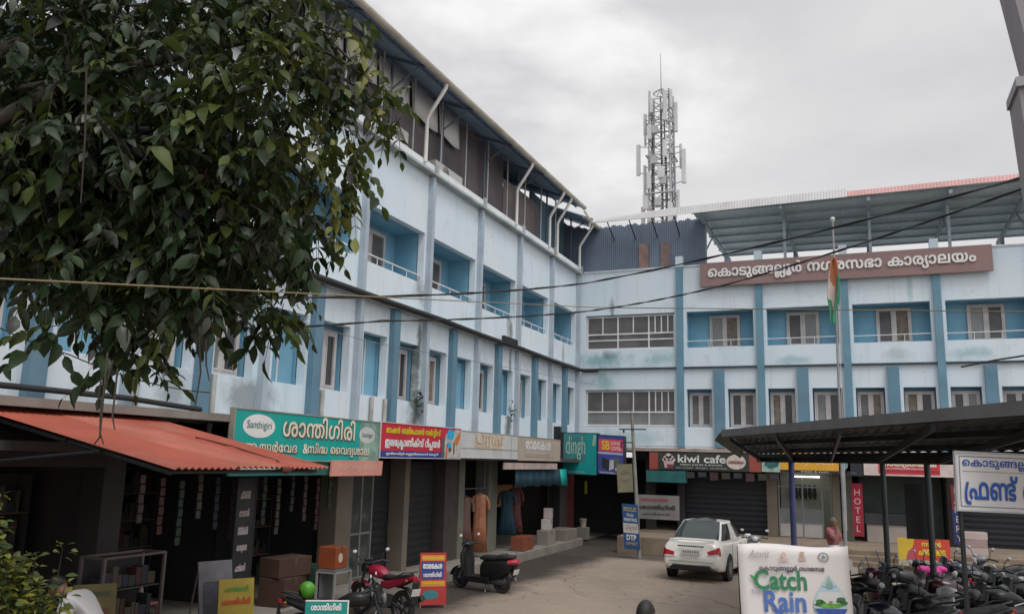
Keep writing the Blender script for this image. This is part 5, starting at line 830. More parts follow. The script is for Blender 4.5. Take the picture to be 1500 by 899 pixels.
lett(r, F, [(CREAM, lambda b: F.text(b, 'nari', .55, .27, 1.65, .28, mal=True, bold=.03, d=.009)), (WVIN, lambda b: F.text(b, 'nari', .6, .215, 1.3, .06, mal=True))])
F = FR(9.98, .75, -.70)
r = board('banner_board', 'tall narrow crimson banner with white letters down the pillar beside the lit shop', 'banner', F, .34, 1.75, flat('crimson cloth', (.28,.01,.03), rough=.7), t=.03)
lett(r, F, [(flat('dull white letter', (.5,.42,.42)), lambda b: [F.text(b, c, .17, .15+.3*k, None, .2, align='C', d=.006) for k, c in enumerate('HOTEL'[::-1])])])
F = FR(13.0, .65, -.60)
r = board('banner_board', 'tall narrow navy and dark red banner with pale letters under the red and white sign', 'banner', F, .32, 1.9, flat('navy cloth', (.02,.035,.12), rough=.7), t=.03)
b = MB(); F.rect(b, .0,1.1,.32,1.9,.004); b.build('panel', flat('dark red cloth', (.17,.02,.03)), r)
lett(r, F, [(flat('dull white letter', (.5,.42,.42)), lambda b: [F.text(b, c, .16, .1+.3*k, None, .2, align='C', d=.007) for k, c in enumerate('BAKERY'[::-1])])])

# leaning board on the steps
F = Face((11.22,-4.78,.30), (1,0,0), (0,.12,1)); w, h = 1.34, .78
r = board('notice_board', 'red and yellow shop board leaning on the steps below the red and white sign', 'sign', F, w, h, flat('fire red vinyl', (.50,.045,.02)), t=.03)
b = MB(); F.poly(b, [(0,0),(.25,.0),(.45,h),(0,h)], .003); b.build('panel', flat('mustard vinyl', (.52,.36,.02)), r)
b = MB(); F.poly(b, [(.2,.15),(.42,.22),(.5,.6),(.25,.4)], .005); b.build('picture', flat('pink print', (.35,.06,.09)), r)
b = MB(); F.rect(b, 0,0,w,.18,.004); b.build('panel', flat('busy print', (.32,.30,.22), var=.7, scale=22), r)
lett(r, F, [(YEL, lambda b: (F.text(b, 'hotel', .62, .56, .5, .15, mal=True, bold=.02), F.text(b, 'tea', .52, .32, .7, .17, mal=True, bold=.02)))])
# banners in the dark corner passage
F = FR(2.72, 1.02, -1.5); w, h = 1.55, .85
r = board('cloth_banner', 'grey white cloth banner with faint pink and black lines in the dark passage', 'banner', F, w, h, flat('grey banner cloth', (.20,.19,.185), rough=.8, var=.15), t=.01)
lett(r, F, [(flat('pink print', (.35,.06,.09)), lambda b: F.text(b, 'med', .15, .6, 1.0, .13, mal=True, bold=.02)), (BLKV, lambda b: (F.text(b, 'santhi', .1, .34, 1.3, .17, mal=True, bold=.02), F.text(b, 'pharm', .2, .14, 1.0, .1, mal=True)))])
F = Face((2.36,-2.75,1.95), (.75,.0,.06), (-.05,0,1)); 
r = board('cloth_banner', 'yellowed cloth notice hanging below the blue projecting sign', 'banner', F, .56, .97, flat('yellowed cloth', (.22,.20,.13), rough=.8, var=.15), t=.012)
lett(r, F, [(flat('brown ink', (.22,.17,.13)), lambda b: (F.text(b, 'tea', .10, .62, .35, .13, mal=True), F.text(b, 'hotel', .12, .35, .3, .12, mal=True)))])
b = MB(); b.box(1.95,2.75,-1.3,-1.28,1.0,1.45); 
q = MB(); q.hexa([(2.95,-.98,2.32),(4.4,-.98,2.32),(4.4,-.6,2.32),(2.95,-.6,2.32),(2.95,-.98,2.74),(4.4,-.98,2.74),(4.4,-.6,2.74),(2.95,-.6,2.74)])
o = q.build('shopfront_strip', mat('painted teal glow', (.02,.12,.12), .8, var=.2)); tag(o, 'dull green painted glow under the left end of the black cafe sign', 'painted glow')  # block whose teal colour stands in for teal light below the sign

# street pole with the stack of blue notices
r = thing('utility_pole', 'thin grey steel pole standing at the inner corner of the yard', 'pole', (3.62,-5.02,0), world=True)
b = MB(); b.tube([(3.70,-5.02,0),(3.58,-5.02,2.4),(3.46,-5.02,4.55)], [.065,.06,.05], 10); b.build('post', mat('weathered pole', (.20,.195,.18), .6, var=.2, dirt=(.2,.16,.1), dirt_amt=.5), r)
b = MB(); b.lathe([(.02,0),(.05,.02),(.055,.10),(.03,.14)], (3.46,-5.02,4.52)); b.build('cap', STEEL, r)
b = MB(); b.box(3.05,3.95,-5.08,-5.04,4.05,4.09); b.box(3.1,3.5,-5.08,-5.04,3.62,3.66); b.tube([(3.12,-5.06,3.62),(3.12,-5.06,3.45)], .03, 6); b.tube([(3.2,-5.06,4.05),(3.2,-5.06,3.95)], .03, 6); b.build('crossarm', DKSTEEL, r)
F = Face((3.24,-5.14,.30), (1,0,-.03), (-.06,0,1)); w, h = .52, 1.40
r = board('notice_board', 'tall stack of blue and white printing shop notices tied to the thin pole', 'sign', F, w, h, flat('cobalt vinyl', (.02,.075,.20)), t=.02)
b = MB(); F.rect(b, .01,.50,.50,.80,.004); b.build('panel', flat('dirty white vinyl', (.5,.47,.44), var=.15, scale=8), r)
lett(r, F, [(flat('gold letter', (.50,.38,.12)), lambda b: (F.text(b, 'FOCUS', .06, 1.17, .40, .13, bold=.02), F.text(b, 'OFFSET', .07, .13, .38, .09, bold=.01))),
            (WVIN, lambda b: (F.text(b, 'Multi', .15, 1.01, .22, .10), F.text(b, 'PRINTING', .05, .86, .42, .10, bold=.01), F.text(b, 'DTP', .10, .28, .32, .17, bold=.03))),
            (flat('brown ink', (.22,.17,.13)), lambda b: F.text(b, 'Digital', .08, .56, .36, .2, shear=.2))])

# white front-office board
F = Face((11.30,-22.83,2.64), (.87,.36,-.02), (.02,0,1)); w, h = 1.40, .535
r = board('direction_board', 'white board with blue Malayalam letters on slim posts in front of the bike shed', 'sign', F, w, h, flat('white board paint', (.70,.70,.70)), t=.02, frame=GALV, fw=.014)
b = MB()
for (x0,y0,x1,y1) in ((.03,.03,w-.03,.037),(.03,h-.037,w-.03,h-.03),(.03,.037,.037,h-.037),(w-.037,.037,w-.03,h-.037),(.06,.36,w-.07,.364)): F.rect(b, x0,y0,x1,y1,.004)
b.build('border', flat('grey line', (.12,.14,.22)), r)
lett(r, F, [(INK, lambda b: (F.text(b, 'city', .06, .378, 1.27, .115, mal=True), F.text(b, 'front', .07, .05, 1.24, .29, mal=True, bold=.008)))])
b = MB()
for x in (.05, w-.05):
    p = F.p(x, 0, -.05); b.tube([(p.x,p.y,0),(p.x,p.y,2.62+h)], .022, 8)
b.build('post', DKSTEEL, r)

# rain-water campaign banner in the foreground
F = Face((9.17,-21.93,.72), (.94,.36,.008), (-.035,.0,1)); w, h = 1.24, 1.40
r = thing('campaign_banner', 'white campaign banner reading Catch the Rain on a steel stand', 'banner', (9.75,-21.7,0), world=True)
b = MB(); P = []
for i in range(13):
    x = w*i/12; P.append([F.p(x, h*j/12+(.016*math.sin(x*5.2) if j == 12 else 0), .012*math.sin(x*6)*math.sin(j*.5)) for j in range(13)])
b.grid(P); b.build('sheet', mat('banner vinyl', (.70,.665,.655), .45, var=.05, scale=1.5), r, solid=.004)
b = MB()
for x in (.02, w-.02): b.tube([F.p(x,h-.02,-.04), Vector((F.p(x,0,-.04).x, F.p(x,0,-.04).y, 0))], .018, 8)
b.tube([F.p(.02,h-.03,-.04), F.p(w-.02,h-.03,-.04)], .018, 8); b.tube([F.p(.02,0,-.04), F.p(w-.02,0,-.04)], .018, 8); b.build('stand', DKSTEEL, r)
D = .022
class Sheet(Face):
    """banner artwork: laid out on the full sheet, then drawn at the size it was printed"""
    K, KX = .735, .93
    def p(s, x, y, d=0): return s.o+s.r*(x*s.KX+.02)+s.u*(h-(h-y)*s.K)+s.n*d
    def text(s, b, t, x, y, w=None, h=None, d=.006, **k): letters(b, t, s.p(x,y,d), s.r, s.u, w and w*s.KX, h and h*s.K*1.06, **k)
F = Sheet(F.o, F.r, F.u)
def mk(name, m, fn):
    q = MB(); fn(q); q.build(name, m, r)
GRD = flat('deep green print', (.03,.13,.12)); 
def blue_grad(q):
    F.text(q, 'Rain', .255, h-.985, .50, .30, d=D, bold=.022)
    pts = [(.33,h-.93),(.39,h-1.0),(.49,h-1.045),(.60,h-1.035),(.68,h-1.0),(.59,h-1.01),(.49,h-1.01),(.41,h-.955)]
    F.poly(q, pts, D)
mk('lettering', flat('campaign green', (.03,.22,.10)), lambda q: F.text(q, 'Catch', .15, h-.665, .63, .285, d=D, bold=.025))
mk('lettering', flat('campaign blue', (.08,.17,.48), var=.35, scale=2.2), blue_grad)
mk('lettering', flat('grey violet ink', (.30,.30,.42)), lambda q: F.text(q, 'THE', .105, h-.73, .13, .065, d=D))
mk('lettering', flat('dark grey ink', (.09,.08,.10)), lambda q: F.text(q, 'city', .22, h-.405, .78, .10, mal=True, d=D, bold=.012))
mk('lettering', flat('faded grey ink', (.42,.38,.38)), lambda q: (F.text(q, 'Amrit', .10, h-.19, .24, .11, d=D, shear=.3)))
mk('emblem', flat('faded pink emblem', (.66,.46,.44)), lambda q: (F.poly(q, [(.44,h-.2),(.60,h-.2),(.56,h-.23),(.48,h-.23)], D), F.oval(q, .525, h-.15, .03, .05, D), F.rect(q, .44,h-.255,.62,h-.26,D), F.rect(q, .66,h-.275,.82,h-.28,D)))
mk('emblem', flat('faded tan emblem', (.50,.38,.32)), lambda q: (F.rect(q, .72,h-.16,.77,h-.09,D), F.rect(q, .705,h-.23,.785,h-.17,D)))
mk('emblem', flat('grey seal', (.22,.25,.27)), lambda q: [F.poly(q, [(1.0+a*math.cos(t), h-.165+a*1.1*math.sin(t)) for a, t in ((.065,2*math.pi*k/20),(.065,2*math.pi*(k+1)/20),(.05,2*math.pi*(k+1)/20),(.05,2*math.pi*k/20))], D) for k in range(20)]+[F.poly(q, [(.97,h-.185),(1.03,h-.185),(1.0,h-.13)], D)])
mk('leaf_mark', LGREEN, lambda q: (F.poly(q, [(.10,h-.44),(.15,h-.46),(.17,h-.53),(.12,h-.50)], D), F.poly(q, [(.17,h-.46),(.21,h-.47),(.18,h-.54),(.165,h-.52)], D)))
class Drop(Face):
    def p(s, x, y, d=0): return s.o+s.r*((1.045+(x-1.0)*1.05)*.93+.02)+s.u*(h-(.42+((h-y)-.44)*.80)*.735)+s.n*d
F = Drop(F.o, F.r, F.u)
def drop(cx, top, rw, bot, n=24):
    pts = []
    for k in range(n+1):
        a = math.pi*k/n; pts.append((rw*1.30*math.sin(a)*math.sin(a/2)**1.35, top+(bot-top)*(1-math.cos(a))/2))
    return [(cx-x, y) for x, y in pts]+[(cx+x, y) for x, y in reversed(pts[:-1])]
cx = 1.0
DR = drop(cx, h-.44, .205, h-1.24)
mk('drop', flat('pale aqua print', (.46,.62,.66)), lambda q: F.poly(q, DR, D-.004))
mk('drop', flat('mint print', (.30,.44,.38)), lambda q: F.poly(q, [(x,y) for x,y in drop(cx, h-.46, .045, h-.72, 12)], D-.002))
def inside(y): # half width of drop
    best = min(DR[:25], key=lambda p: abs(p[1]-y)); return cx-best[0]
mk('drop', flat('white print', (.66,.67,.66)), lambda q: F.poly(q, [(cx-inside(h-.76)+.012,h-.76),(cx-inside(h-.98)+.012,h-.98),(cx+inside(h-.98)-.012,h-.98),(cx+inside(h-.76)-.012,h-.76)], D-.001))
mk('drop', flat('line blue print', (.25,.40,.62)), lambda q: F.poly(q, [(cx-inside(h-.66)+.004,h-.66),(cx,h-.685),(cx+inside(h-.66)-.004,h-.655),(cx+inside(h-.64)-.006,h-.64),(cx,h-.67),(cx-inside(h-.64)+.004,h-.645)], D))
mk('drop', flat('grass print', (.13,.36,.06), var=.3, scale=20), lambda q: F.poly(q, [(cx-inside(h-1.0)+.008,h-1.0),(cx-.08,h-1.05),(cx+.06,h-1.05),(cx+inside(h-1.0)-.008,h-.99),(cx+.1,h-.965),(cx-.06,h-.96)], D))
mk('drop', flat('tree print', (.05,.16,.05), var=.4, scale=30), lambda q: [F.oval(q, cx+a, h-b, e, e*.85, D+.001, n=14) for a, b, e in ((-.12,.93,.045),(-.09,.95,.035),(-.14,.98,.035),(.12,.89,.05),(.15,.95,.045),(.09,.93,.03),(-.165,.99,.02))])
mk('drop', flat('brick red print', (.48,.04,.05)), lambda q: F.poly(q, [(cx-.02,h-.925),(cx+.035,h-.925),(cx+.01,h-.955),(cx-.01,h-.955)], D+.002))
mk('drop', flat('lake blue print', (.05,.10,.36), var=.3, scale=14), lambda q: F.poly(q, [(cx-inside(h-1.06)+.004,h-1.06),(cx-inside(h-1.16)+.004,h-1.16),(cx,h-1.235),(cx+inside(h-1.16)-.004,h-1.16),(cx+inside(h-1.06)-.004,h-1.06)], D-.001))

# small boards standing along the shops
def easel(name, label, loc, rz, w, h, m, items=(), t=.03, lean=.15, legs=True):
    root = thing(name, label, 'sign', loc, rz)
    Fq = Face((-w/2,0,.06), (1,0,0), (0,lean,1))
    b = MB(); Fq.slab(b, w, h, t); b.build('panel', m, root)
    if legs:
        b = MB()
        for x in (0.02, w-.02): b.tube([Fq.p(x,h*.9,-t), (Fq.p(x,0,0).x, lean*h+.25, 0)], .012, 6); b.tube([Fq.p(x,0,-t/2), (Fq.p(x,0).x, 0, 0)], .012, 6)
        b.build('stand', STEEL, root)
    for mm, fn in items:
        b = MB(); fn(b, Fq); b.build('lettering', mm, root)
    return root
easel('standee', 'red and navy folding shop board on the ground behind the red motorcycle', (2.25,-16.2,0), R_(38), .55, 1.02, flat('board red', (.34,.02,.015)),
      [(flat('orange band', (.62,.22,.02)), lambda b, F: (F.rect(b,.03,.86,.52,.97,.003), F.rect(b,.03,.36,.52,.47,.003))), (NAVY, lambda b, F: F.rect(b,.03,.5,.50,.84,.003)),
       (YEL, lambda b, F: (F.text(b,'hotel',.06,.88,.42,.07,mal=True,bold=.02), F.text(b,'mob',.05,.38,.44,.07,mal=True,bold=.02))), (WVIN, lambda b, F: (F.text(b,'rama',.06,.70,.40,.10,mal=True,bold=.02), F.text(b,'santhi',.07,.54,.38,.10,mal=True,bold=.02))), (flat('teal print', (.02,.16,.19)), lambda b, F: F.oval(b,.22,.2,.16,.09,.004))])
easel('standee', 'small teal board with white Malayalam letters at the bottom edge of the yard', (4.43,-23.10,.55), R_(30), .52, .66, flat('teal board', (.0,.22,.19)),
      [(WVIN, lambda b, F: (F.text(b,'santhi',.07,.54,.36,.085,mal=True,bold=.016), F.rect(b,0,.645,.52,.66,.004), F.rect(b,.505,0,.52,.645,.004)))], legs=False)
b = MB(); 
for x in (-.22,.22): b.tube([(x,.05,0),(x,.05,-.55)], .015, 6)
o = bpy.data.objects['standee.001']; b.build('stand', STEEL, o); 
easel('standee', 'bright yellow poster stand with green and red lines beside the parked black motorcycle', (2.05,-21.85,.28), R_(60), .52, .86, flat('poster yellow', (.34,.25,.02), var=.15, scale=5),
      [(flat('poster green', (.10,.26,.03)), lambda b, F: F.text(b,'pharm',.08,.68,.36,.09,mal=True,bold=.02)), (flat('poster red', (.50,.06,.01)), lambda b, F: (F.text(b,'santhi',.05,.50,.42,.10,mal=True,bold=.02), F.rect(b,.05,.12,.4,.3,.004)))])
easel('standee', 'dull mustard poster board standing left of the glass showcase', (1.6,-23.95,.28), R_(55), .50, 1.0, flat('dull mustard', (.11,.085,.015), var=.2, scale=4),
      [(flat('dull green print', (.05,.08,.02)), lambda b, F: F.text(b,'med',.06,.82,.36,.09,mal=True,bold=.02)), (flat('dull red print', (.14,.03,.01)), lambda b, F: (F.text(b,'tea',.06,.62,.36,.09,mal=True,bold=.02), F.text(b,'ayur',.05,.45,.4,.06,mal=True,bold=.02)))])
easel('standee', 'tall grey poster panel leaning in front of the ayurveda shop', (1.45,-21.55,.28), R_(70), .55, 1.05, flat('grey poster', (.10,.095,.105), var=.3, scale=4),
      [(flat('dark poster print', (.03,.03,.045), var=.4, scale=8), lambda b, F: F.rect(b,.06,.2,.48,.75,.004)), (flat('pale poster print', (.26,.20,.21), var=.3), lambda b, F: F.rect(b,.04,.02,.5,.16,.004))], lean=.22)
F = FL(-20.0, .45, .30)
r = board('banner_board', 'dark vertical board with a column of pale Malayalam letters on the ayurveda shop pillar', 'sign', F, .45, 2.1, flat('black board', (.015,.017,.02)), t=.05)
for k, (c, m_) in enumerate((('tea',0),('hotel',1),('rama',0),('med',1),('pharm',0),('nari',0))):
    b = MB(); F.text(b, c, .08, 1.75-.31*k, .26, .14, mal=True, bold=.02); b.build('lettering', flat('dull white letter', (.5,.42,.42)), r)
# ---------------------------------------------------------------- red sheet awning
r = thing('sheet_awning', 'sloping rust red corrugated awning over the shop front at the left', 'awning', (1.9,-23.7,0), world=True)
RUST = mat('rust red sheet', (.37,.09,.055), .6, var=.12, scale=1.1, dirt=(.40,.20,.15), dirt_amt=.8, bump=.25, bscale=9)
b = MB(); corr_sheet(b, (3.76,-25.05,2.82), (0,1.0,0), (-3.70,0,.74), 20, .016); b.build('sheet', RUST, r, solid=.004)
b = MB(); corr_sheet(b, (3.74,-24.10,2.832), (0,.95,0), (-3.70,0,.74), 19, .016); b.build('sheet', mat('faded rust red sheet', (.40,.125,.085), .65, var=.2, scale=1.6, dirt=(.26,.07,.045), dirt_amt=.8, bump=.3, bscale=7), r, solid=.004)
b = MB(); corr_sheet(b, (3.77,-23.22,2.826), (0,.93,0), (-3.70,0,.74), 19, .016); b.build('sheet', mat('dull rust red sheet', (.34,.075,.045), .6, var=.18, scale=1.3, dirt=(.36,.17,.12), dirt_amt=.8, bump=.3, bscale=8), r, solid=.004)
b = MB()
for y in (-24.95,-22.45): b.tube([(3.6,y,2.77),(.05,y,3.47)], .03, 6)
for x, z in ((3.6,2.78),(2.0,3.1)): b.tube([(x,-25.0,z),(x,-22.35,z)], .025, 6)
b.build('frame', DKSTEEL, r)
b = MB()
b.tube([(.06,-25.0,2.75),(2.6,-25.0,2.98)], .022, 6); b.build('strut', DKSTEEL, r)
b = MB(); b.tube([(2.05,-22.98,3.19),(2.6,-22.86,3.075),(3.45,-22.97,2.90),(3.72,-23.2,2.80)], .018, 5); b.ball((3.74,-23.15,2.80), .05, .09, .05, 10, 6); o = b.build('rag', mat('dull red rag', (.10,.025,.02), .9, var=.3)); tag(o, 'twisted dark red rag lying across the red awning and tied at its lower edge', 'rag')
b = MB(); b.box(.25,.30,-25.3,-22.6,2.75,3.15); b.build('fascia', mat('dim brown fascia', (.035,.025,.022), .8, var=.2), r)

# ---------------------------------------------------------------- bike shed
A = Vector((8.11,-16.16,3.62)); dU = Vector((.468,-.884,0)).normalized(); dV = Vector((-.05,1,0)); 
C0 = Vector((7.67,-7.4,3.33))
r = thing('bike_shed', 'long dark roofed parking shed on slim posts over the row of motorcycles', 'shed', (10,-13,0), world=True)
SHED = mat('shed roof sheet', (.025,.028,.034), .6, var=.2)
E0 = A+dU*15; E1 = C0+dU*15
b = MB(); n = 90; P = []
for i in range(n+1):
    t = i/n; o = Vector((0,0,.015*(1 if i % 2 else -1))); P.append([A.lerp(E0,t)+o, C0.lerp(E1,t)+o])
b.grid(P, 0, False); b.build('roof', SHED, r, solid=.006)
b = MB()
for f in (.03,.35,.68,.97): p, q = A.lerp(C0,f), E0.lerp(E1,f); b.obox((p+q)/2-Vector((0,0,.07)), (q-p)/2, Vector((.03,.015,0)), Vector((0,0,.04)))
for t in (.02,.16,.30,.44,.58,.75,.95): p, q = A.lerp(E0,t), C0.lerp(E1,t); b.obox((p+q)/2-Vector((0,0,.16)), (q-p)/2, Vector((.02,-.03,0)), Vector((0,0,.05)))
b.build('roof_frame', DKSTEEL, r)
b = MB(); p, q = A-Vector((0,0,.05)), E0-Vector((0,0,.05)); b.obox((p+q)/2+Vector((-.02,-.02,0)), (q-p)/2, Vector((.012,.006,0)), Vector((0,0,.065))); b.build('fascia', mat('grey edge strip', (.12,.12,.125), .5, var=.15), r)
b = MB(); p, q = C0-Vector((0,0,.12)), E1-Vector((0,0,.12)); b.obox((p+q)/2, (q-p)/2, Vector((.012,.006,0)), Vector((0,0,.11))); b.build('fascia', DKSTEEL, r)
def shed_post(t, m, w=.055, back=True):
    b = MB(); p = (C0 if back else A)+dU*t; b.tube([(p.x,p.y,0),(p.x,p.y,p.z-.15)], w, 10); b.box(p.x-.12,p.x+.12,p.y-.12,p.y+.12,0,.012); b.build('post', m, r)
shed_post(2.3, mat('deep blue post paint', (.05,.06,.16), .5, var=.2), .075)
for t in (6.7, 8.25): shed_post(t, mat('black green post', (.022,.035,.04), .5, var=.2))
for t in (13.5,): shed_post(t, DKSTEEL, .055, False)
# black sheet hung on a post, and the shelf rail
b = MB(); p = C0+dU*8.0; b.box(p.x-.28,p.x+.2,p.y-.05,p.y-.03,1.75,2.75); o = b.build('hanging_sheet', mat('black plastic sheet', (.018,.018,.02), .7)); tag(o, 'black plastic sheet hung between two shed posts', 'sheet')
b = MB(); P = []
for i in range(9):
    t = i/8; P.append([A+Vector((-.05-.28*t,.1+.9*t,-.03-.10*t+.02*math.sin(5*t))), A.lerp(C0,.6)+Vector((-.05-.1*t,0,-.06-.22*t))])
b.grid(P); o = b.build('tarpaulin_flap', mat('grey green tarpaulin', (.14,.15,.13), .8, var=.2), solid=.008); tag(o, 'loose grey green tarpaulin flap at the near corner of the bike shed roof', 'tarpaulin')

# ---------------------------------------------------------------- flag and pole
r = thing('flagpole', 'slim grey flagpole with a ball finial in front of the name board', 'flagpole', (9.82,-5.0,0), world=True)
b = MB(); b.tube([(9.82,-5,0),(9.83,-5,4.5)], .055, 10); b.tube([(9.83,-5,4.5),(9.86,-5,7.6),(9.88,-5,10.55)], [.038,.034,.028], 8); b.build('post', mat('dull pole paint', (.26,.26,.265), .6, var=.15), r)
b = MB(); b.ball((9.88,-5,10.62), .075); b.lathe([(.05,0),(.05,.03)], (9.88,-5,10.53)); b.build('finial', GALV, r)
b = MB(); b.lathe([(.35,0),(.33,.18),(.18,.2),(.16,.4),(.07,.42)], (9.82,-5,0)); b.build('base', CONC, r)
b = MB(); b.tube([(9.93,-5.02,9.3),(9.91,-5.03,5),(9.88,-5.04,1.2)], .006, 4); b.build('halyard', WVIN, r)
fl = MB(); P = []; nu, nv = 10, 26
for i in range(nu+1):          # across the cloth, gathered into folds
    a = i/nu; row = []
    for j in range(nv+1):
        t = j/nv; sp = .12+.27*math.sin(min(1, t*1.25)*math.pi)**.8
        z = 9.36-2.05*t-.35*a*(1-abs(2*t-1))*.6
        row.append((9.84-.10*t+sp*(a-.42)+.03*math.sin(6*t+9*a), -5.08-.07*math.sin(a*9.5+1.4*t)-.03*math.sin(7*t), z))
    P.append(row)
fb_ = [('saffron cloth', (.42,.15,.07)), ('white cloth', (.50,.44,.40)), ('green cloth', (.03,.20,.11))]
for i in range(nu):
    for j in range(nv):
        t = (j+.5)/nv; a = (i+.5)/nu
        k = 0 if t < .16+.22*(1-abs(a-.42)*2.2) else (2 if (a > .62 or t > .78-.2*(1-a) and a < .35 or t > .86) else (1 if a < .40 else (0 if a > .5 else 1)))
        fl.add([P[i][j],P[i+1][j],P[i+1][j+1],P[i][j+1]], [(0,1,2,3)], k, True)
o = fl.build('flag', [mat(n, c, .8, var=.1) for n, c in fb_]); tag(o, 'limp saffron white and green national flag hanging on the slim flagpole', 'flag')

# ---------------------------------------------------------------- mobile mast behind the building
TX, TY = 1.62, 8.0
r = thing('mobile_mast', 'tall grey lattice mobile phone mast with panel antennas rising behind the corner roofs', 'mast', (TX,TY,10.45), world=True)
TG = mat('mast grey paint', (.38,.37,.38), .6, var=.15); TW = mat('antenna white', (.52,.51,.51), .5, var=.06)
b = MB(); hw = .62
leg = [(-1,-1),(1,-1),(1,1),(-1,1)]
def tp(k, z): s = hw*(1-.018*(z-10.45)); return (TX+leg[k%4][0]*s, TY+leg[k%4][1]*s, z)
for k in range(4): b.tube([tp(k,10.45), tp(k,21.7)], .055, 6)
zs = [10.45+.72*i for i in range(16)]
for z0, z1 in zip(zs, zs[1:]):
    for k in range(4): b.tube([tp(k,z0), tp(k+1,z1)], .022, 4); b.tube([tp(k+1,z0), tp(k,z1)], .022, 4); b.tube([tp(k,z1), tp(k+1,z1)], .026, 4)
b.build('lattice', TG, r)
for z in (18.2,19.9,16.2):
    b = MB()
    for k in range(4):
        p, q = Vector(tp(k,z)), Vector(tp(k+1,z)); c = Vector((TX,TY,z)); b.tube([c+(p-c)*1.25, c+(q-c)*1.25], .035, 5); b.tube([c+(p-c)*1.25, p], .03, 5)
    b.build('platform', TG, r)
b = MB(); b.tube([(TX,TY,21.7),(TX-.03,TY,23.95)], [.035,.012], 6); 
for a in range(8): b.tube([(TX,TY,22.0),(TX+.42*math.cos(a*.785),TY+.42*math.sin(a*.785),21.72)], .02, 4); b.tube([(TX+.42*math.cos(a*.785),TY+.42*math.sin(a*.785),21.72),(TX+.42*math.cos(a*.785+.785),TY+.42*math.sin(a*.785+.785),21.72)], .02, 4)
b.build('lightning_rod', TG, r)
def antenna(dx, dy, z0, z1, w=.15):
    b = MB(); b.box(TX+dx-w/2,TX+dx+w/2,TY+dy-.07,TY+dy+.07,z0,z1); a = b.build('antenna', TW, r, bevel=.03)
    q = MB(); s = 1 if dx > 0 else -1
    for z in (z0+.12, z1-.12): q.tube([(TX+dx-s*.05,TY+dy,z),(TX+s*.55,TY+dy*.5,z-.06)], .025, 5)
    q.build('bracket', TG, a)
for a in ((-1.16,-.2,17.35,19.0,.20),(1.15,-.2,16.7,18.5,.22),(.80,-.3,19.4,21.0,.18),(-.80,-.2,18.9,20.4,.10),(-.85,-.1,16.3,17.9,.14),(.86,-.2,15.2,16.4,.14),(-.95,-.1,14.5,15.7,.20),(.35,-.75,19.9,21.5,.2),(-.45,-.72,19.0,19.8,.22),(.3,-.72,18.0,18.9,.2),(-.5,-.74,16.4,17.3,.22)): antenna(*a)
b = MB()
for dx, dy, z0, z1 in ((-.5,-.5,10.5,20.6),(-.42,-.55,10.5,19.2),(.3,-.56,10.5,20.2),(.38,-.5,10.5,18.1),(.05,-.5,10.5,21.4),(-.1,.4,10.5,21),(.5,.2,10.5,19.9)): b.tube([(TX+dx,TY+dy,z0),(TX+dx*.9+.05,TY+dy*.9,(z0+z1)/2),(TX+dx*.8,TY+dy*.8,z1)], .04, 5)
b.build('feeder_cables', mat('black feeder', (.10,.10,.105), .7), r)
for a in ((-.35,-.78,20.4,21.2,.16),(.62,-.6,20.6,21.6,.14),(-.9,.2,19.6,20.8,.16),(.95,.1,17.6,18.9,.13),(-.7,-.6,15.4,16.2,.26),(.55,-.7,14.6,15.6,.24),(.1,-.8,16.9,17.5,.3)): antenna(*a)
for dx, z in ((-.2,19.3),(.2,16.6),(-.25,17.7),(.28,20.5),(-.05,15.5)):
    b = MB(); b.box(TX+dx-.16,TX+dx+.16,TY-.8,TY-.6,z,z+.42); b.build('radio_box', TG, r, bevel=.02)

# ---------------------------------------------------------------- air conditioners on the terrace ledge
def ac(y0, y1, z, h, label, x=-.25, d=.32):
    r = thing('air_conditioner', label, 'air conditioner', (x,(y0+y1)/2,z), world=True)
    b = MB(); b.box(x-d,x,y0,y1,z+.03,z+h); b.build('case', mat('aged white metal', (.46,.46,.44), .5, var=.08, dirt=(.3,.28,.25), dirt_amt=.5), r, bevel=.02)
    g = MB(); yc = y0+(y1-y0)*.36; rr = min(h*.40, (y1-y0)*.3)
    for k in range(4): 
        a = rr*(k+1)/4; g.tube([(x+.012, yc+a*math.cos(t*math.pi/8), z+h*.52+a*math.sin(t*math.pi/8)) for t in range(17)], .006, 4)
    g.build('fan_grille', DKSTEEL, r)
    f = MB()
    for y in (y0+.1, y1-.18): f.box(x-d+.02,x-.02,y,y+.08,z,z+.03)
    f.build('foot', DKSTEEL, r)
ac(-14.6,-13.85,10.82,.60,'square white air conditioner on the ledge beside the first white downpipe')
ac(-12.3,-10.6,10.82,.42,'long grey outdoor unit on the ledge right of the first white downpipe')
ac(-19.2,-18.4,10.82,.60,'white air conditioner on the ledge half hidden by the tree')

# ---------------------------------------------------------------- overhead cables
def cable(label, pts, rad, m=BLK, name='overhead_cable', twist=False, sag=0.0):
    P = [Vector(p) for p in pts]; out = []
    for a, c in zip(P, P[1:]):
        for i in range(12):
            t = i/12; q = a.lerp(c, t); q.z -= sag*4*t*(1-t); out.append(q)
    out.append(P[-1]); b = MB()
    if twist:
        for s in (0, math.pi):
            b.tube([q+Vector((0, rad*.8*math.cos(i*1.7+s), rad*.8*math.sin(i*1.7+s))) for i, q in enumerate(out)], rad*.75, 5)
    else: b.tube(out, rad, 5)
    o = b.build(name, m); tag(o, label, 'cable')
b = MB(); p, q, e = Vector((9.17,-31.24,3.25)), Vector((2.60,-6.51,7.90)), Vector((13.93,-14.54,5.85)); pts, rs = [], []
for i in range(31): t = i/30; pts.append(p.lerp(q, t)); rs.append(.0018+.0125*t)
for i in range(1, 13): t = i/12; pts.append(q.lerp(e, t)); rs.append(.0152-.004*t)
b.tube(pts, rs, 6); o = b.build('overhead_cable', mat('tan cable', (.22,.175,.09), .7)); tag(o, 'thin tan cable crossing the whole yard level with the second storey', 'cable')
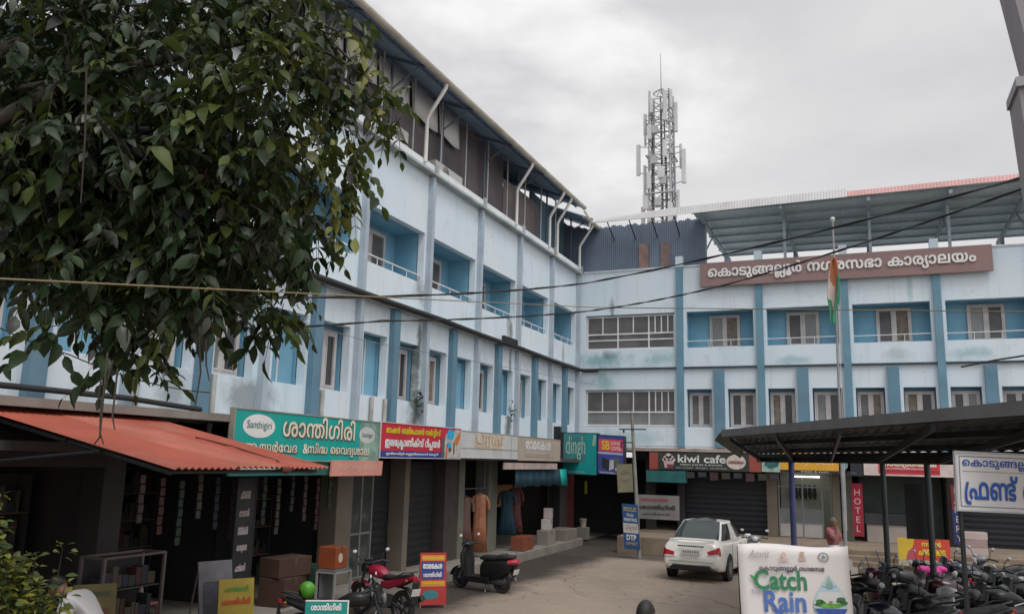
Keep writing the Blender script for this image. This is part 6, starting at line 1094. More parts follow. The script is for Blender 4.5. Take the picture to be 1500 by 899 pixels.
cable('upper twisted black cable rising from the corner towards the roof at the right', [(-1.0,-24.2,5.12),(1.2,-20.9,5.58),(2.7,-7.7,8.45),(13.2,-16.4,7.86),(15.5,-18.2,7.9)], .022, twist=True, sag=.12)
cable('lower twisted black cable rising from the corner towards the right edge', [(-2.0,-21.5,5.0),(1.0,-16.7,5.87),(2.69,-7.5,7.60),(7.25,-10,7.65),(13.2,-16.35,7.69),(15,-18,7.7)], .019, twist=True, sag=.06)
cable('thick black cable bundle strung along the string course of the long wing', [(.10,-32,6.72),(.10,-22,6.70),(.09,-12,6.66),(.09,-6.5,6.63),(.06,-.1,6.60),(.8,-.12,6.58)], .075, sag=.03)
cable('sagging black cable bundle on the wall just above the red awning', [(.12,-32,3.86),(.12,-26,3.80),(.12,-22.5,3.78),(.14,-20.9,3.70)], .045)
cable('thin dark wire hanging across the pilasters above the red awning', [(.2,-26,5.0),(.2,-23.6,4.3),(.2,-20.8,4.0)], .01, sag=.1)
cable('thin black drop wire from the string course down to the parking shed', [(13.6,-.2,6.45),(14.6,-.6,6.62),(17,-2.5,6.8)], .03)
cable('thin grey wire running level with the first storey lintels', [(.1,-24,5.75),(.2,-16,5.55),(.3,-6,5.9),(.6,-.3,6.0)], .008, STEEL)
b = MB(); b.box(.02,.14,-8.0,-6.9,6.66,6.86); o = b.build('cable_box', BLKP, bevel=.02); tag(o, 'black cable joint box on the string course of the long wing', 'cable box')

# ---------------------------------------------------------------- concrete corner at the right edge
r = thing('concrete_pillar', 'grey concrete pillar with a projecting ledge at the right edge of the picture', 'pillar', (12.6,-21.0,0), world=True)
PC = mat('pinkish grey plaster', (.27,.255,.27), .85, var=.10, scale=1.2, dirt=(.12,.12,.14), dirt_amt=.4)
b = MB(); b.hexa([(12.76,-21.1,0),(13.6,-21.1,0),(13.6,-20.4,0),(12.76,-20.4,0),(12.40,-21.1,7.5),(13.6,-21.1,7.5),(13.6,-20.4,7.5),(12.40,-20.4,7.5)]); b.build('shaft', PC, r)
b = MB(); b.hexa([(12.37,-21.16,7.502),(13.6,-21.16,7.502),(13.6,-20.4,7.502),(12.37,-20.4,7.502),(12.37,-21.16,7.62),(13.6,-21.16,7.62),(13.6,-20.4,7.62),(12.37,-20.4,7.62)]); b.build('ledge', mat('ledge plaster', (.30,.30,.32), .85, var=.1), r)
b = MB(); b.hexa([(12.58,-21.1,7.622),(13.6,-21.1,7.622),(13.6,-20.4,7.622),(12.58,-20.4,7.622),(12.32,-21.1,9.6),(13.6,-21.1,9.6),(13.6,-20.4,9.6),(12.32,-20.4,9.6)]); b.build('shaft', PC, r)
b = MB(); 
for k in range(3): b.box(12.62,12.95,-21.13,-21.101,8.55-.22*k,8.63-.22*k)
b.build('vent', DKSTEEL, r)
# ---------------------------------------------------------------- vehicles
CARW = mat('cream white car paint', (.80,.785,.735), .28, var=.03, coat=.5); CARG = mat('car glass', (.035,.048,.05), .10, var=.1, spec=.4)
TAILR = mat('red lamp lens', (.36,.012,.02), .2, var=.05); LAMPC = mat('clear lamp lens', (.55,.55,.53), .15, var=.05); PLATE = mat('white number plate', (.62,.62,.60), .5, var=.12, scale=30)
def catmull(p, t, closed=False):
    n = len(p)
    if closed: i = int(math.floor(t)) % n; f = t-math.floor(t); q = [p[(i+k) % n] for k in (-1,0,1,2)]
    else:
        i = min(int(t), n-2); f = t-i; q = [p[max(0,min(n-1,i+k))] for k in (-1,0,1,2)]
    return tuple(.5*((2*b)+(c-a)*f+(2*a-5*b+4*c-d)*f*f+(3*b-a-3*c+d)*f**3) for a, b, c, d in zip(*q))
def build_car():
    r = thing('parked_car', 'cream white saloon car parked tail to the camera before the black cafe sign', 'car')
    st = [(-2.20,.36,.72,.66,.86,.95),(-2.12,.30,.79,.62,.90,1.02),(-1.9,.25,.835,.60,.93,1.055),(-1.5,.22,.845,.60,.94,1.05),(-.9,.20,.85,.60,.94,1.03),(0,.19,.85,.60,.92,.99),(.9,.19,.85,.60,.90,.96),(1.45,.21,.845,.58,.86,.93),(1.9,.24,.80,.54,.76,.84),(2.12,.30,.70,.50,.64,.70),(2.22,.36,.58,.48,.56,.60)]
    nx, nr = 66, 48; G = []
    for i in range(nx+1):
        x, zb, w, zm, zs, zt = catmull(st, (len(st)-1)*i/nx)
        half = [(w*.35,zb),(w*.88,zb+.02),(w*.97,zb+.13),(w,zm),(w*.985,zs-.10),(w*.92,zs),(w*.72,zt),(w*.30,zt+.015)]
        ctl = [(-y,z) for y, z in half]+[(y,z) for y, z in reversed(half)]
        ring = []
        for j in range(nr):
            y, z = catmull(ctl, len(ctl)*j/nr, True)
            k = max(0, (-x-1.7)/.5); tuck = (.10*min(1,max(0,(z-.62)/.4))+.06*min(1,max(0,(.45-z)/.15)))*min(1,k)
            ring.append(Vector((x+tuck, y, z)))
        G.append(ring)
    b = MB(); b.loft(G, caps=False)
    for end in (0, nx):
        c = Vector((G[end][0].x-(.03 if end == 0 else -.03), 0, .62)); rs = [G[end]]+[[c.lerp(p,s)+Vector(((.0),0,0)) for p in G[end]] for s in (.85,.5,.1)]
        b.loft(rs if end else rs[::-1], caps=True)
    body = b.build('body', CARW, r)
    def patch(i0, i1, j0, j1, off, m, name, par=None):
        q = MB(); rows = []
        for i in range(i0, i1+1):
            row = []
            for j in range(j0, j1+1):
                p = G[i][j % nr]; n = (G[min(nx,i+1)][j % nr]-G[max(0,i-1)][j % nr]).cross(G[i][(j+1) % nr]-G[i][(j-1) % nr]); n = n.normalized()
                if n.dot(p-Vector((p.x*.8,0,.6))) < 0: n = -n
                row.append(p+n*off)
            rows.append(row)
        q.grid(rows); return q.build(name, m, par or r)
    # greenhouse
    def out(t, a):
        x0 = -1.92+.92*t**1.15; x1 = 1.05-1.0*t**1.1; hw = .785-.175*t**1.5; z = .95+.56*t-.02*t*t
        c, s = math.cos(a), math.sin(a); p = 5.0
        ex = math.copysign(abs(c)**(2/p), c); ey = math.copysign(abs(s)**(2/p), s)
        return Vector(((x0+x1)/2+(x1-x0)/2*ex, hw*ey*(1-.06*abs(ex)), z))
    na = 64; b = MB(); rows = [[out(t, 2*math.pi*k/na) for k in range(na)] for t in (0,.15,.3,.45,.6,.75,.88,.96)]
    c = Vector((-.47,0,1.525)); rows += [[c.lerp(p, s)+Vector((0,0,.018*(1-s)-.0)) for p in rows[7]] for s in (.93,.7,.35,.05)]
    b.loft(rows); rf_ = b.build('roof', CARW, r)
    b = MB(); b.loft([[Vector((p.x,p.y*.84,p.z+.007)) for p in rg] for rg in rows[8:]]); b.build('roof_panel', mat('black roof panel', (.03,.03,.033), .25, coat=.3), rf_)  # black panel laid over the middle of the roof
    def glass(a0, a1, t0, t1, name, n=10):
        q = MB(); R_g = []
        for i in range(7):
            t = t0+(t1-t0)*i/6; row = []
            for k in range(n+1):
                a = a0+(a1-a0)*k/n; p = out(t, a); d = p-Vector((-.45,0,p.z)); d.z = 0; row.append(p+d.normalized()*.008+Vector((0,0,.004)))
            R_g.append(row)
        q.grid(R_g); return q.build(name, CARG, r)
    pi = math.pi
    glass(pi-.76, pi+.76, .10, .97, 'rear_window'); glass(-.75, .75, .06, .92, 'windscreen')
    for s in (-1, 1):
        glass(s*pi*.5-.62, s*pi*.5-.04, .12, .86, 'side_window'); glass(s*pi*.5+.04, s*pi*.5+.62, .12, .86, 'side_window')
    # boot lip, plate, lamps, bumper
    b = MB(); b.tube([(-2.07,-.62,1.045),(-2.13,-.3,1.06),(-2.14,0,1.062),(-2.13,.3,1.06),(-2.07,.62,1.045)], .022, 6); b.build('boot_spoiler', CARW, r)
    b = MB(); b.box(-2.222,-2.20,-.36,.36,.885,.915); b.build('chrome_strip', mat('dark chrome', (.10,.10,.10), .25, metal=.8), r)
    b = MB(); b.box(-2.262,-2.22,-.27,.27,.70,.83); pl = b.build('number_plate', PLATE, r, bevel=.006)
    b = MB()
    for k in range(7): b.box(-2.266,-2.2625,-.22+.065*k,-.185+.065*k,.735,.79)
    b.build('lettering', mat('plate ink', (.10,.10,.11), .6), pl)
    for s in (-1, 1):
        js = list(range(10, 16)) if s < 0 else list(range(37, 31, -1))
        def wrap(js, sc, ni, off, m, name, par):
            c0 = Vector((G[0][0].x-.03, 0, .62)); rows = [[c0.lerp(G[0][j], k)+Vector((-off, 0, 0)) for j in js] for k in sc]
            for i in range(0, ni):
                row = []
                for j in js:
                    p = G[i][j]; n = Vector((-.25 if i < 3 else -.05, p.y, (p.z-.75)*.6)).normalized(); row.append(p+n*off)
                rows.append(row)
            q = MB(); q.grid(rows); return q.build(name, m, par)
        L = wrap(js, (.66, .76, .86, .94), 8, .010, TAILR, 'tail_light', r)
        wrap(js[:2] if s < 0 else js[:2], (.60, .72, .84, .93), 3, .014, LAMPC, 'reverse_lamp', L)
        q = MB(); q.hexa([(2.10,s*.40,.60),(1.9,s*.80,.62),(1.85,s*.76,.62),(2.05,s*.40,.60),(2.02,s*.44,.74),(1.75,s*.83,.80),(1.7,s*.78,.80),(1.97,s*.44,.74)]); q.build('headlight', LAMPC, r, bevel=.02)
        q = MB(); q.obox((.72,s*.93,1.02),(.05,0,0),(0,.09,0),(0,0,.06)); q.build('wing_mirror', CARW, r, bevel=.03)
        for x in (-.35,.62):
            q = MB(); q.box(x-.09,x+.09,s*.852-.006,s*.852+.012,.82,.845); q.build('door_handle', CARW, r, bevel=.006)
        q = MB(); q.tube([(-1.0+.0,s*.853,.30),(-.98,s*.858,.6),(-.95,s*.846,.90)], .004, 4); q.tube([(.15,s*.853,.26),(.15,s*.858,.6),(.13,s*.84,.90)], .004, 4); q.build('door_seam', BLKP, r)
    b = MB(); b.hexa([(-2.24,-.62,.30),(-2.24,.62,.30),(-2.0,.70,.26),(-2.0,-.70,.26),(-2.262,-.50,.43),(-2.262,.50,.43),(-2.0,.55,.43),(-2.0,-.55,.43)]); b.build('bumper_insert', BLKP, r, bevel=.02)
    b = MB(); b.tube([(-2.236,-.62,.515),(-2.24,-.4,.51),(-2.243,0,.51),(-2.24,.4,.51),(-2.236,.62,.515)], .006, 4); b.build('bumper_seam', BLKP, r)
    for x in (-1.3, 1.28):
        for s in (-1, 1):
            b = MB(); b.lathe([(.20,s*.68),(.30,s*.68),(.315,s*.72),(.315,s*.83),(.30,s*.868),(.215,s*.872),(.20,s*.84)], (x,0,.315), 'y', 28); w = b.build('wheel', BLK, r)
            b = MB(); b.lathe([(.02,s*.80),(.05,s*.862),(.09,s*.855),(.19,s*.85),(.212,s*.868),(.212,s*.80)], (x,0,.315), 'y', 20)
            for k in range(6): a = k*pi/3; b.obox((x+.13*math.cos(a),s*.862,.315+.13*math.sin(a)), (.06*math.cos(a),0,.06*math.sin(a)), (0,.006,0), (-.022*math.sin(a),0,.022*math.cos(a)))
            b.build('rim', mat('alloy', (.40,.40,.40), .35, metal=.7), w)
            b = MB(); b.lathe([(.02,s*.846),(.372,s*.846),(.372,s*.857),(.365,s*.857),(.02,s*.850)], (x,0,.325), 'y', 28); b.build('wheel_arch', BLK, r)
    return r
car = build_car(); car.scale = (1, .95, 1); car.location = (6.33,-7.2,0); car.rotation_euler = (0,0,R_(86))

def wheel(par, x, rad, w, spokes=True, name='wheel'):
    b = MB(); b.lathe([(rad-.055,-w*.4),(rad-.02,-w*.5),(rad-.004,-w*.25),(rad,0),(rad-.004,w*.25),(rad-.02,w*.5),(rad-.055,w*.4),(rad-.06,0)], (x,0,rad), 'y', 28, closed=True); o = b.build(name, BLK, par)
    b = MB(); b.lathe([(rad-.085,-w*.3),(rad-.055,-w*.38),(rad-.055,w*.38),(rad-.085,w*.3)], (x,0,rad), 'y', 24, closed=True); b.lathe([(.0,-w*.6),(.05,-w*.55),(.06,0),(.05,w*.55),(.0,w*.6)], (x,0,rad), 'y', 12)
    if spokes:
        for k in range(5):
            a = 2*math.pi*k/5; d = Vector((math.cos(a),0,math.sin(a))); n = Vector((-math.sin(a),0,math.cos(a)))
            b.obox(Vector((x,0,rad))+d*(rad*.5-.0), d*(rad*.38), Vector((0,.014,0)), n*.022)
    else: b.lathe([(.04,-w*.32),(rad-.08,-w*.3),(rad-.08,w*.3),(.04,w*.32)], (x,0,rad), 'y', 20)
    b.build('rim', mat('dark alloy', (.07,.07,.075), .4, metal=.6), o); return o

def motorcycle(name, label, paint, group=None, seatm=None, red_tail=False):
    r = thing(name, label, 'motorcycle', group=group)
    wheel(r, .66, .30, .10); wheel(r, -.64, .30, .12)
    b = MB(); b.tube([(.45,0,.80),(.15,0,.52),(.05,0,.28),(-.3,0,.26),(-.42,0,.5)], .022, 6); b.tube([(.45,0,.86),(-.05,0,.72),(-.55,0,.74),(-.85,0,.82)], .02, 6); b.tube([(-.38,.09,.38),(-.64,.09,.30)], .02, 6); b.tube([(-.38,-.09,.38),(-.64,-.09,.30)], .02, 6); b.build('frame', DKSTEEL, r)
    b = MB(); b.hexa([(-.22,-.13,.24),(.16,-.13,.24),(.16,.13,.24),(-.22,.13,.24),(-.2,-.12,.46),(.12,-.12,.46),(.12,.12,.46),(-.2,.12,.46)]); b.lathe([(.09,-.17),(.10,-.15),(.10,.15),(.09,.17)], (-.06,0,.34), 'y', 14)
    for k in range(6): b.obox((.12+.012*k,0,.46+.028*k),(.085,0,.03),(0,.075,0),(0,0,.008))
    b.build('engine', mat('engine casting', (.05,.05,.053), .5, metal=.5, var=.2), r, bevel=.012)
    b = MB(); b.loft([superring(x, 0, z, y, h, 16, 2.6) for x, z, y, h in ((.40,.84,.05,.06),(.36,.85,.12,.09),(.22,.86,.15,.115),(.05,.84,.145,.11),(-.08,.80,.09,.08),(-.14,.78,.05,.05))]); b.build('fuel_tank', paint, r)
    b = MB(); b.loft([superring(x, 0, z, y, h, 14, 3) for x, z, y, h in ((-.06,.80,.07,.03),(-.15,.79,.11,.045),(-.35,.78,.13,.05),(-.6,.82,.12,.05),(-.82,.87,.09,.04),(-.88,.88,.05,.02))]); b.build('seat', seatm or mat('black seat vinyl', (.02,.02,.021), .6, var=.2), r)
    b = MB()
    for s in (-1,1): b.loft([superring(x, s*y, z, .018, h, 10, 2.5) for x, y, z, h in ((-.12,.12,.66,.06),(-.35,.13,.67,.08),(-.6,.11,.74,.065),(-.90,.06,.83,.035))])
    b.loft([superring(x, 0, z, y, h, 10) for x, z, y, h in ((-.78,.81,.10,.04),(-.92,.84,.075,.035),(-.98,.86,.04,.02))]); b.build('tail_panel', paint, r)
    b = MB(); b.obox((-.965,0,.82),(.03,0,0),(0,.06,0),(0,0,.035)); b.build('tail_light', TAILR, r, bevel=.012)
    b = MB(); P = []
    for k in range(9):
        a = math.pi*(.28+.52*k/8)+.35; P.append([(-.64+.36*math.cos(a), y, .30+.36*math.sin(a)-.012*abs(y)/.07) for y in (-.075,-.03,.03,.075)])
    b.grid(P); b.obox((-.98,0,.62),(.006,0,.02),(0,.07,0),(.02,0,-.16)); b.build('mudguard', BLKP, r, solid=.008)
    b = MB(); b.obox((-1.005,0,.60),(.003,0,.0),(0,.095,0),(.02,0,-.065)); b.build('number_plate', PLATE, r)
    b = MB()
    for s in (-1,1): b.tube([(.66,s*.085,.30),(.48,s*.085,.80),(.44,s*.085,.95)], [.026,.024,.024], 8)
    b.build('fork', DKSTEEL, r)
    b = MB(); P = []
    for k in range(9):
        a = math.pi*(.12+.62*k/8); P.append([(.66+.335*math.cos(a), y, .30+.335*math.sin(a)) for y in (-.06,-.02,.02,.06)])
    b.grid(P); b.build('mudguard', paint, r, solid=.006)
    b = MB(); b.tube([(.30,-.36,.98),(.38,-.30,1.02),(.44,-.12,.99),(.45,0,.97),(.44,.12,.99),(.38,.30,1.02),(.30,.36,.98)], .013, 6)
    for s in (-1,1): b.tube([(.31,s*.35,.985),(.35,s*.24,1.02)], .022, 8); b.tube([(.40,s*.30,1.03),(.48,s*.20,1.0)], .008, 5)
    b.build('handlebar', DKSTEEL, r)
    b = MB(); b.lathe([(.03,-.10),(.085,-.06),(.095,.0),(.09,.02)], (.56,0,.88), 'x', 16); h = b.build('headlight', BLKP, r)
    b = MB(); b.lathe([(.088,.0),(.075,.03),(.03,.045)], (.575,0,.88), 'x', 16); b.build('lens', mat('smoky lamp lens', (.16,.16,.155), .12, var=.05), h)
    b = MB(); b.hexa([(.50,-.11,.80),(.60,-.08,.80),(.60,.08,.80),(.50,.11,.80),(.44,-.10,1.06),(.50,-.07,1.08),(.50,.07,1.08),(.44,.10,1.06)]); b.build('headlight_cowl', BLKP if red_tail else paint, r, bevel=.02)
    for s in (-1,1):
        b = MB(); b.tube([(.39,s*.24,1.03),(.42,s*.30,1.14),(.40,s*.36,1.20)], .007, 5); m_ = b.build('mirror', BLKP, r)
        b = MB(); b.ball((.40,s*.385,1.21), .014, .050, .034, 12, 6); b.build('glass', mat('mirror glass', (.03,.031,.033), .12, spec=.5), m_)
    b = MB(); b.tube([(.12,-.12,.42),(.22,-.14,.28),(.0,-.17,.20),(-.3,-.19,.24),(-.45,-.20,.30)], .022, 8); b.tube([(-.42,-.20,.29),(-.55,-.205,.34),(-.95,-.21,.48)], [.045,.06,.055], 12); b.build('exhaust', DKSTEEL, r)
    b = MB(); b.tube([(-.62,.14,.86),(-.80,.13,.93),(-.95,.06,.95),(-.95,-.06,.95),(-.80,-.13,.93),(-.62,-.14,.86)], .013, 6); b.build('grab_rail', DKSTEEL, r)
    b = MB(); b.tube([(-.1,.14,.28),(-.16,.30,.02)], .014, 6); b.build('side_stand', STEEL, r)
    for s in (-1,1):
        b = MB(); b.ball((-.88,s*.14,.80), .035, .03, .025, 8, 6); b.build('indicator', mat('amber lens', (.22,.08,.01), .35), r)
    return r

def scooter(name, label, paint, group=None, loc=(0,0,0), rz=0):
    r = thing(name, label, 'scooter', group=group)
    wheel(r, .62, .235, .09, False); wheel(r, -.60, .235, .10, False)
    b = MB(); rows = []
    for z, x, w, d in ((.24,.36,.16,.06),(.34,.38,.18,.06),(.45,.40,.19,.07),(.62,.43,.22,.085),(.80,.45,.20,.08),(.92,.42,.14,.07),(.97,.40,.10,.06)):
        rows.append([(x+d*math.cos(a)*.9, w*1.18*math.sin(a), z) for a in [2*math.pi*k/16 for k in range(16)]])
    b.loft(rows); b.build('front_apron', paint, r)
    b = MB(); b.hexa([(-.35,-.19,.19),(.40,-.17,.19),(.40,.17,.19),(-.35,.19,.19),(-.35,-.22,.34),(.40,-.20,.33),(.40,.20,.33),(-.35,.22,.34)]); b.build('floorboard', BLKP, r, bevel=.02)
    b = MB(); b.loft([superring(x, 0, z, y, h, 18, 2.8) for x, z, y, h in ((-.04,.47,.12,.16),(-.14,.49,.19,.24),(-.35,.50,.22,.25),(-.62,.55,.215,.215),(-.85,.63,.16,.14),(-.97,.67,.09,.07))]); b.build('body', paint, r)
    b = MB(); b.loft([superring(x, 0, z, y, h, 14, 3) for x, z, y, h in ((-.02,.735,.11,.035),(-.12,.755,.16,.06),(-.4,.765,.18,.065),(-.62,.795,.17,.06),(-.90,.82,.12,.045),(-.95,.82,.07,.025))]); b.build('seat', mat('black seat vinyl', (.02,.02,.021)), r)
    b = MB(); P = []
    for k in range(9):
        a = math.pi*(.05+.75*k/8); P.append([(.62+.27*math.cos(a), y, .235+.27*math.sin(a)) for y in (-.075,-.03,.03,.075)])
    b.grid(P); b.build('mudguard', paint, r, solid=.012)
    b = MB(); b.tube([(.62,.07,.235),(.5,.07,.5)], .022, 6); b.tube([(.62,-.07,.235),(.5,-.07,.5)], .022, 6); b.tube([(.45,0,.5),(.40,0,1.0)], .03, 8); b.build('fork', STEEL, r)
    b = MB(); b.loft([superring(x, 0, z, y, h, 14, 2.6) for x, z, y, h in ((.30,1.0,.08,.03),(.34,1.02,.17,.06),(.44,1.02,.18,.075),(.52,1.0,.12,.06),(.55,.99,.06,.03))]); b.build('handlebar_cowl', paint, r)
    b = MB(); b.lathe([(.075,0),(.06,.03),(.02,.04)], (.53,0,1.0), 'x', 14); b.build('headlight', LAMPC, r)
    b = MB(); b.tube([(.30,-.36,1.0),(.37,-.2,1.03),(.40,0,1.03),(.37,.2,1.03),(.30,.36,1.0)], .016, 6); b.build('handlebar', BLK, r)
    for s in (-1,1):
        b = MB(); b.tube([(.37,s*.22,1.04),(.39,s*.27,1.16),(.38,s*.31,1.21)], .007, 5); m_ = b.build('mirror', BLKP, r)
        b = MB(); b.ball((.38,s*.335,1.22), .014, .050, .036, 12, 6); b.build('glass', mat('mirror glass', (.55,.56,.58)), m_)
    b = MB(); b.loft([superring(x, 0, z, y, h, 12, 2.6) for x, z, y, h in ((-.84,.70,.165,.065),(-.98,.72,.145,.06),(-1.05,.73,.08,.04))]); b.build('tail_light', mat('pinkish red lens', (.50,.05,.08), .25), r)
    b = MB(); b.tube([(-.55,.15,.84),(-.75,.16,.90),(-.95,.10,.92),(-1.0,0,.92),(-.95,-.10,.92),(-.75,-.16,.90),(-.55,-.15,.84)], .014, 6); b.build('grab_rail', STEEL, r)
    b = MB(); b.obox((-.99,0,.50),(.004,0,0),(0,.10,0),(.02,0,-.06)); b.build('number_plate', PLATE, r)
    b = MB(); b.obox((-.92,0,.52),(.03,0,.06),(0,.06,0),(.03,0,-.08)); b.build('mudguard', BLKP, r)
    b = MB(); b.loft([superring(x, .0, z, y, h, 12) for x, z, y, h in ((-.15,.26,.10,.06),(-.35,.25,.12,.085),(-.6,.25,.11,.085),(-.72,.25,.06,.05))]); b.build('engine', mat('engine casting', (.05,.05,.053)), r)
    b = MB(); b.tube([(-.35,-.15,.22),(-.5,-.17,.25),(-.85,-.18,.32)], [.03,.05,.045], 10); b.build('exhaust', STEEL, r)
    b = MB(); b.tube([(-.15,.0,.22),(-.22,.14,.0)], .014, 6); b.tube([(-.15,.0,.22),(-.22,-.14,.0)], .014, 6); b.build('centre_stand', STEEL, r)
    r.location = loc; r.rotation_euler = (0,0,rz); return r

SBLK = mat('glossy black paint', (.010,.011,.012), .34, var=.15, spec=.35)
# the black scooter by the shops; front wheel points at the building
sc = scooter('parked_scooter', 'black scooter with a pinkish red tail lamp parked across the front of the clothes shop', SBLK, loc=(2.12,-13.58,0), rz=R_(167))
s2 = scooter('parked_scooter', 'grey scooter half hidden behind the car, only its handlebar showing', mat('silver grey paint', (.22,.22,.23), .3, metal=.4), loc=(7.45,-6.7,.0), rz=R_(-80))
rb = motorcycle('parked_motorcycle', 'red motorcycle with a white number plate parked with its tail to the yard', mat('cherry red paint', (.28,.010,.035), .25, var=.06, coat=.4), red_tail=True)
rb.location = (1.98,-17.75,0); rb.rotation_euler = (0,0,R_(158))
mb0 = motorcycle('parked_motorcycle', 'black motorcycle with a lime green helmet on its seat near the ayurveda shop', SBLK)
mb0.location = (3.14,-20.75,0); mb0.rotation_euler = (R_(-4),0,R_(26))
# row under the shed: each bike stands across the row's line
GREYB = mat('grey metallic paint', (.045,.046,.048), .4, metal=.2, var=.05); BLUEB = mat('dark blue paint', (.010,.013,.028), .25, coat=.4); MARB = mat('dark maroon paint', (.035,.006,.008), .25, coat=.4)
GRP = 'motorcycles parked under the shed'
base = {'k': motorcycle('parked_motorcycle', 'x', SBLK, GRP), 'g': motorcycle('parked_motorcycle', 'x', GREYB, GRP), 'b': motorcycle('parked_motorcycle', 'x', BLUEB, GRP), 'm': motorcycle('parked_motorcycle', 'x', MARB, GRP)}
def row_scooter(paint): return scooter('parked_scooter', 'x', paint, 'scooters parked under the shed')
base.update(K=row_scooter(SBLK), S=row_scooter(mat('dull silver paint', (.20,.20,.205), .35, metal=.3)), W=row_scooter(mat('pearl white paint', (.42,.42,.41), .3, coat=.3)), R=row_scooter(mat('wine red paint', (.10,.012,.018), .3, coat=.3)))
row = [('k',10.60,-15.1,206,'black motorcycle at the left end of the row, behind the first dark shed post'),
       ('g',11.22,-13.5,203,'grey motorcycle with a pink bag lying on its seat'),
       ('K',11.85,-12.35,192,'black scooter right behind the grey motorcycle with the pink bag'),
       ('b',12.45,-11.35,200,'dark blue motorcycle near the leaning red and yellow board'),
       ('S',13.1,-10.3,212,'silver scooter farthest back, before the pale cartons'),
       ('K',10.70,-16.75,211,'black scooter right of the campaign banner, second from the near end'),
       ('k',11.28,-15.75,203,'black motorcycle in front of the grey one with the pink bag'),
       ('m',11.9,-14.7,196,'dark maroon motorcycle below the left edge of the white direction board'),
       ('K',12.5,-13.75,207,'black scooter below the white direction board'),
       ('k',13.05,-12.8,214,'black motorcycle behind the black scooter below the white direction board'),
       ('b',10.80,-18.2,216,'dark blue motorcycle lowest in the row, right beside the campaign banner'),
       ('k',11.45,-17.35,205,'black motorcycle in the near row, one place right of the lowest one'),
       ('W',12.05,-16.5,198,'pearl white scooter in the near row at the bottom edge of the picture'),
       ('k',12.65,-15.55,208,'black motorcycle in the near row at the right edge'),
       ('R',10.95,-14.3,199,'wine red scooter between the bike at the left end and the pink bag'),
       ('k',13.2,-14.6,210,'black motorcycle cut by the right edge of the picture'),
       ('K',13.25,-11.9,28,'black scooter facing the camera in front of the closed shutter')]
first = {}
rnd = random.Random(4)
for k, x, y, a, lab in row:
    o = base[k] if k not in first else dup(base[k]); first[k] = 1
    s_ = 1.14 if k.islower() else 1.10
    o.location = (x, y, 0); o.rotation_euler = (R_(rnd.uniform(1, 6)), 0, R_(a)); o.scale = (s_, s_, s_); o['label'] = lab
# helmet and bag
r = thing('helmet', 'lime green helmet lying on the seat of the black motorcycle', 'helmet', (2.67,-21.0,.88))
b = MB(); rows = []
b.ball((0,0,.12), .125, .115, .125, 18, 12); b.build('shell', mat('lime green shell', (.065,.26,.015), .4, var=.2, scale=9), r)
b = MB(); P = []
for i in range(9):
    a = -1.0+2.0*i/8; P.append([(.128*math.cos(a)*math.cos(e)+.003, .119*math.sin(a)*math.cos(e), .12+.128*math.sin(e)) for e in (-.35,-.1,.15,.35)])
b.grid(P); b.build('visor', mat('dark visor', (.01,.012,.012), .1, spec=.6), r)
r.rotation_euler = (0,R_(20),R_(200))
r = thing('cloth_bag', 'bright pink cloth bag tied on the seat of the grey motorcycle', 'bag', (11.58,-13.36,1.0))
b = MB(); b.ball((0,0,.08), .20, .12, .09, 16, 10); b.ball((.15,.03,.12), .12, .10, .07, 12, 8); b.ball((-.16,0,.10), .11, .09, .08, 12, 8)
b.build('bag', mat('hot pink cloth', (.62,.05,.28), .7, var=.25, scale=14), r)
b = MB(); b.tube([(-.02,-.13,.05),(-.01,-.05,.19),(0,.05,.19),(.01,.13,.05)], .028, 6); b.build('strap', BLK, r)
# ---------------------------------------------------------------- people
def skin_mesh(joints, edges, root, sub=2):
    names = list(joints); me = bpy.data.meshes.new('s')
    me.from_pydata([joints[n][:3] for n in names], [(names.index(a), names.index(b)) for a, b in edges], [])
    o = bpy.data.objects.new('s', me); COL.objects.link(o)
    o.modifiers.new('skin', 'SKIN'); 
    for n, sv in zip(names, me.skin_vertices[0].data):
        r = joints[n][3]; sv.radius = (r, joints[n][4] if len(joints[n]) > 4 else r); sv.use_root = (n == root)
    q = o.modifiers.new('sub', 'SUBSURF'); q.levels = sub; q.render_levels = sub
    dg = bpy.context.evaluated_depsgraph_get(); m2 = bpy.data.meshes.new_from_object(o.evaluated_get(dg))
    bpy.data.objects.remove(o); bpy.data.meshes.remove(me)
    V = [tuple(v.co) for v in m2.vertices]; F = [tuple(p.vertices) for p in m2.polygons]; bpy.data.meshes.remove(m2)
    return V, F
SKIN = mat('brown skin', (.20,.105,.065), .55, var=.06); HAIR = mat('black hair', (.012,.011,.010), .6, var=.2); GHAIR = mat('greying hair', (.10,.10,.10), .7, var=.3)
def limb_mesh(names, J, rad):
    j = {n: (*J[n], r) for n, r in zip(names, rad)}; return skin_mesh(j, list(zip(names, names[1:])), names[0])
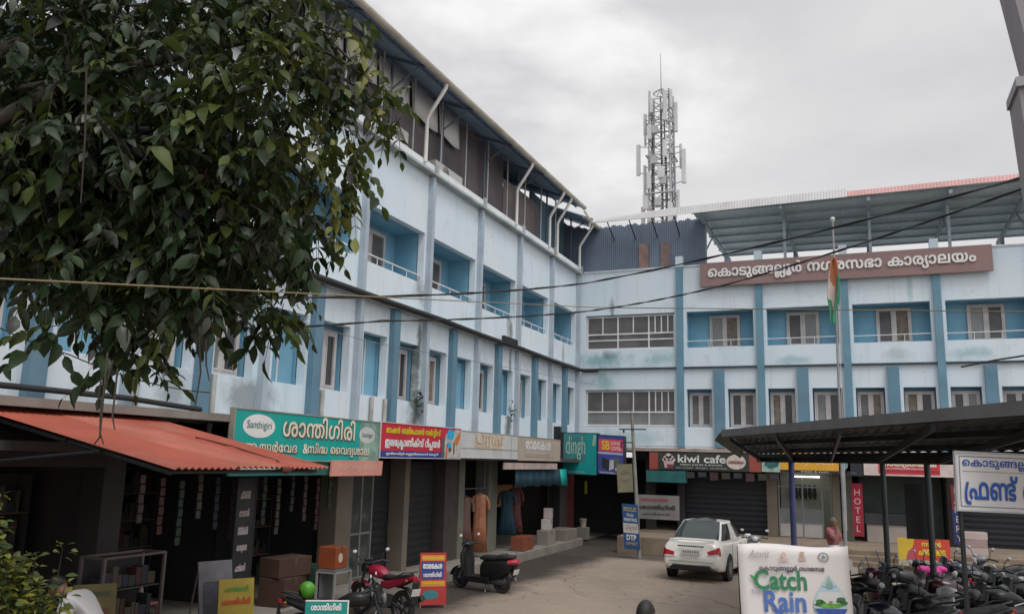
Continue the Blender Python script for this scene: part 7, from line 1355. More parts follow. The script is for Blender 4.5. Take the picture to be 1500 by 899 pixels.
def person(label, loc, rz, J, shirt, lower, hairm, long_lower=True, hd=(0,0,1), face=(0,-1,0)):
    """J: joint positions in metres, figure faces -y before turning"""
    r = thing('person', label, 'person', loc, rz)
    jr = dict(pelvis=.125, waist=.115, chest=.11, neck=.055, head=.085, crown=.075, shl=.065, shr=.065, ell=.042, elr=.042, wrl=.028, wrr=.028, hal=.035, har=.035, hil=.085, hir=.085, knl=.058, knr=.058, anl=.038, anr=.038, tol=.035, tor=.035)
    j = {k: (*J[k], jr[k]) for k in jr}
    j['chest'] = (*J['chest'], .118, .100); j['waist'] = (*J['waist'], .115, .098); j['pelvis'] = (*J['pelvis'], .14, .115)
    ed = [('pelvis','waist'),('waist','chest'),('chest','neck'),('neck','head'),('head','crown'),('chest','shl'),('shl','ell'),('ell','wrl'),('wrl','hal'),('chest','shr'),('shr','elr'),('elr','wrr'),('wrr','har'),
          ('pelvis','hil'),('hil','knl'),('knl','anl'),('anl','tol'),('pelvis','hir'),('hir','knr'),('knr','anr'),('anr','tor')]
    V, F = skin_mesh(j, ed, 'pelvis')
    b = MB(); b.add(V, F, 0, True)
    H = Vector(J['head']); f = Vector(face).normalized(); u = Vector(hd).normalized(); s = f.cross(u).normalized(); rot = Matrix((s, f, u)).transposed().to_3x3()
    hc = H+u*.035
    def L(x, y, z): return hc+s*x+f*y+u*z
    # head volume, jaw, nose, ears, hands with fingers
    b.ball(hc, .076, .095, .115, 18, 14, 0, rot); b.ball(L(0,.03,-.065), .055, .062, .05, 14, 8, 0, rot)
    b.tube([L(0,.088,.02), L(0,.108,-.012), L(0,.092,-.026)], [.008,.014,.012], 8)
    for k in (-1,1): b.ball(L(k*.078,-.008,-.002), .012, .022, .034, 10, 8, 0, rot)
    for hn, wn in (('hal','wrl'),('har','wrr')):
        p, q = Vector(J[wn]), Vector(J[hn]); d = (q-p).normalized(); sd_ = d.cross(f if abs(d.dot(f)) < .9 else u).normalized(); nn = sd_.cross(d)
        for k, ln in zip(range(4), (.062,.074,.068,.05)):
            a = q+d*.02+sd_*(-.027+.018*k); b.tube([a, a+d*ln*.5+nn*.006, a+d*ln*.95+nn*.026], [.0095,.009,.007], 6)
        a = q-d*.015+sd_*.03; b.tube([a, a+sd_*.02+d*.025+nn*.008, a+sd_*.02+d*.052+nn*.016], [.011,.010,.008], 6)
    b.build('body', SKIN, r)
    e = MB()
    for k in (-1,1): e.ball(L(k*.032,.084,.018), .013, .008, .007, 8, 6, 0, rot); e.tube([L(k*.014,.090,.040), L(k*.034,.090,.046), L(k*.052,.078,.038)], .004, 5)
    e.tube([L(-.024,.086,-.052), L(0,.094,-.050), L(.024,.086,-.052)], .004, 5); e.build('eyes_and_brows', mat('dark brown iris', (.02,.012,.01), .3), r)
    h = MB(); rows = []
    for i in range(9):
        el = math.pi*.5-i*.21; row = []
        for k in range(25):
            az = 2*math.pi*k/24; front = max(0, math.sin(az)); e2 = max(el, -.35+1.15*front**2)
            row.append(L(.083*math.cos(az)*math.cos(e2), .101*math.sin(az)*math.cos(e2)-.004, .121*math.sin(e2)+.004))
        rows.append(row)
    h.grid(rows); h.build('hair', hairm, r, solid=.008)
    # shirt: torso plus sleeves, a little wider than the body
    t = {k: J[k] for k in J}
    ch, wa, pe, nk = (Vector(J[k]) for k in ('chest','waist','pelvis','neck'))
    sj = {'a': (*(pe+(pe-wa)*.15), .16, .13), 'b': (*wa, .152, .125), 'c': (*ch, .190, .155), 'd': (*ch.lerp(nk,.6), .135, .115)}
    el = [('a','b'),('b','c'),('c','d')]
    for sid in 'lr':
        S_, E_, W_ = (Vector(J[k+sid]) for k in ('sh','el','wr')); sj['s'+sid] = (*S_, .112); sj['e'+sid] = (*S_.lerp(E_,.92), .078); el += [('c','s'+sid), ('s'+sid,'e'+sid)]
    V, F = skin_mesh(sj, el, 'b'); q = MB(); q.add(V, F, 0, True); q.build('shirt', shirt, r)
    if long_lower:
        q = MB(); rows = []
        kn = (Vector(J['knl'])+Vector(J['knr']))/2; an = (Vector(J['anl'])+Vector(J['anr']))/2
        for t_, rx, ry in ((0,.165,.135),(.3,.185,.155),(.6,.19,.16),(.85,.20,.17),(1,.205,.175)):
            c = pe.lerp(an+Vector((0,0,.05)), t_)+Vector((0,0,.06*(1-t_))); rows.append([c+Vector((rx*(1+.05*math.sin(7*a+3*t_))*math.cos(a), ry*(1+.05*math.sin(5*a))*math.sin(a), 0)) for a in [2*math.pi*k/28 for k in range(28)]])
        q.loft(rows, caps=False); q.build('mundu', lower, r, solid=.006)
    else:
        sj = {'p': (*pe, .155, .13)}; el = []
        for sid in 'lr':
            for n, k, rd in (('h','hi',.10),('k','kn',.078),('a','an',.068)): sj[n+sid] = (*J[k+sid], rd)
            el += [('p','h'+sid),('h'+sid,'k'+sid),('k'+sid,'a'+sid)]
        V, F = skin_mesh(sj, el, 'p'); q = MB(); q.add(V, F, 0, True); q.build('trousers', lower, r)
    q = MB()
    for sid in 'lr':
        a, c = Vector(J['an'+sid]), Vector(J['to'+sid]); q.obox((a+c)/2+Vector((0,-.02,-.055+.012-a.z*0)) if False else Vector(((a.x+c.x)/2,(a.y+c.y)/2-.01,.012)), (.045,0,0), (0,.125,0), (0,0,.012))
    q.build('sandals', mat('dark sandal', (.03,.022,.018), .7), r, bevel=.01)
    return r
def stand(h=1.0):
    s = h/1.70
    J = dict(pelvis=(0,0,.92), waist=(0,0,1.06), chest=(0,.01,1.28), neck=(0,.0,1.45), head=(0,-.015,1.55), crown=(0,-.01,1.62), shl=(.185,.01,1.37), shr=(-.185,.01,1.37), ell=(.225,.03,1.10), elr=(-.225,.03,1.10), wrl=(.235,-.04,.87), wrr=(-.235,-.04,.87), hal=(.235,-.06,.80), har=(-.235,-.06,.80),
             hil=(.09,0,.86), hir=(-.09,0,.86), knl=(.10,-.01,.48), knr=(-.10,-.01,.48), anl=(.10,.02,.09), anr=(-.10,.02,.09), tol=(.11,-.14,.035), tor=(-.11,-.14,.035))
    return {k: Vector(v)*s for k, v in J.items()}
# man by the glazed shop, one hand raised to his face
J = stand(1.66); J['elr'] = Vector((-.20,-.14,1.10)); J['wrr'] = Vector((-.10,-.20,1.32)); J['har'] = Vector((-.06,-.17,1.40)); J['ell'] = Vector((.20,-.10,1.08)); J['wrl'] = Vector((.03,-.22,1.08)); J['hal'] = Vector((-.04,-.22,1.10))
person('man in dark pink shirt outside the lit shop, one hand raised to his face', (9.58,-7.12,0), R_(62), J, mat('dark pink shirt', (.26,.09,.10), .8, var=.12), mat('white mundu cloth', (.62,.62,.66), .8, var=.06), GHAIR)
# head at the bottom edge: man walking into the yard
J = stand(1.73); J['anl'] = Vector((.10,-.12,.09)); J['knl'] = Vector((.10,-.12,.49)); J['tol'] = Vector((.11,-.28,.04)); J['anr'] = Vector((-.10,.16,.11)); J['tor'] = Vector((-.11,.0,.04))
person('man seen from behind at the bottom edge, only his dark hair showing', (8.55,-23.95,0), R_(172), J, mat('brown checked shirt', (.16,.10,.07), .8, var=.3, scale=25), mat('grey trousers', (.06,.06,.065), .8), HAIR, long_lower=False)
# stooping man in white at the left
J = stand(1.72)
up = lambda x, a, z: Vector((x, -a, z))
J.update(waist=up(0,.08,1.05), chest=up(0,.25,1.25), neck=up(0,.40,1.38), head=up(0,.50,1.43), crown=up(0,.56,1.47), shl=up(.19,.30,1.32), shr=up(-.19,.30,1.32), ell=up(.22,.36,1.06), elr=up(-.22,.36,1.06), wrl=up(.15,.52,.92), wrr=up(-.15,.52,.92), hal=up(.12,.57,.89), har=up(-.12,.57,.89))
person('man in a white shirt stooping beside the leafy shrub at the left', (2.42,-24.58,.0), R_(-62), J, mat('white shirt cloth', (.62,.61,.61), .8, var=.05), mat('grey blue trousers', (.10,.13,.16), .8), HAIR, long_lower=False, hd=(0,-.55,.85), face=(0,-.85,-.5))
# ---------------------------------------------------------------- foreground tree
CL = [(4.47,-28.38,6.40,0.45),(4.94,-28.19,6.42,0.45),(5.41,-27.99,6.43,0.45),(5.88,-27.79,6.44,0.45),(6.34,-27.60,6.45,0.45),(6.77,-27.42,6.47,0.45),(4.74,-28.40,5.96,0.45),(5.20,-28.21,5.97,0.45),(5.65,-28.02,5.98,0.45),(6.10,-27.83,6.00,0.45),(6.51,-27.66,6.01,0.45),(6.87,-27.51,6.02,0.45),(7.02,-27.13,6.10,0.22),(4.92,-28.45,5.46,0.45),(5.31,-28.28,5.47,0.45),(5.70,-28.12,5.48,0.45),(6.10,-27.95,5.50,0.45),(6.49,-27.79,5.51,0.45),(6.84,-27.64,5.52,0.45),(6.91,-27.20,5.67,0.30),(7.06,-26.75,5.91,0.20),(4.99,-28.44,5.01,0.45),(5.38,-28.27,5.02,0.45),(5.77,-28.11,5.03,0.45),(6.15,-27.95,5.04,0.45),(6.54,-27.79,5.05,0.45),(6.89,-27.64,5.06,0.45),(6.99,-27.29,5.18,0.30),(5.02,-28.35,4.62,0.42),(5.41,-28.19,4.63,0.42),(5.79,-28.02,4.64,0.42),(6.18,-27.86,4.65,0.42),(6.57,-27.70,4.66,0.42),(6.91,-27.56,4.67,0.42),(7.07,-27.29,4.78,0.22),(5.47,-28.09,4.29,0.40),(5.82,-27.95,4.30,0.40),(6.16,-27.80,4.31,0.40),(6.51,-27.66,4.32,0.40),(6.79,-27.44,4.37,0.28),(6.96,-27.34,4.26,0.14),(5.90,-27.95,4.02,0.28),(6.24,-27.80,4.08,0.30),(6.54,-27.68,4.14,0.28),(6.75,-27.49,3.98,0.17),(5.92,-27.90,3.80,0.17),(6.14,-27.82,3.80,0.18),(6.80,-27.42,3.90,0.10),(6.02,-27.92,3.62,0.11),(6.18,-27.86,3.62,0.11),(5.83,-28.38,3.71,0.08),(7.12,-26.69,5.75,0.18),(7.14,-26.54,5.61,0.10),(6.97,-26.84,6.22,0.22),(7.04,-26.87,5.94,0.22),(6.99,-27.05,5.62,0.28),(7.10,-27.04,5.25,0.20),(7.14,-26.98,5.06,0.14),(7.09,-27.06,4.80,0.16),(7.03,-27.15,4.55,0.16),(6.85,-27.32,3.91,0.12),(7.15,-26.49,5.95,0.07)]
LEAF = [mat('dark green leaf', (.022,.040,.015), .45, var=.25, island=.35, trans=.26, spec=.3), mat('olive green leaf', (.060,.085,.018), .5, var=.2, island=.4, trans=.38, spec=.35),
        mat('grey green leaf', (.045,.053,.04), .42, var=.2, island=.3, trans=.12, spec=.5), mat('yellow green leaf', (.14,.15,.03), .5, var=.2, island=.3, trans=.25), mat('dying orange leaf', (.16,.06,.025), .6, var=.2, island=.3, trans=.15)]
BARK = mat('grey brown bark', (.035,.029,.024), .9, var=.3, scale=8, bump=.5, bscale=30)
def leaf(b, base, d, nrm, ln, wd, m, droop=.25):
    d = d.normalized(); s = d.cross(nrm).normalized(); n = s.cross(d)
    mid, lft, rgt = [], [], []
    for t, w in ((0,.06),(.22,.78),(.48,1.0),(.76,.62),(1.0,.02)):
        c = base+d*(ln*t)-n*(droop*ln*t*t); mid.append(c); lft.append(c+s*(wd*.5*w)+n*(wd*.16*w)); rgt.append(c-s*(wd*.5*w)+n*(wd*.16*w))
    k = len(b.v); b.v += [tuple(p) for p in mid+lft+rgt]
    for i in range(4):
        b.f += [(k+i,k+i+1,k+5+i+1,k+5+i), (k+i+1,k+i,k+10+i,k+10+i+1)]; b.mi += [m,m]; b.sm += [True,True]
def spray(b, tw, p, d, rnd, size=1.0, pairs=4, mm=None):
    """a drooping compound leaf"""
    d = d.normalized(); up = Vector((0,0,1)); s = d.cross(up)
    if s.length < .05: s = Vector((1,0,0))
    s.normalize(); ln = .27*size*rnd.uniform(.8,1.25); pts = []
    for i in range(pairs+2):
        t = i/(pairs+1); pts.append(p+d*(ln*t)-up*(ln*.45*t*t))
    tw.tube([pts[0], pts[len(pts)//2], pts[-1]], [.0035,.003,.002], 3, caps=False)
    base_m = mm if mm is not None else rnd.choices((0,1,2,3,4), (64,19,15,1.6,.35))[0]
    for i in range(1, pairs+2):
        c = pts[i]; ax = (pts[i]-pts[i-1]).normalized()
        for sg in ((-1,1) if i <= pairs else (0,)):
            dd = ax*.65+s*(sg*.9)-up*rnd.uniform(-.05,.60)+Vector((rnd.gauss(0,.15),rnd.gauss(0,.15),rnd.gauss(0,.12)))
            nn = (up+Vector((rnd.gauss(0,.45),rnd.gauss(0,.45),0))).normalized()
            L_ = .102*size*rnd.choice((rnd.uniform(.45,.8), rnd.uniform(.8,1.15), rnd.uniform(1.0,1.5))); m = base_m if rnd.random() < .85 else rnd.choice((0,0,2,1))
            leaf(b, c, dd, nn, L_, L_*rnd.uniform(.40,.60), m, rnd.uniform(-.1,.65))
tree = thing('broadleaf_tree', 'dark leafy tree leaning in from the left with drooping compound leaves', 'tree', (4.55,-29.4,0), world=True)
rnd = random.Random(11)
cr_, tw_ = MB(), MB()
fork = Vector((4.75,-29.1,4.4)); away = Vector((-.60,.78,.10))
lim = MB(); lim.tube([(4.55,-29.4,0),(4.52,-29.38,1.2),(4.62,-29.25,2.8),fork], [.26,.20,.18,.16], 12)
mains = []
for p in ((5.6,-28.4,5.6),(6.3,-27.9,5.3),(5.3,-28.2,4.7),(5.4,-28.2,6.3),(6.1,-27.8,4.5),(6.6,-27.5,6.2)):
    p = Vector(p)+away*.5; mid = fork.lerp(p,.5)+Vector((0,0,.25)); lim.tube([fork, mid, p], [.075,.045,.022], 8); mains += [mid, p]
for (x, y, z, r_) in CL:
    if x > 6.85 and z < 5.5: r_ *= .72
    for layer in range(3):
        if layer and r_ < .3: continue
        c = Vector((x,y,z))+away*(.0, .75, 1.5)[layer]
        near = min(mains, key=lambda q: (q-c).length)
        if r_ > .15: lim.tube([near, near.lerp(c,.55)+Vector((rnd.gauss(0,.06),rnd.gauss(0,.06),.10)), c], [.022,.014,.006], 5)
        n = int((19, 19, 10)[layer]*(r_/.4)**1.6)+2
        if z > 5.1 and x > 6.0: n = int(n*(.85, .55, .3)[layer])
        if z > 5.7: n = int(n*.8)
        if layer and x < 6.3 and z < 5.3: n = int(n*1.6)
        for _ in range(n):
            v = Vector((rnd.gauss(0,1),rnd.gauss(0,1),rnd.gauss(0,1))).normalized()*(r_*rnd.random()**.45)
            v.z *= .8
            p = c+v; d = Vector((v.x,v.y,v.z*.4-.12))+Vector((rnd.gauss(0,.2),rnd.gauss(0,.2),rnd.gauss(0,.1)))
            mm = None
            if z > 5.0 and x > 6.2 and rnd.random() < .55: mm = 1  # upper right leaves take lighter greens: backlight put into their colour
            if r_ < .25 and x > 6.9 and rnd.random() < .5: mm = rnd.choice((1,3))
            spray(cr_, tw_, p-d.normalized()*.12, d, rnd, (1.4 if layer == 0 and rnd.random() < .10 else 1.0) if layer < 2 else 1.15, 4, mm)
# two big hanging leaves and loose hanging stems
leaf(cr_, Vector((5.84,-28.38,3.86)), Vector((.05,0,-1)), Vector((.6,-.8,0)), .16, .085, 0); leaf(cr_, Vector((5.85,-28.37,3.72)), Vector((-.05,0,-1)), Vector((.6,-.8,0)), .17, .10, 0)
tw_.tube([(5.80,-28.36,4.1),(5.84,-28.38,3.86),(5.85,-28.37,3.70)], .004, 4)
for pts in ([(6.31,-28.68,5.25),(6.27,-28.60,4.85),(6.24,-28.55,4.45)], [(6.15,-28.16,3.6),(6.17,-28.17,3.3),(6.13,-28.13,3.07),(6.08,-28.13,3.02)], [(6.18,-28.14,3.55),(6.12,-28.14,3.28),(6.14,-28.14,3.10),(6.17,-28.13,3.03)], [(6.1,-28.14,3.5),(6.09,-28.14,3.25)], [(6.56,-27.82,3.75),(6.58,-27.80,3.5),(6.54,-27.78,3.27)], [(6.6,-27.80,3.72),(6.62,-27.8,3.55),(6.64,-27.78,3.45)], [(6.24,-28.15,3.5),(6.23,-28.14,3.2),(6.25,-28.13,3.12)]):
    tw_.tube(pts, [.007]+[.006]*(len(pts)-2)+[.004], 5)
for i in range(len(tw_.v)): pass
lim.build('trunk', BARK, tree)
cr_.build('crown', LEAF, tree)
tw_.build('twigs', mat('dark twig bark', (.05,.04,.03), .9, var=.2), tree)
# ---------------------------------------------------------------- shrub at the lower left
SH = [mat('yellow green shrub leaf', (.19,.20,.035), .45, var=.2, island=.4, trans=.22), mat('green shrub leaf', (.075,.11,.03), .45, var=.2, island=.35, trans=.18), mat('bright shrub leaf', (.30,.32,.04), .45, var=.2, island=.3, trans=.25)]
shrub = thing('leafy_shrub', 'yellow green leafy shrub at the lower left corner before the dark shops', 'shrub', (4.72,-27.75,0), world=True)
fo, sm_ = MB(), MB(); rnd = random.Random(5); B0 = Vector((4.72,-27.75,0))
for k in range(95):
    a = rnd.uniform(0, 2*math.pi); rr = rnd.random()**.5*.46; zt = 2.50-.75*(rr/.5)**2+rnd.uniform(-.30,.10)
    if k == 0: a, rr, zt = 2.4, .12, 2.66
    if k == 1: a, rr, zt = .6, .50, 2.30
    if k == 2: a, rr, zt = .3, .62, 2.05
    top = B0+Vector((rr*math.cos(a), rr*math.sin(a), zt)); bot = B0+Vector((.25*rr*math.cos(a), .25*rr*math.sin(a), 0)); mid = bot.lerp(top,.6)+Vector((rr*.2*math.cos(a), rr*.2*math.sin(a),0))
    sm_.tube([bot, mid, top], [.012,.007,.003], 5)
    for _ in range(56):
        t = 1-.75*rnd.random()**1.4; p = (bot.lerp(mid, t/.6) if t < .6 else mid.lerp(top,(t-.6)/.4)); aa = rnd.uniform(0, 2*math.pi)
        d = Vector((math.cos(aa), math.sin(aa), rnd.uniform(-.4,.7))); q = p+d*rnd.uniform(.02,.16)*(1.1 if t < .9 else .4)
        leaf(fo, q, d, Vector((rnd.gauss(0,.4),rnd.gauss(0,.4),1)), rnd.uniform(.07,.115)*(1 if t < .95 else .6), rnd.uniform(.036,.056), rnd.choices((0,1,2),(45,40,15))[0])
fo.build('foliage', SH, shrub); sm_.build('stems', BARK, shrub)
# weeds rooted in the damp wall below the pipes
for (y, z, lab) in ((-13.05,4.42,'small dark weed growing from the damp wall above the red repair sign'), (-6.9,4.5,'small dark weed growing from the damp wall above the beige sign')):
    w = MB(); rnd = random.Random(int(-y*10))
    for _ in range(60):
        p = Vector((-.12+rnd.uniform(0,.14), y+rnd.gauss(0,.12), z+rnd.gauss(0,.16))); leaf(w, p, Vector((.5,rnd.gauss(0,.6),rnd.gauss(0,.6))), Vector((.3,rnd.gauss(0,.4),1)), rnd.uniform(.06,.13), .045, 0)
    o = w.build('wall_weed', [LEAF[0]]); tag(o, lab, 'plant')
# ---------------------------------------------------------------- goods in front of the shops
CART = mat('brown carton', (.055,.027,.016), .8, var=.12); TAPE = flat('carton tape', (.075,.052,.03)); 
def carton(label, loc, rz, w, d, h, m=CART, group=None, mark=None, name='carton', cat='box'):
    r = thing(name, label, cat, loc, rz, group)
    b = MB(); b.box(-w/2,w/2,-d/2,d/2,0,h); b.build('body', m, r, bevel=.012)
    b = MB(); b.box(-w/2+.01,w/2-.01,-.03,.03,h+.001,h+.004); b.quad((-w/2-.002,-.03,h-.14),(-w/2-.002,.03,h-.14),(-w/2-.002,.03,h),(-w/2-.002,-.03,h)); b.quad((w/2+.002,-.03,h),(w/2+.002,.03,h),(w/2+.002,.03,h-.14),(w/2+.002,-.03,h-.14)); b.build('tape', TAPE, r)
    if mark:
        b = MB(); Fq = Face((w/2+.001,-d/2,0), (0,1,0), (0,0,1)); mark(b, Fq, d, h); b.build('print', flat('carton print', (.5,.44,.38)), r)
    return r
carton('large plain carton lowest in the pile before the ayurveda shop', (.45,-18.75,.28), .1, .55, .75, .5)
carton('dark green crate beside the cartons before the ayurveda shop', (.55,-17.95,.28), .05, .5, .6, .62, flat('dark green crate', (.02,.05,.03)))
carton('carton on top of the large carton before the ayurveda shop', (.45,-18.7,.785), -.1, .5, .85, .34)
carton('bright orange carton with a pale round print standing on the white framed stool', (1.0,-18.0,.885), .0, .40, .38, .40, flat('orange carton', (.24,.055,.018)), mark=lambda b, F, d, h: F.oval(b, d*.4, h*.5, .07, .09, .002))
r = thing('framed_stool', 'white metal framed stool with a grey seat panel under the orange carton', 'stool', (1.05,-18.0,.28))
b = MB()
for x in (-.2,.2):
    for y in (-.26,.26): b.box(x-.018,x+.018,y-.018,y+.018,0,.56)
    b.box(x-.016,x+.016,-.24,.24,.03,.06); b.box(x-.016,x+.016,-.24,.24,.53,.56)
for y in (-.26,.26): b.box(-.18,.18,y-.016,y+.016,.53,.56)
b.build('frame', mat('dull white metal', (.26,.26,.25), .6), r); b = MB(); b.box(-.2,.2,-.26,.26,.562,.60); b.build('seat', mat('grey seat board', (.12,.13,.13), .6), r); b = MB(); b.box(-.16,-.14,-.23,.23,.08,.52); b.build('back_panel', mat('grey seat board', (.12,.13,.13)), r)
carton('red brown carton on the step below the dark valance', (.62,-7.35,.28), .05, .42, .95, .42, flat('red brown carton', (.20,.055,.028)))
carton('grey carton lying beside the red brown carton', (.35,-6.3,.28), .2, .45, .7, .34, flat('grey brown carton', (.11,.085,.07)))
carton('white carton on the step in front of the dark doorway', (.62,-5.25,.28), -.05, .42, .62, .46, flat('off white carton', (.24,.21,.18)))
carton('small white printed carton standing on the white carton', (.60,-5.15,.745), .15, .30, .42, .34, flat('white carton', (.42,.39,.38)), mark=lambda b, F, d, h: F.rect(b, .1, .08, .24, .2, .002))
carton('pinkish white carton topmost on the white carton pile', (.58,-4.98,1.09), .1, .26, .28, .34, flat('pink white carton', (.40,.33,.34)))
carton('low concrete coloured crate at the end of the shop step', (.5,-3.3,.28), 0, .7, 1.2, .38, mat('pale crate', (.19,.165,.14), .8, var=.15))
# glass showcase
r = thing('glass_showcase', 'glass fronted showcase with three shelves of packets under the red awning', 'showcase', (1.1,-22.9,.28))
W_, D_, H_ = 1.05, .42, 1.3
b = MB()
for x in (0,-D_):
    for y in (-W_/2, W_/2): b.box(x-.02,x+.02,y-.02,y+.02,0,H_)
for z in (0,H_-.03):
    for x in (0,-D_): b.box(x-.018,x+.018,-W_/2+.02,W_/2-.02,z,z+.03)
    for y in (-W_/2, W_/2): b.box(-D_+.02,-.02,y-.018,y+.018,z,z+.03)
b.build('frame', mat('pale aluminium', (.13,.11,.105), .45, metal=.3), r)
b = MB()
for z in (.42,.84): b.box(-D_+.02,-.03,-W_/2+.025,W_/2-.025,z,z+.015)
b.build('shelf', mat('shelf glass', (.06,.07,.065), .2), r)
b = MB(); b.box(-D_-.012,-D_-.006,-W_/2,W_/2,.03,H_-.03); b.build('back_panel', DARKW, r)
rnd = random.Random(9); cols = [(.06,.042,.038),(.052,.015,.015),(.018,.032,.025),(.06,.05,.036),(.02,.022,.036)]
for z in (.04,.44,.86):
    y = -W_/2+.06
    while y < W_/2-.12:
        w_, h_ = rnd.uniform(.06,.14), rnd.uniform(.14,.30); k = rnd.randrange(5)
        b = MB(); b.box(-.30,-.10,y,y+w_-.008,z+.002,z+h_); o = b.build('packet', flat('packet print %d' % k, cols[k]), bevel=.006); o.location = r.location
        tag(o, 'packet on a shelf of the glass showcase under the red awning', 'packet', 'packets in the glass showcase'); y += w_
# stool and plastic chair inside the dark shop
r = thing('plastic_chair', 'faded pink plastic chair with a rounded back inside the dark shop', 'chair', (.15,-21.85,.28))
b = MB(); b.box(-.22,.22,-.22,.22,.40,.44); b.build('seat', flat('faded pink plastic', (.30,.09,.10)), r, bevel=.02)
b = MB(); P = []
for i in range(9):
    a = -1+2*i/8; P.append([(-.20-.04*k/4+.05*abs(a)**2, .24*a*(1-.12*(k/4)**2), .44+(.48-.16*abs(a)**3)*k/4) for k in range(5)])
b.grid(P); b.build('backrest', flat('pale pink plastic', (.36,.18,.18)), r, solid=.02)
for x in (-.19,.19):
    for y in (-.19,.19): b = MB(); b.tube([(x*1.12,y*1.12,0),(x,y,.40)], [.018,.026], 8); b.build('leg', flat('faded pink plastic', (.30,.09,.10)), r)
# clothes on show
def garment(label, loc, rz, m, h=1.45, w=.2, flare=.30):
    r = thing('hanging_dress', label, 'dress', loc, rz)
    b = MB(); rows = []
    for t, rx, ry in ((0,.05,.02),(.025,w*.9,.05),(.12,w,.07),(.32,w*.86,.075),(.55,w*.95,.09),(1,flare*.9,.10)):
        z = h-t*h; rows.append([(ry*(1+.10*math.sin(8*a+2*t))*math.cos(a), rx*(1+.06*math.sin(9*a))*math.sin(a), z) for a in [2*math.pi*k/32 for k in range(32)]])
    b.loft(rows, caps=False); b.build('dress', m, r, solid=.006)
    for s in (-1,1): b = MB(); b.tube([(0,s*w*.85,h-.08),(0,s*w*1.25,h-.22),(.01,s*w*1.35,h-.42)], [.055,.05,.045], 10); b.build('sleeve', m, r)
    b = MB(); b.tube([(0,-w*.8,h-.05),(0,0,h+.03),(0,w*.8,h-.05)], .008, 5); b.tube([(0,0,h+.03),(0,0,h+.10),(0,.03,h+.13)], .004, 5); b.build('hanger', STEEL, r)
    return r
ORD = mat('orange satin', (.30,.12,.06), .5, var=.2, scale=6)
garment('long orange dress hanging in front of the clothes shop', (.30,-9.85,.42), -1.1, ORD, 1.6, .19, .26)
garment('brown dress hanging left of the long orange dress', (-.05,-10.15,.50), -1.1, flat('brown cloth', (.13,.07,.055), var=.2), 1.45)
garment('purple dress hanging behind the long orange dress', (-.35,-9.6,.50), -1.1, flat('dull purple cloth', (.09,.035,.075), var=.2), 1.4)
garment('dark teal dress standing in the doorway under the dark valance', (.05,-7.3,.70), -1.1, flat('dark teal cloth', (.02,.05,.055), var=.2), 1.35, .2, .34)
garment('dull red patterned dress hanging by the doorway under the dark valance', (-.1,-6.3,.7), -1.1, mat('red patterned cloth', (.13,.04,.04), .8, var=.7, scale=14), 1.4)
b = MB(); b.tube([(-.05,-10.6,2.15),(-.05,-8.7,2.15)], .014, 6); b.tube([(-.05,-10.5,2.15),(-.05,-10.5,2.95)], .01, 6); b.tube([(-.05,-8.8,2.15),(-.05,-8.8,2.95)], .01, 6); o = b.build('clothes_rail', STEEL); tag(o, 'steel clothes rail hung across the clothes shop front', 'rail')
# dim wall panels and shelving inside
for (y0, y1, z0, z1, c, lab) in ((-4.4,-2.9,1.35,2.1,(.36,.16,.07),'orange brown display panel inside the shop under the dark valance'), (-2.7,-1.6,1.3,2.1,(.22,.11,.08),'pinkish brown display panel inside the shop under the dark valance')):
    b = MB(); b.box(-1.65,-1.6,y0,y1,z0,z1); o = b.build('display_panel', flat('panel %g' % y0, c, var=.15), bevel=.01); tag(o, lab, 'panel')
def shelving(label, x, y0, y1, z0, z1, n=4):
    r = thing('shelf_unit', label, 'shelves', (x,(y0+y1)/2,z0))
    h = z1-z0; w = y1-y0
    b = MB(); b.box(-.2,-.17,-w/2,w/2,0,h); 
    for y in (-w/2, w/2-.03): b.box(-.17,.15,y,y+.03,0,h)
    b.build('carcass', DARKW, r)
    for k in range(n): b = MB(); b.box(-.17,.15,-w/2+.03,w/2-.03,h*k/n,h*k/n+.02); b.build('shelf', mat('brown shelf', (.10,.07,.05), .7), r)
    g = MB()
    for k in range(n):
        y = -w/2+.06
        while y < w/2-.14:
            a = rnd.uniform(.05,.14); g.box(-.12,.10,y,y+a*.9,h*k/n+.022,h*k/n+.022+rnd.uniform(.12,h/n*.8),rnd.randrange(5)); y += a
    o = g.build('shelf_goods', [flat('packet print %d' % i, cols[i]) for i in range(5)], kind='stuff'); o.location = r.location; o['label'] = 'small packets crowded on the shelves inside a dark shop'
shelving('tall dark shelf of packets at the back of the ayurveda shop', -1.6, -18.9, -16.8, .3, 2.6)
shelving('tall dark shelf of packets behind the glass showcase', -1.4, -24.2, -22.8, .3, 2.6)
shelving('dark shelf of packets behind the glass door', -1.2, -15.6, -13.8, .3, 2.5)
shelving('wide dark shelf of packets in the shop left of the ayurveda pillar', -1.9, -22.1, -19.8, .3, 2.7, 5)
shelving('dark shelf of packets at the back of the shop under the dark valance', -2.2, -7.7, -4.6, .3, 2.5, 5)
shelving('dark shelf of packets at the back of the clothes shop', -1.9, -10.5, -8.7, .3, 2.6, 5)
for k in range(14):
    y = -21.9+.42*k; b = MB(); z0 = 2.62-.05*(k % 3); n_ = 5+k % 3
    for i in range(n_): b.box(.02+.01*(i % 2), .05+.01*(i % 2), y-.05, y+.05, z0-.15*(i+1)+.02, z0-.15*i)
    if y > -16.8 or -19.7 < y < -19.0: continue
    o = b.build('sachet_strip', flat('packet print %d' % (k % 5), cols[k % 5])); tag(o, 'strip of small sachets hanging at the dark shop front by the teal sign', 'sachets', 'sachet strips at the shop front')
r = thing('counter', 'pale shop counter with glass top behind the shed posts', 'counter', (11.2,-.1,.56), world=True)
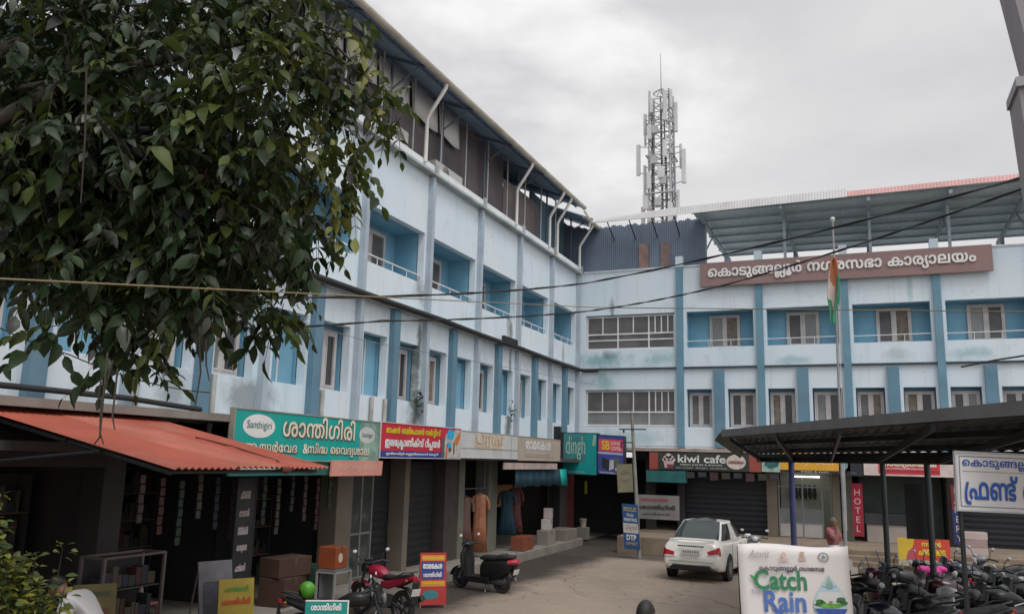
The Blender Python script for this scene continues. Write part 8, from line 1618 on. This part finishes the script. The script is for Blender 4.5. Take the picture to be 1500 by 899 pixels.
b = MB(); b.box(10.4,11.75,-.35,.1,.56,1.15); b.build('body', flat('dim cream laminate', (.34,.30,.27)), r, bevel=.01); b = MB(); b.box(10.35,11.8,-.4,.12,1.152,1.5); b.build('glass_case', GLASS, r, bevel=.01)
b = MB(); b.box(10.2,12.85,1.1,1.15,.56,3.1); o = b.build('shop_partition', flat('dim green board', (.04,.065,.055), var=.3)); tag(o, 'dim green partition board inside the shop with the red and white sign', 'partition')
for k, (x, lab) in enumerate(((13.35,'lowest of the three pale cartons stacked before the closed shutter'),(13.35,'middle pale carton of the stack before the closed shutter'),(13.36,'topmost pale carton of the stack before the closed shutter'))):
    carton(lab, (x,-3.0,.56+.225*k), .03*k, .62, .4, .22, flat('pale pink carton', (.46,.37,.35)) if k != 1 else flat('dull pink carton', (.34,.24,.23)))
# lit tube in the glazed shop and the round lamp glows
r = thing('tube_light', 'lit white tube light above the glazed shop front', 'lamp', (8.35,-.2,2.66), world=True)
b = MB(); b.tube([(7.95,-.2,2.66),(8.95,-.2,2.66)], .022, 10); t = b.build('tube', mat('lit tube', (.95,.97,1.0), .5, emit=5.0), r)
b = MB(); b.box(7.9,9.0,-.22,-.18,2.69,2.73); b.build('fitting', WHITE, r)
r = thing('ceiling_lamp', 'dim round ceiling lamp inside the lit shop', 'lamp', (8.5,.6,3.02), world=True)
b = MB(); b.lathe([(.02,0),(.14,.01),(.16,.05),(.16,.09)], (8.5,.6,2.98)); b.build('shade', mat('lit shade', (.9,.92,.85), .5, emit=6.0), r)
# chairs and small stuff in the glazed shop
b = MB()
for k in range(6): b.tube([(7.9+.16*k,.9,2.35),(7.9+.16*k,.88,2.0),(7.92+.16*k,.9,1.85)], [.05,.075,.03], 7)
o = b.build('hanging_garlands', mat('dark garland', (.03,.04,.03), .8, var=.4), kind=None); tag(o, 'row of dark bags hanging on the back wall of the lit shop', 'bags')
# white bucket, yellow notice and hanging chain near the maroon door
r = thing('bucket', 'small white bucket standing on a ledge by the maroon door', 'bucket', (.28,-.25,.06)); b = MB(); b.lathe([(.10,.0),(.14,.30),(.15,.31),(.13,.30),(.095,.02)], (0,0,.45), n=18); b.build('body', flat('dull white plastic', (.42,.40,.34)), r); b = MB(); b.box(-.2,.2,-.2,.2,0,.45); b.build('plinth_block', CONC, r)
b = MB(); b.box(.22,.24,.10,.36,1.75,2.25); o = b.build('notice', flat('yellow green notice', (.30,.33,.02))); tag(o, 'small yellow green notice hanging by the maroon door', 'notice')
# string of small pennants under the cafe sign
for k in range(9):
    x = 4.0+.42*k; b = MB(); zz = 2.44+.05*(k*7 % 3); b.add([(x,-.92,2.73),(x+.01,-.92,zz),(x+.30,-.92,zz+.02),(x+.29,-.92,2.72)], [(0,1,2,3)]); o = b.build('price_card', flat('dim card %d' % (k % 3), [(.05,.022,.026),(.035,.032,.022),(.03,.03,.045)][k % 3]), solid=.004); tag(o, 'small dim picture card hanging in a row under the black cafe sign', 'card', 'cards under the cafe sign')

# dry leaves and scraps on the yard: too many and too small to count
lb = MB(); rnd = random.Random(21)
for _ in range(260):
    x, y = rnd.uniform(1.2, 10), rnd.uniform(-24, -5.2)
    if rnd.random() < .5: x = .95+abs(rnd.gauss(0, .35))
    a = rnd.uniform(0, 6.28); s_ = rnd.uniform(.02, .055); d = Vector((math.cos(a), math.sin(a), 0)); e = Vector((-d.y, d.x, 0)); c = Vector((x, y, .006))
    lb.add([c-d*s_, c+e*s_*.45+Vector((0,0,.006)), c+d*s_, c-e*s_*.45+Vector((0,0,.01))], [(0,1,2,3)], rnd.choice((0,0,1,2)))
o = lb.build('litter', [mat('dry leaf', (.12,.075,.035), .8), mat('grey scrap', (.25,.24,.22), .8), mat('dark scrap', (.05,.04,.035), .8)], kind='stuff'); o['label'] = 'dry leaves and scraps scattered over the yard'
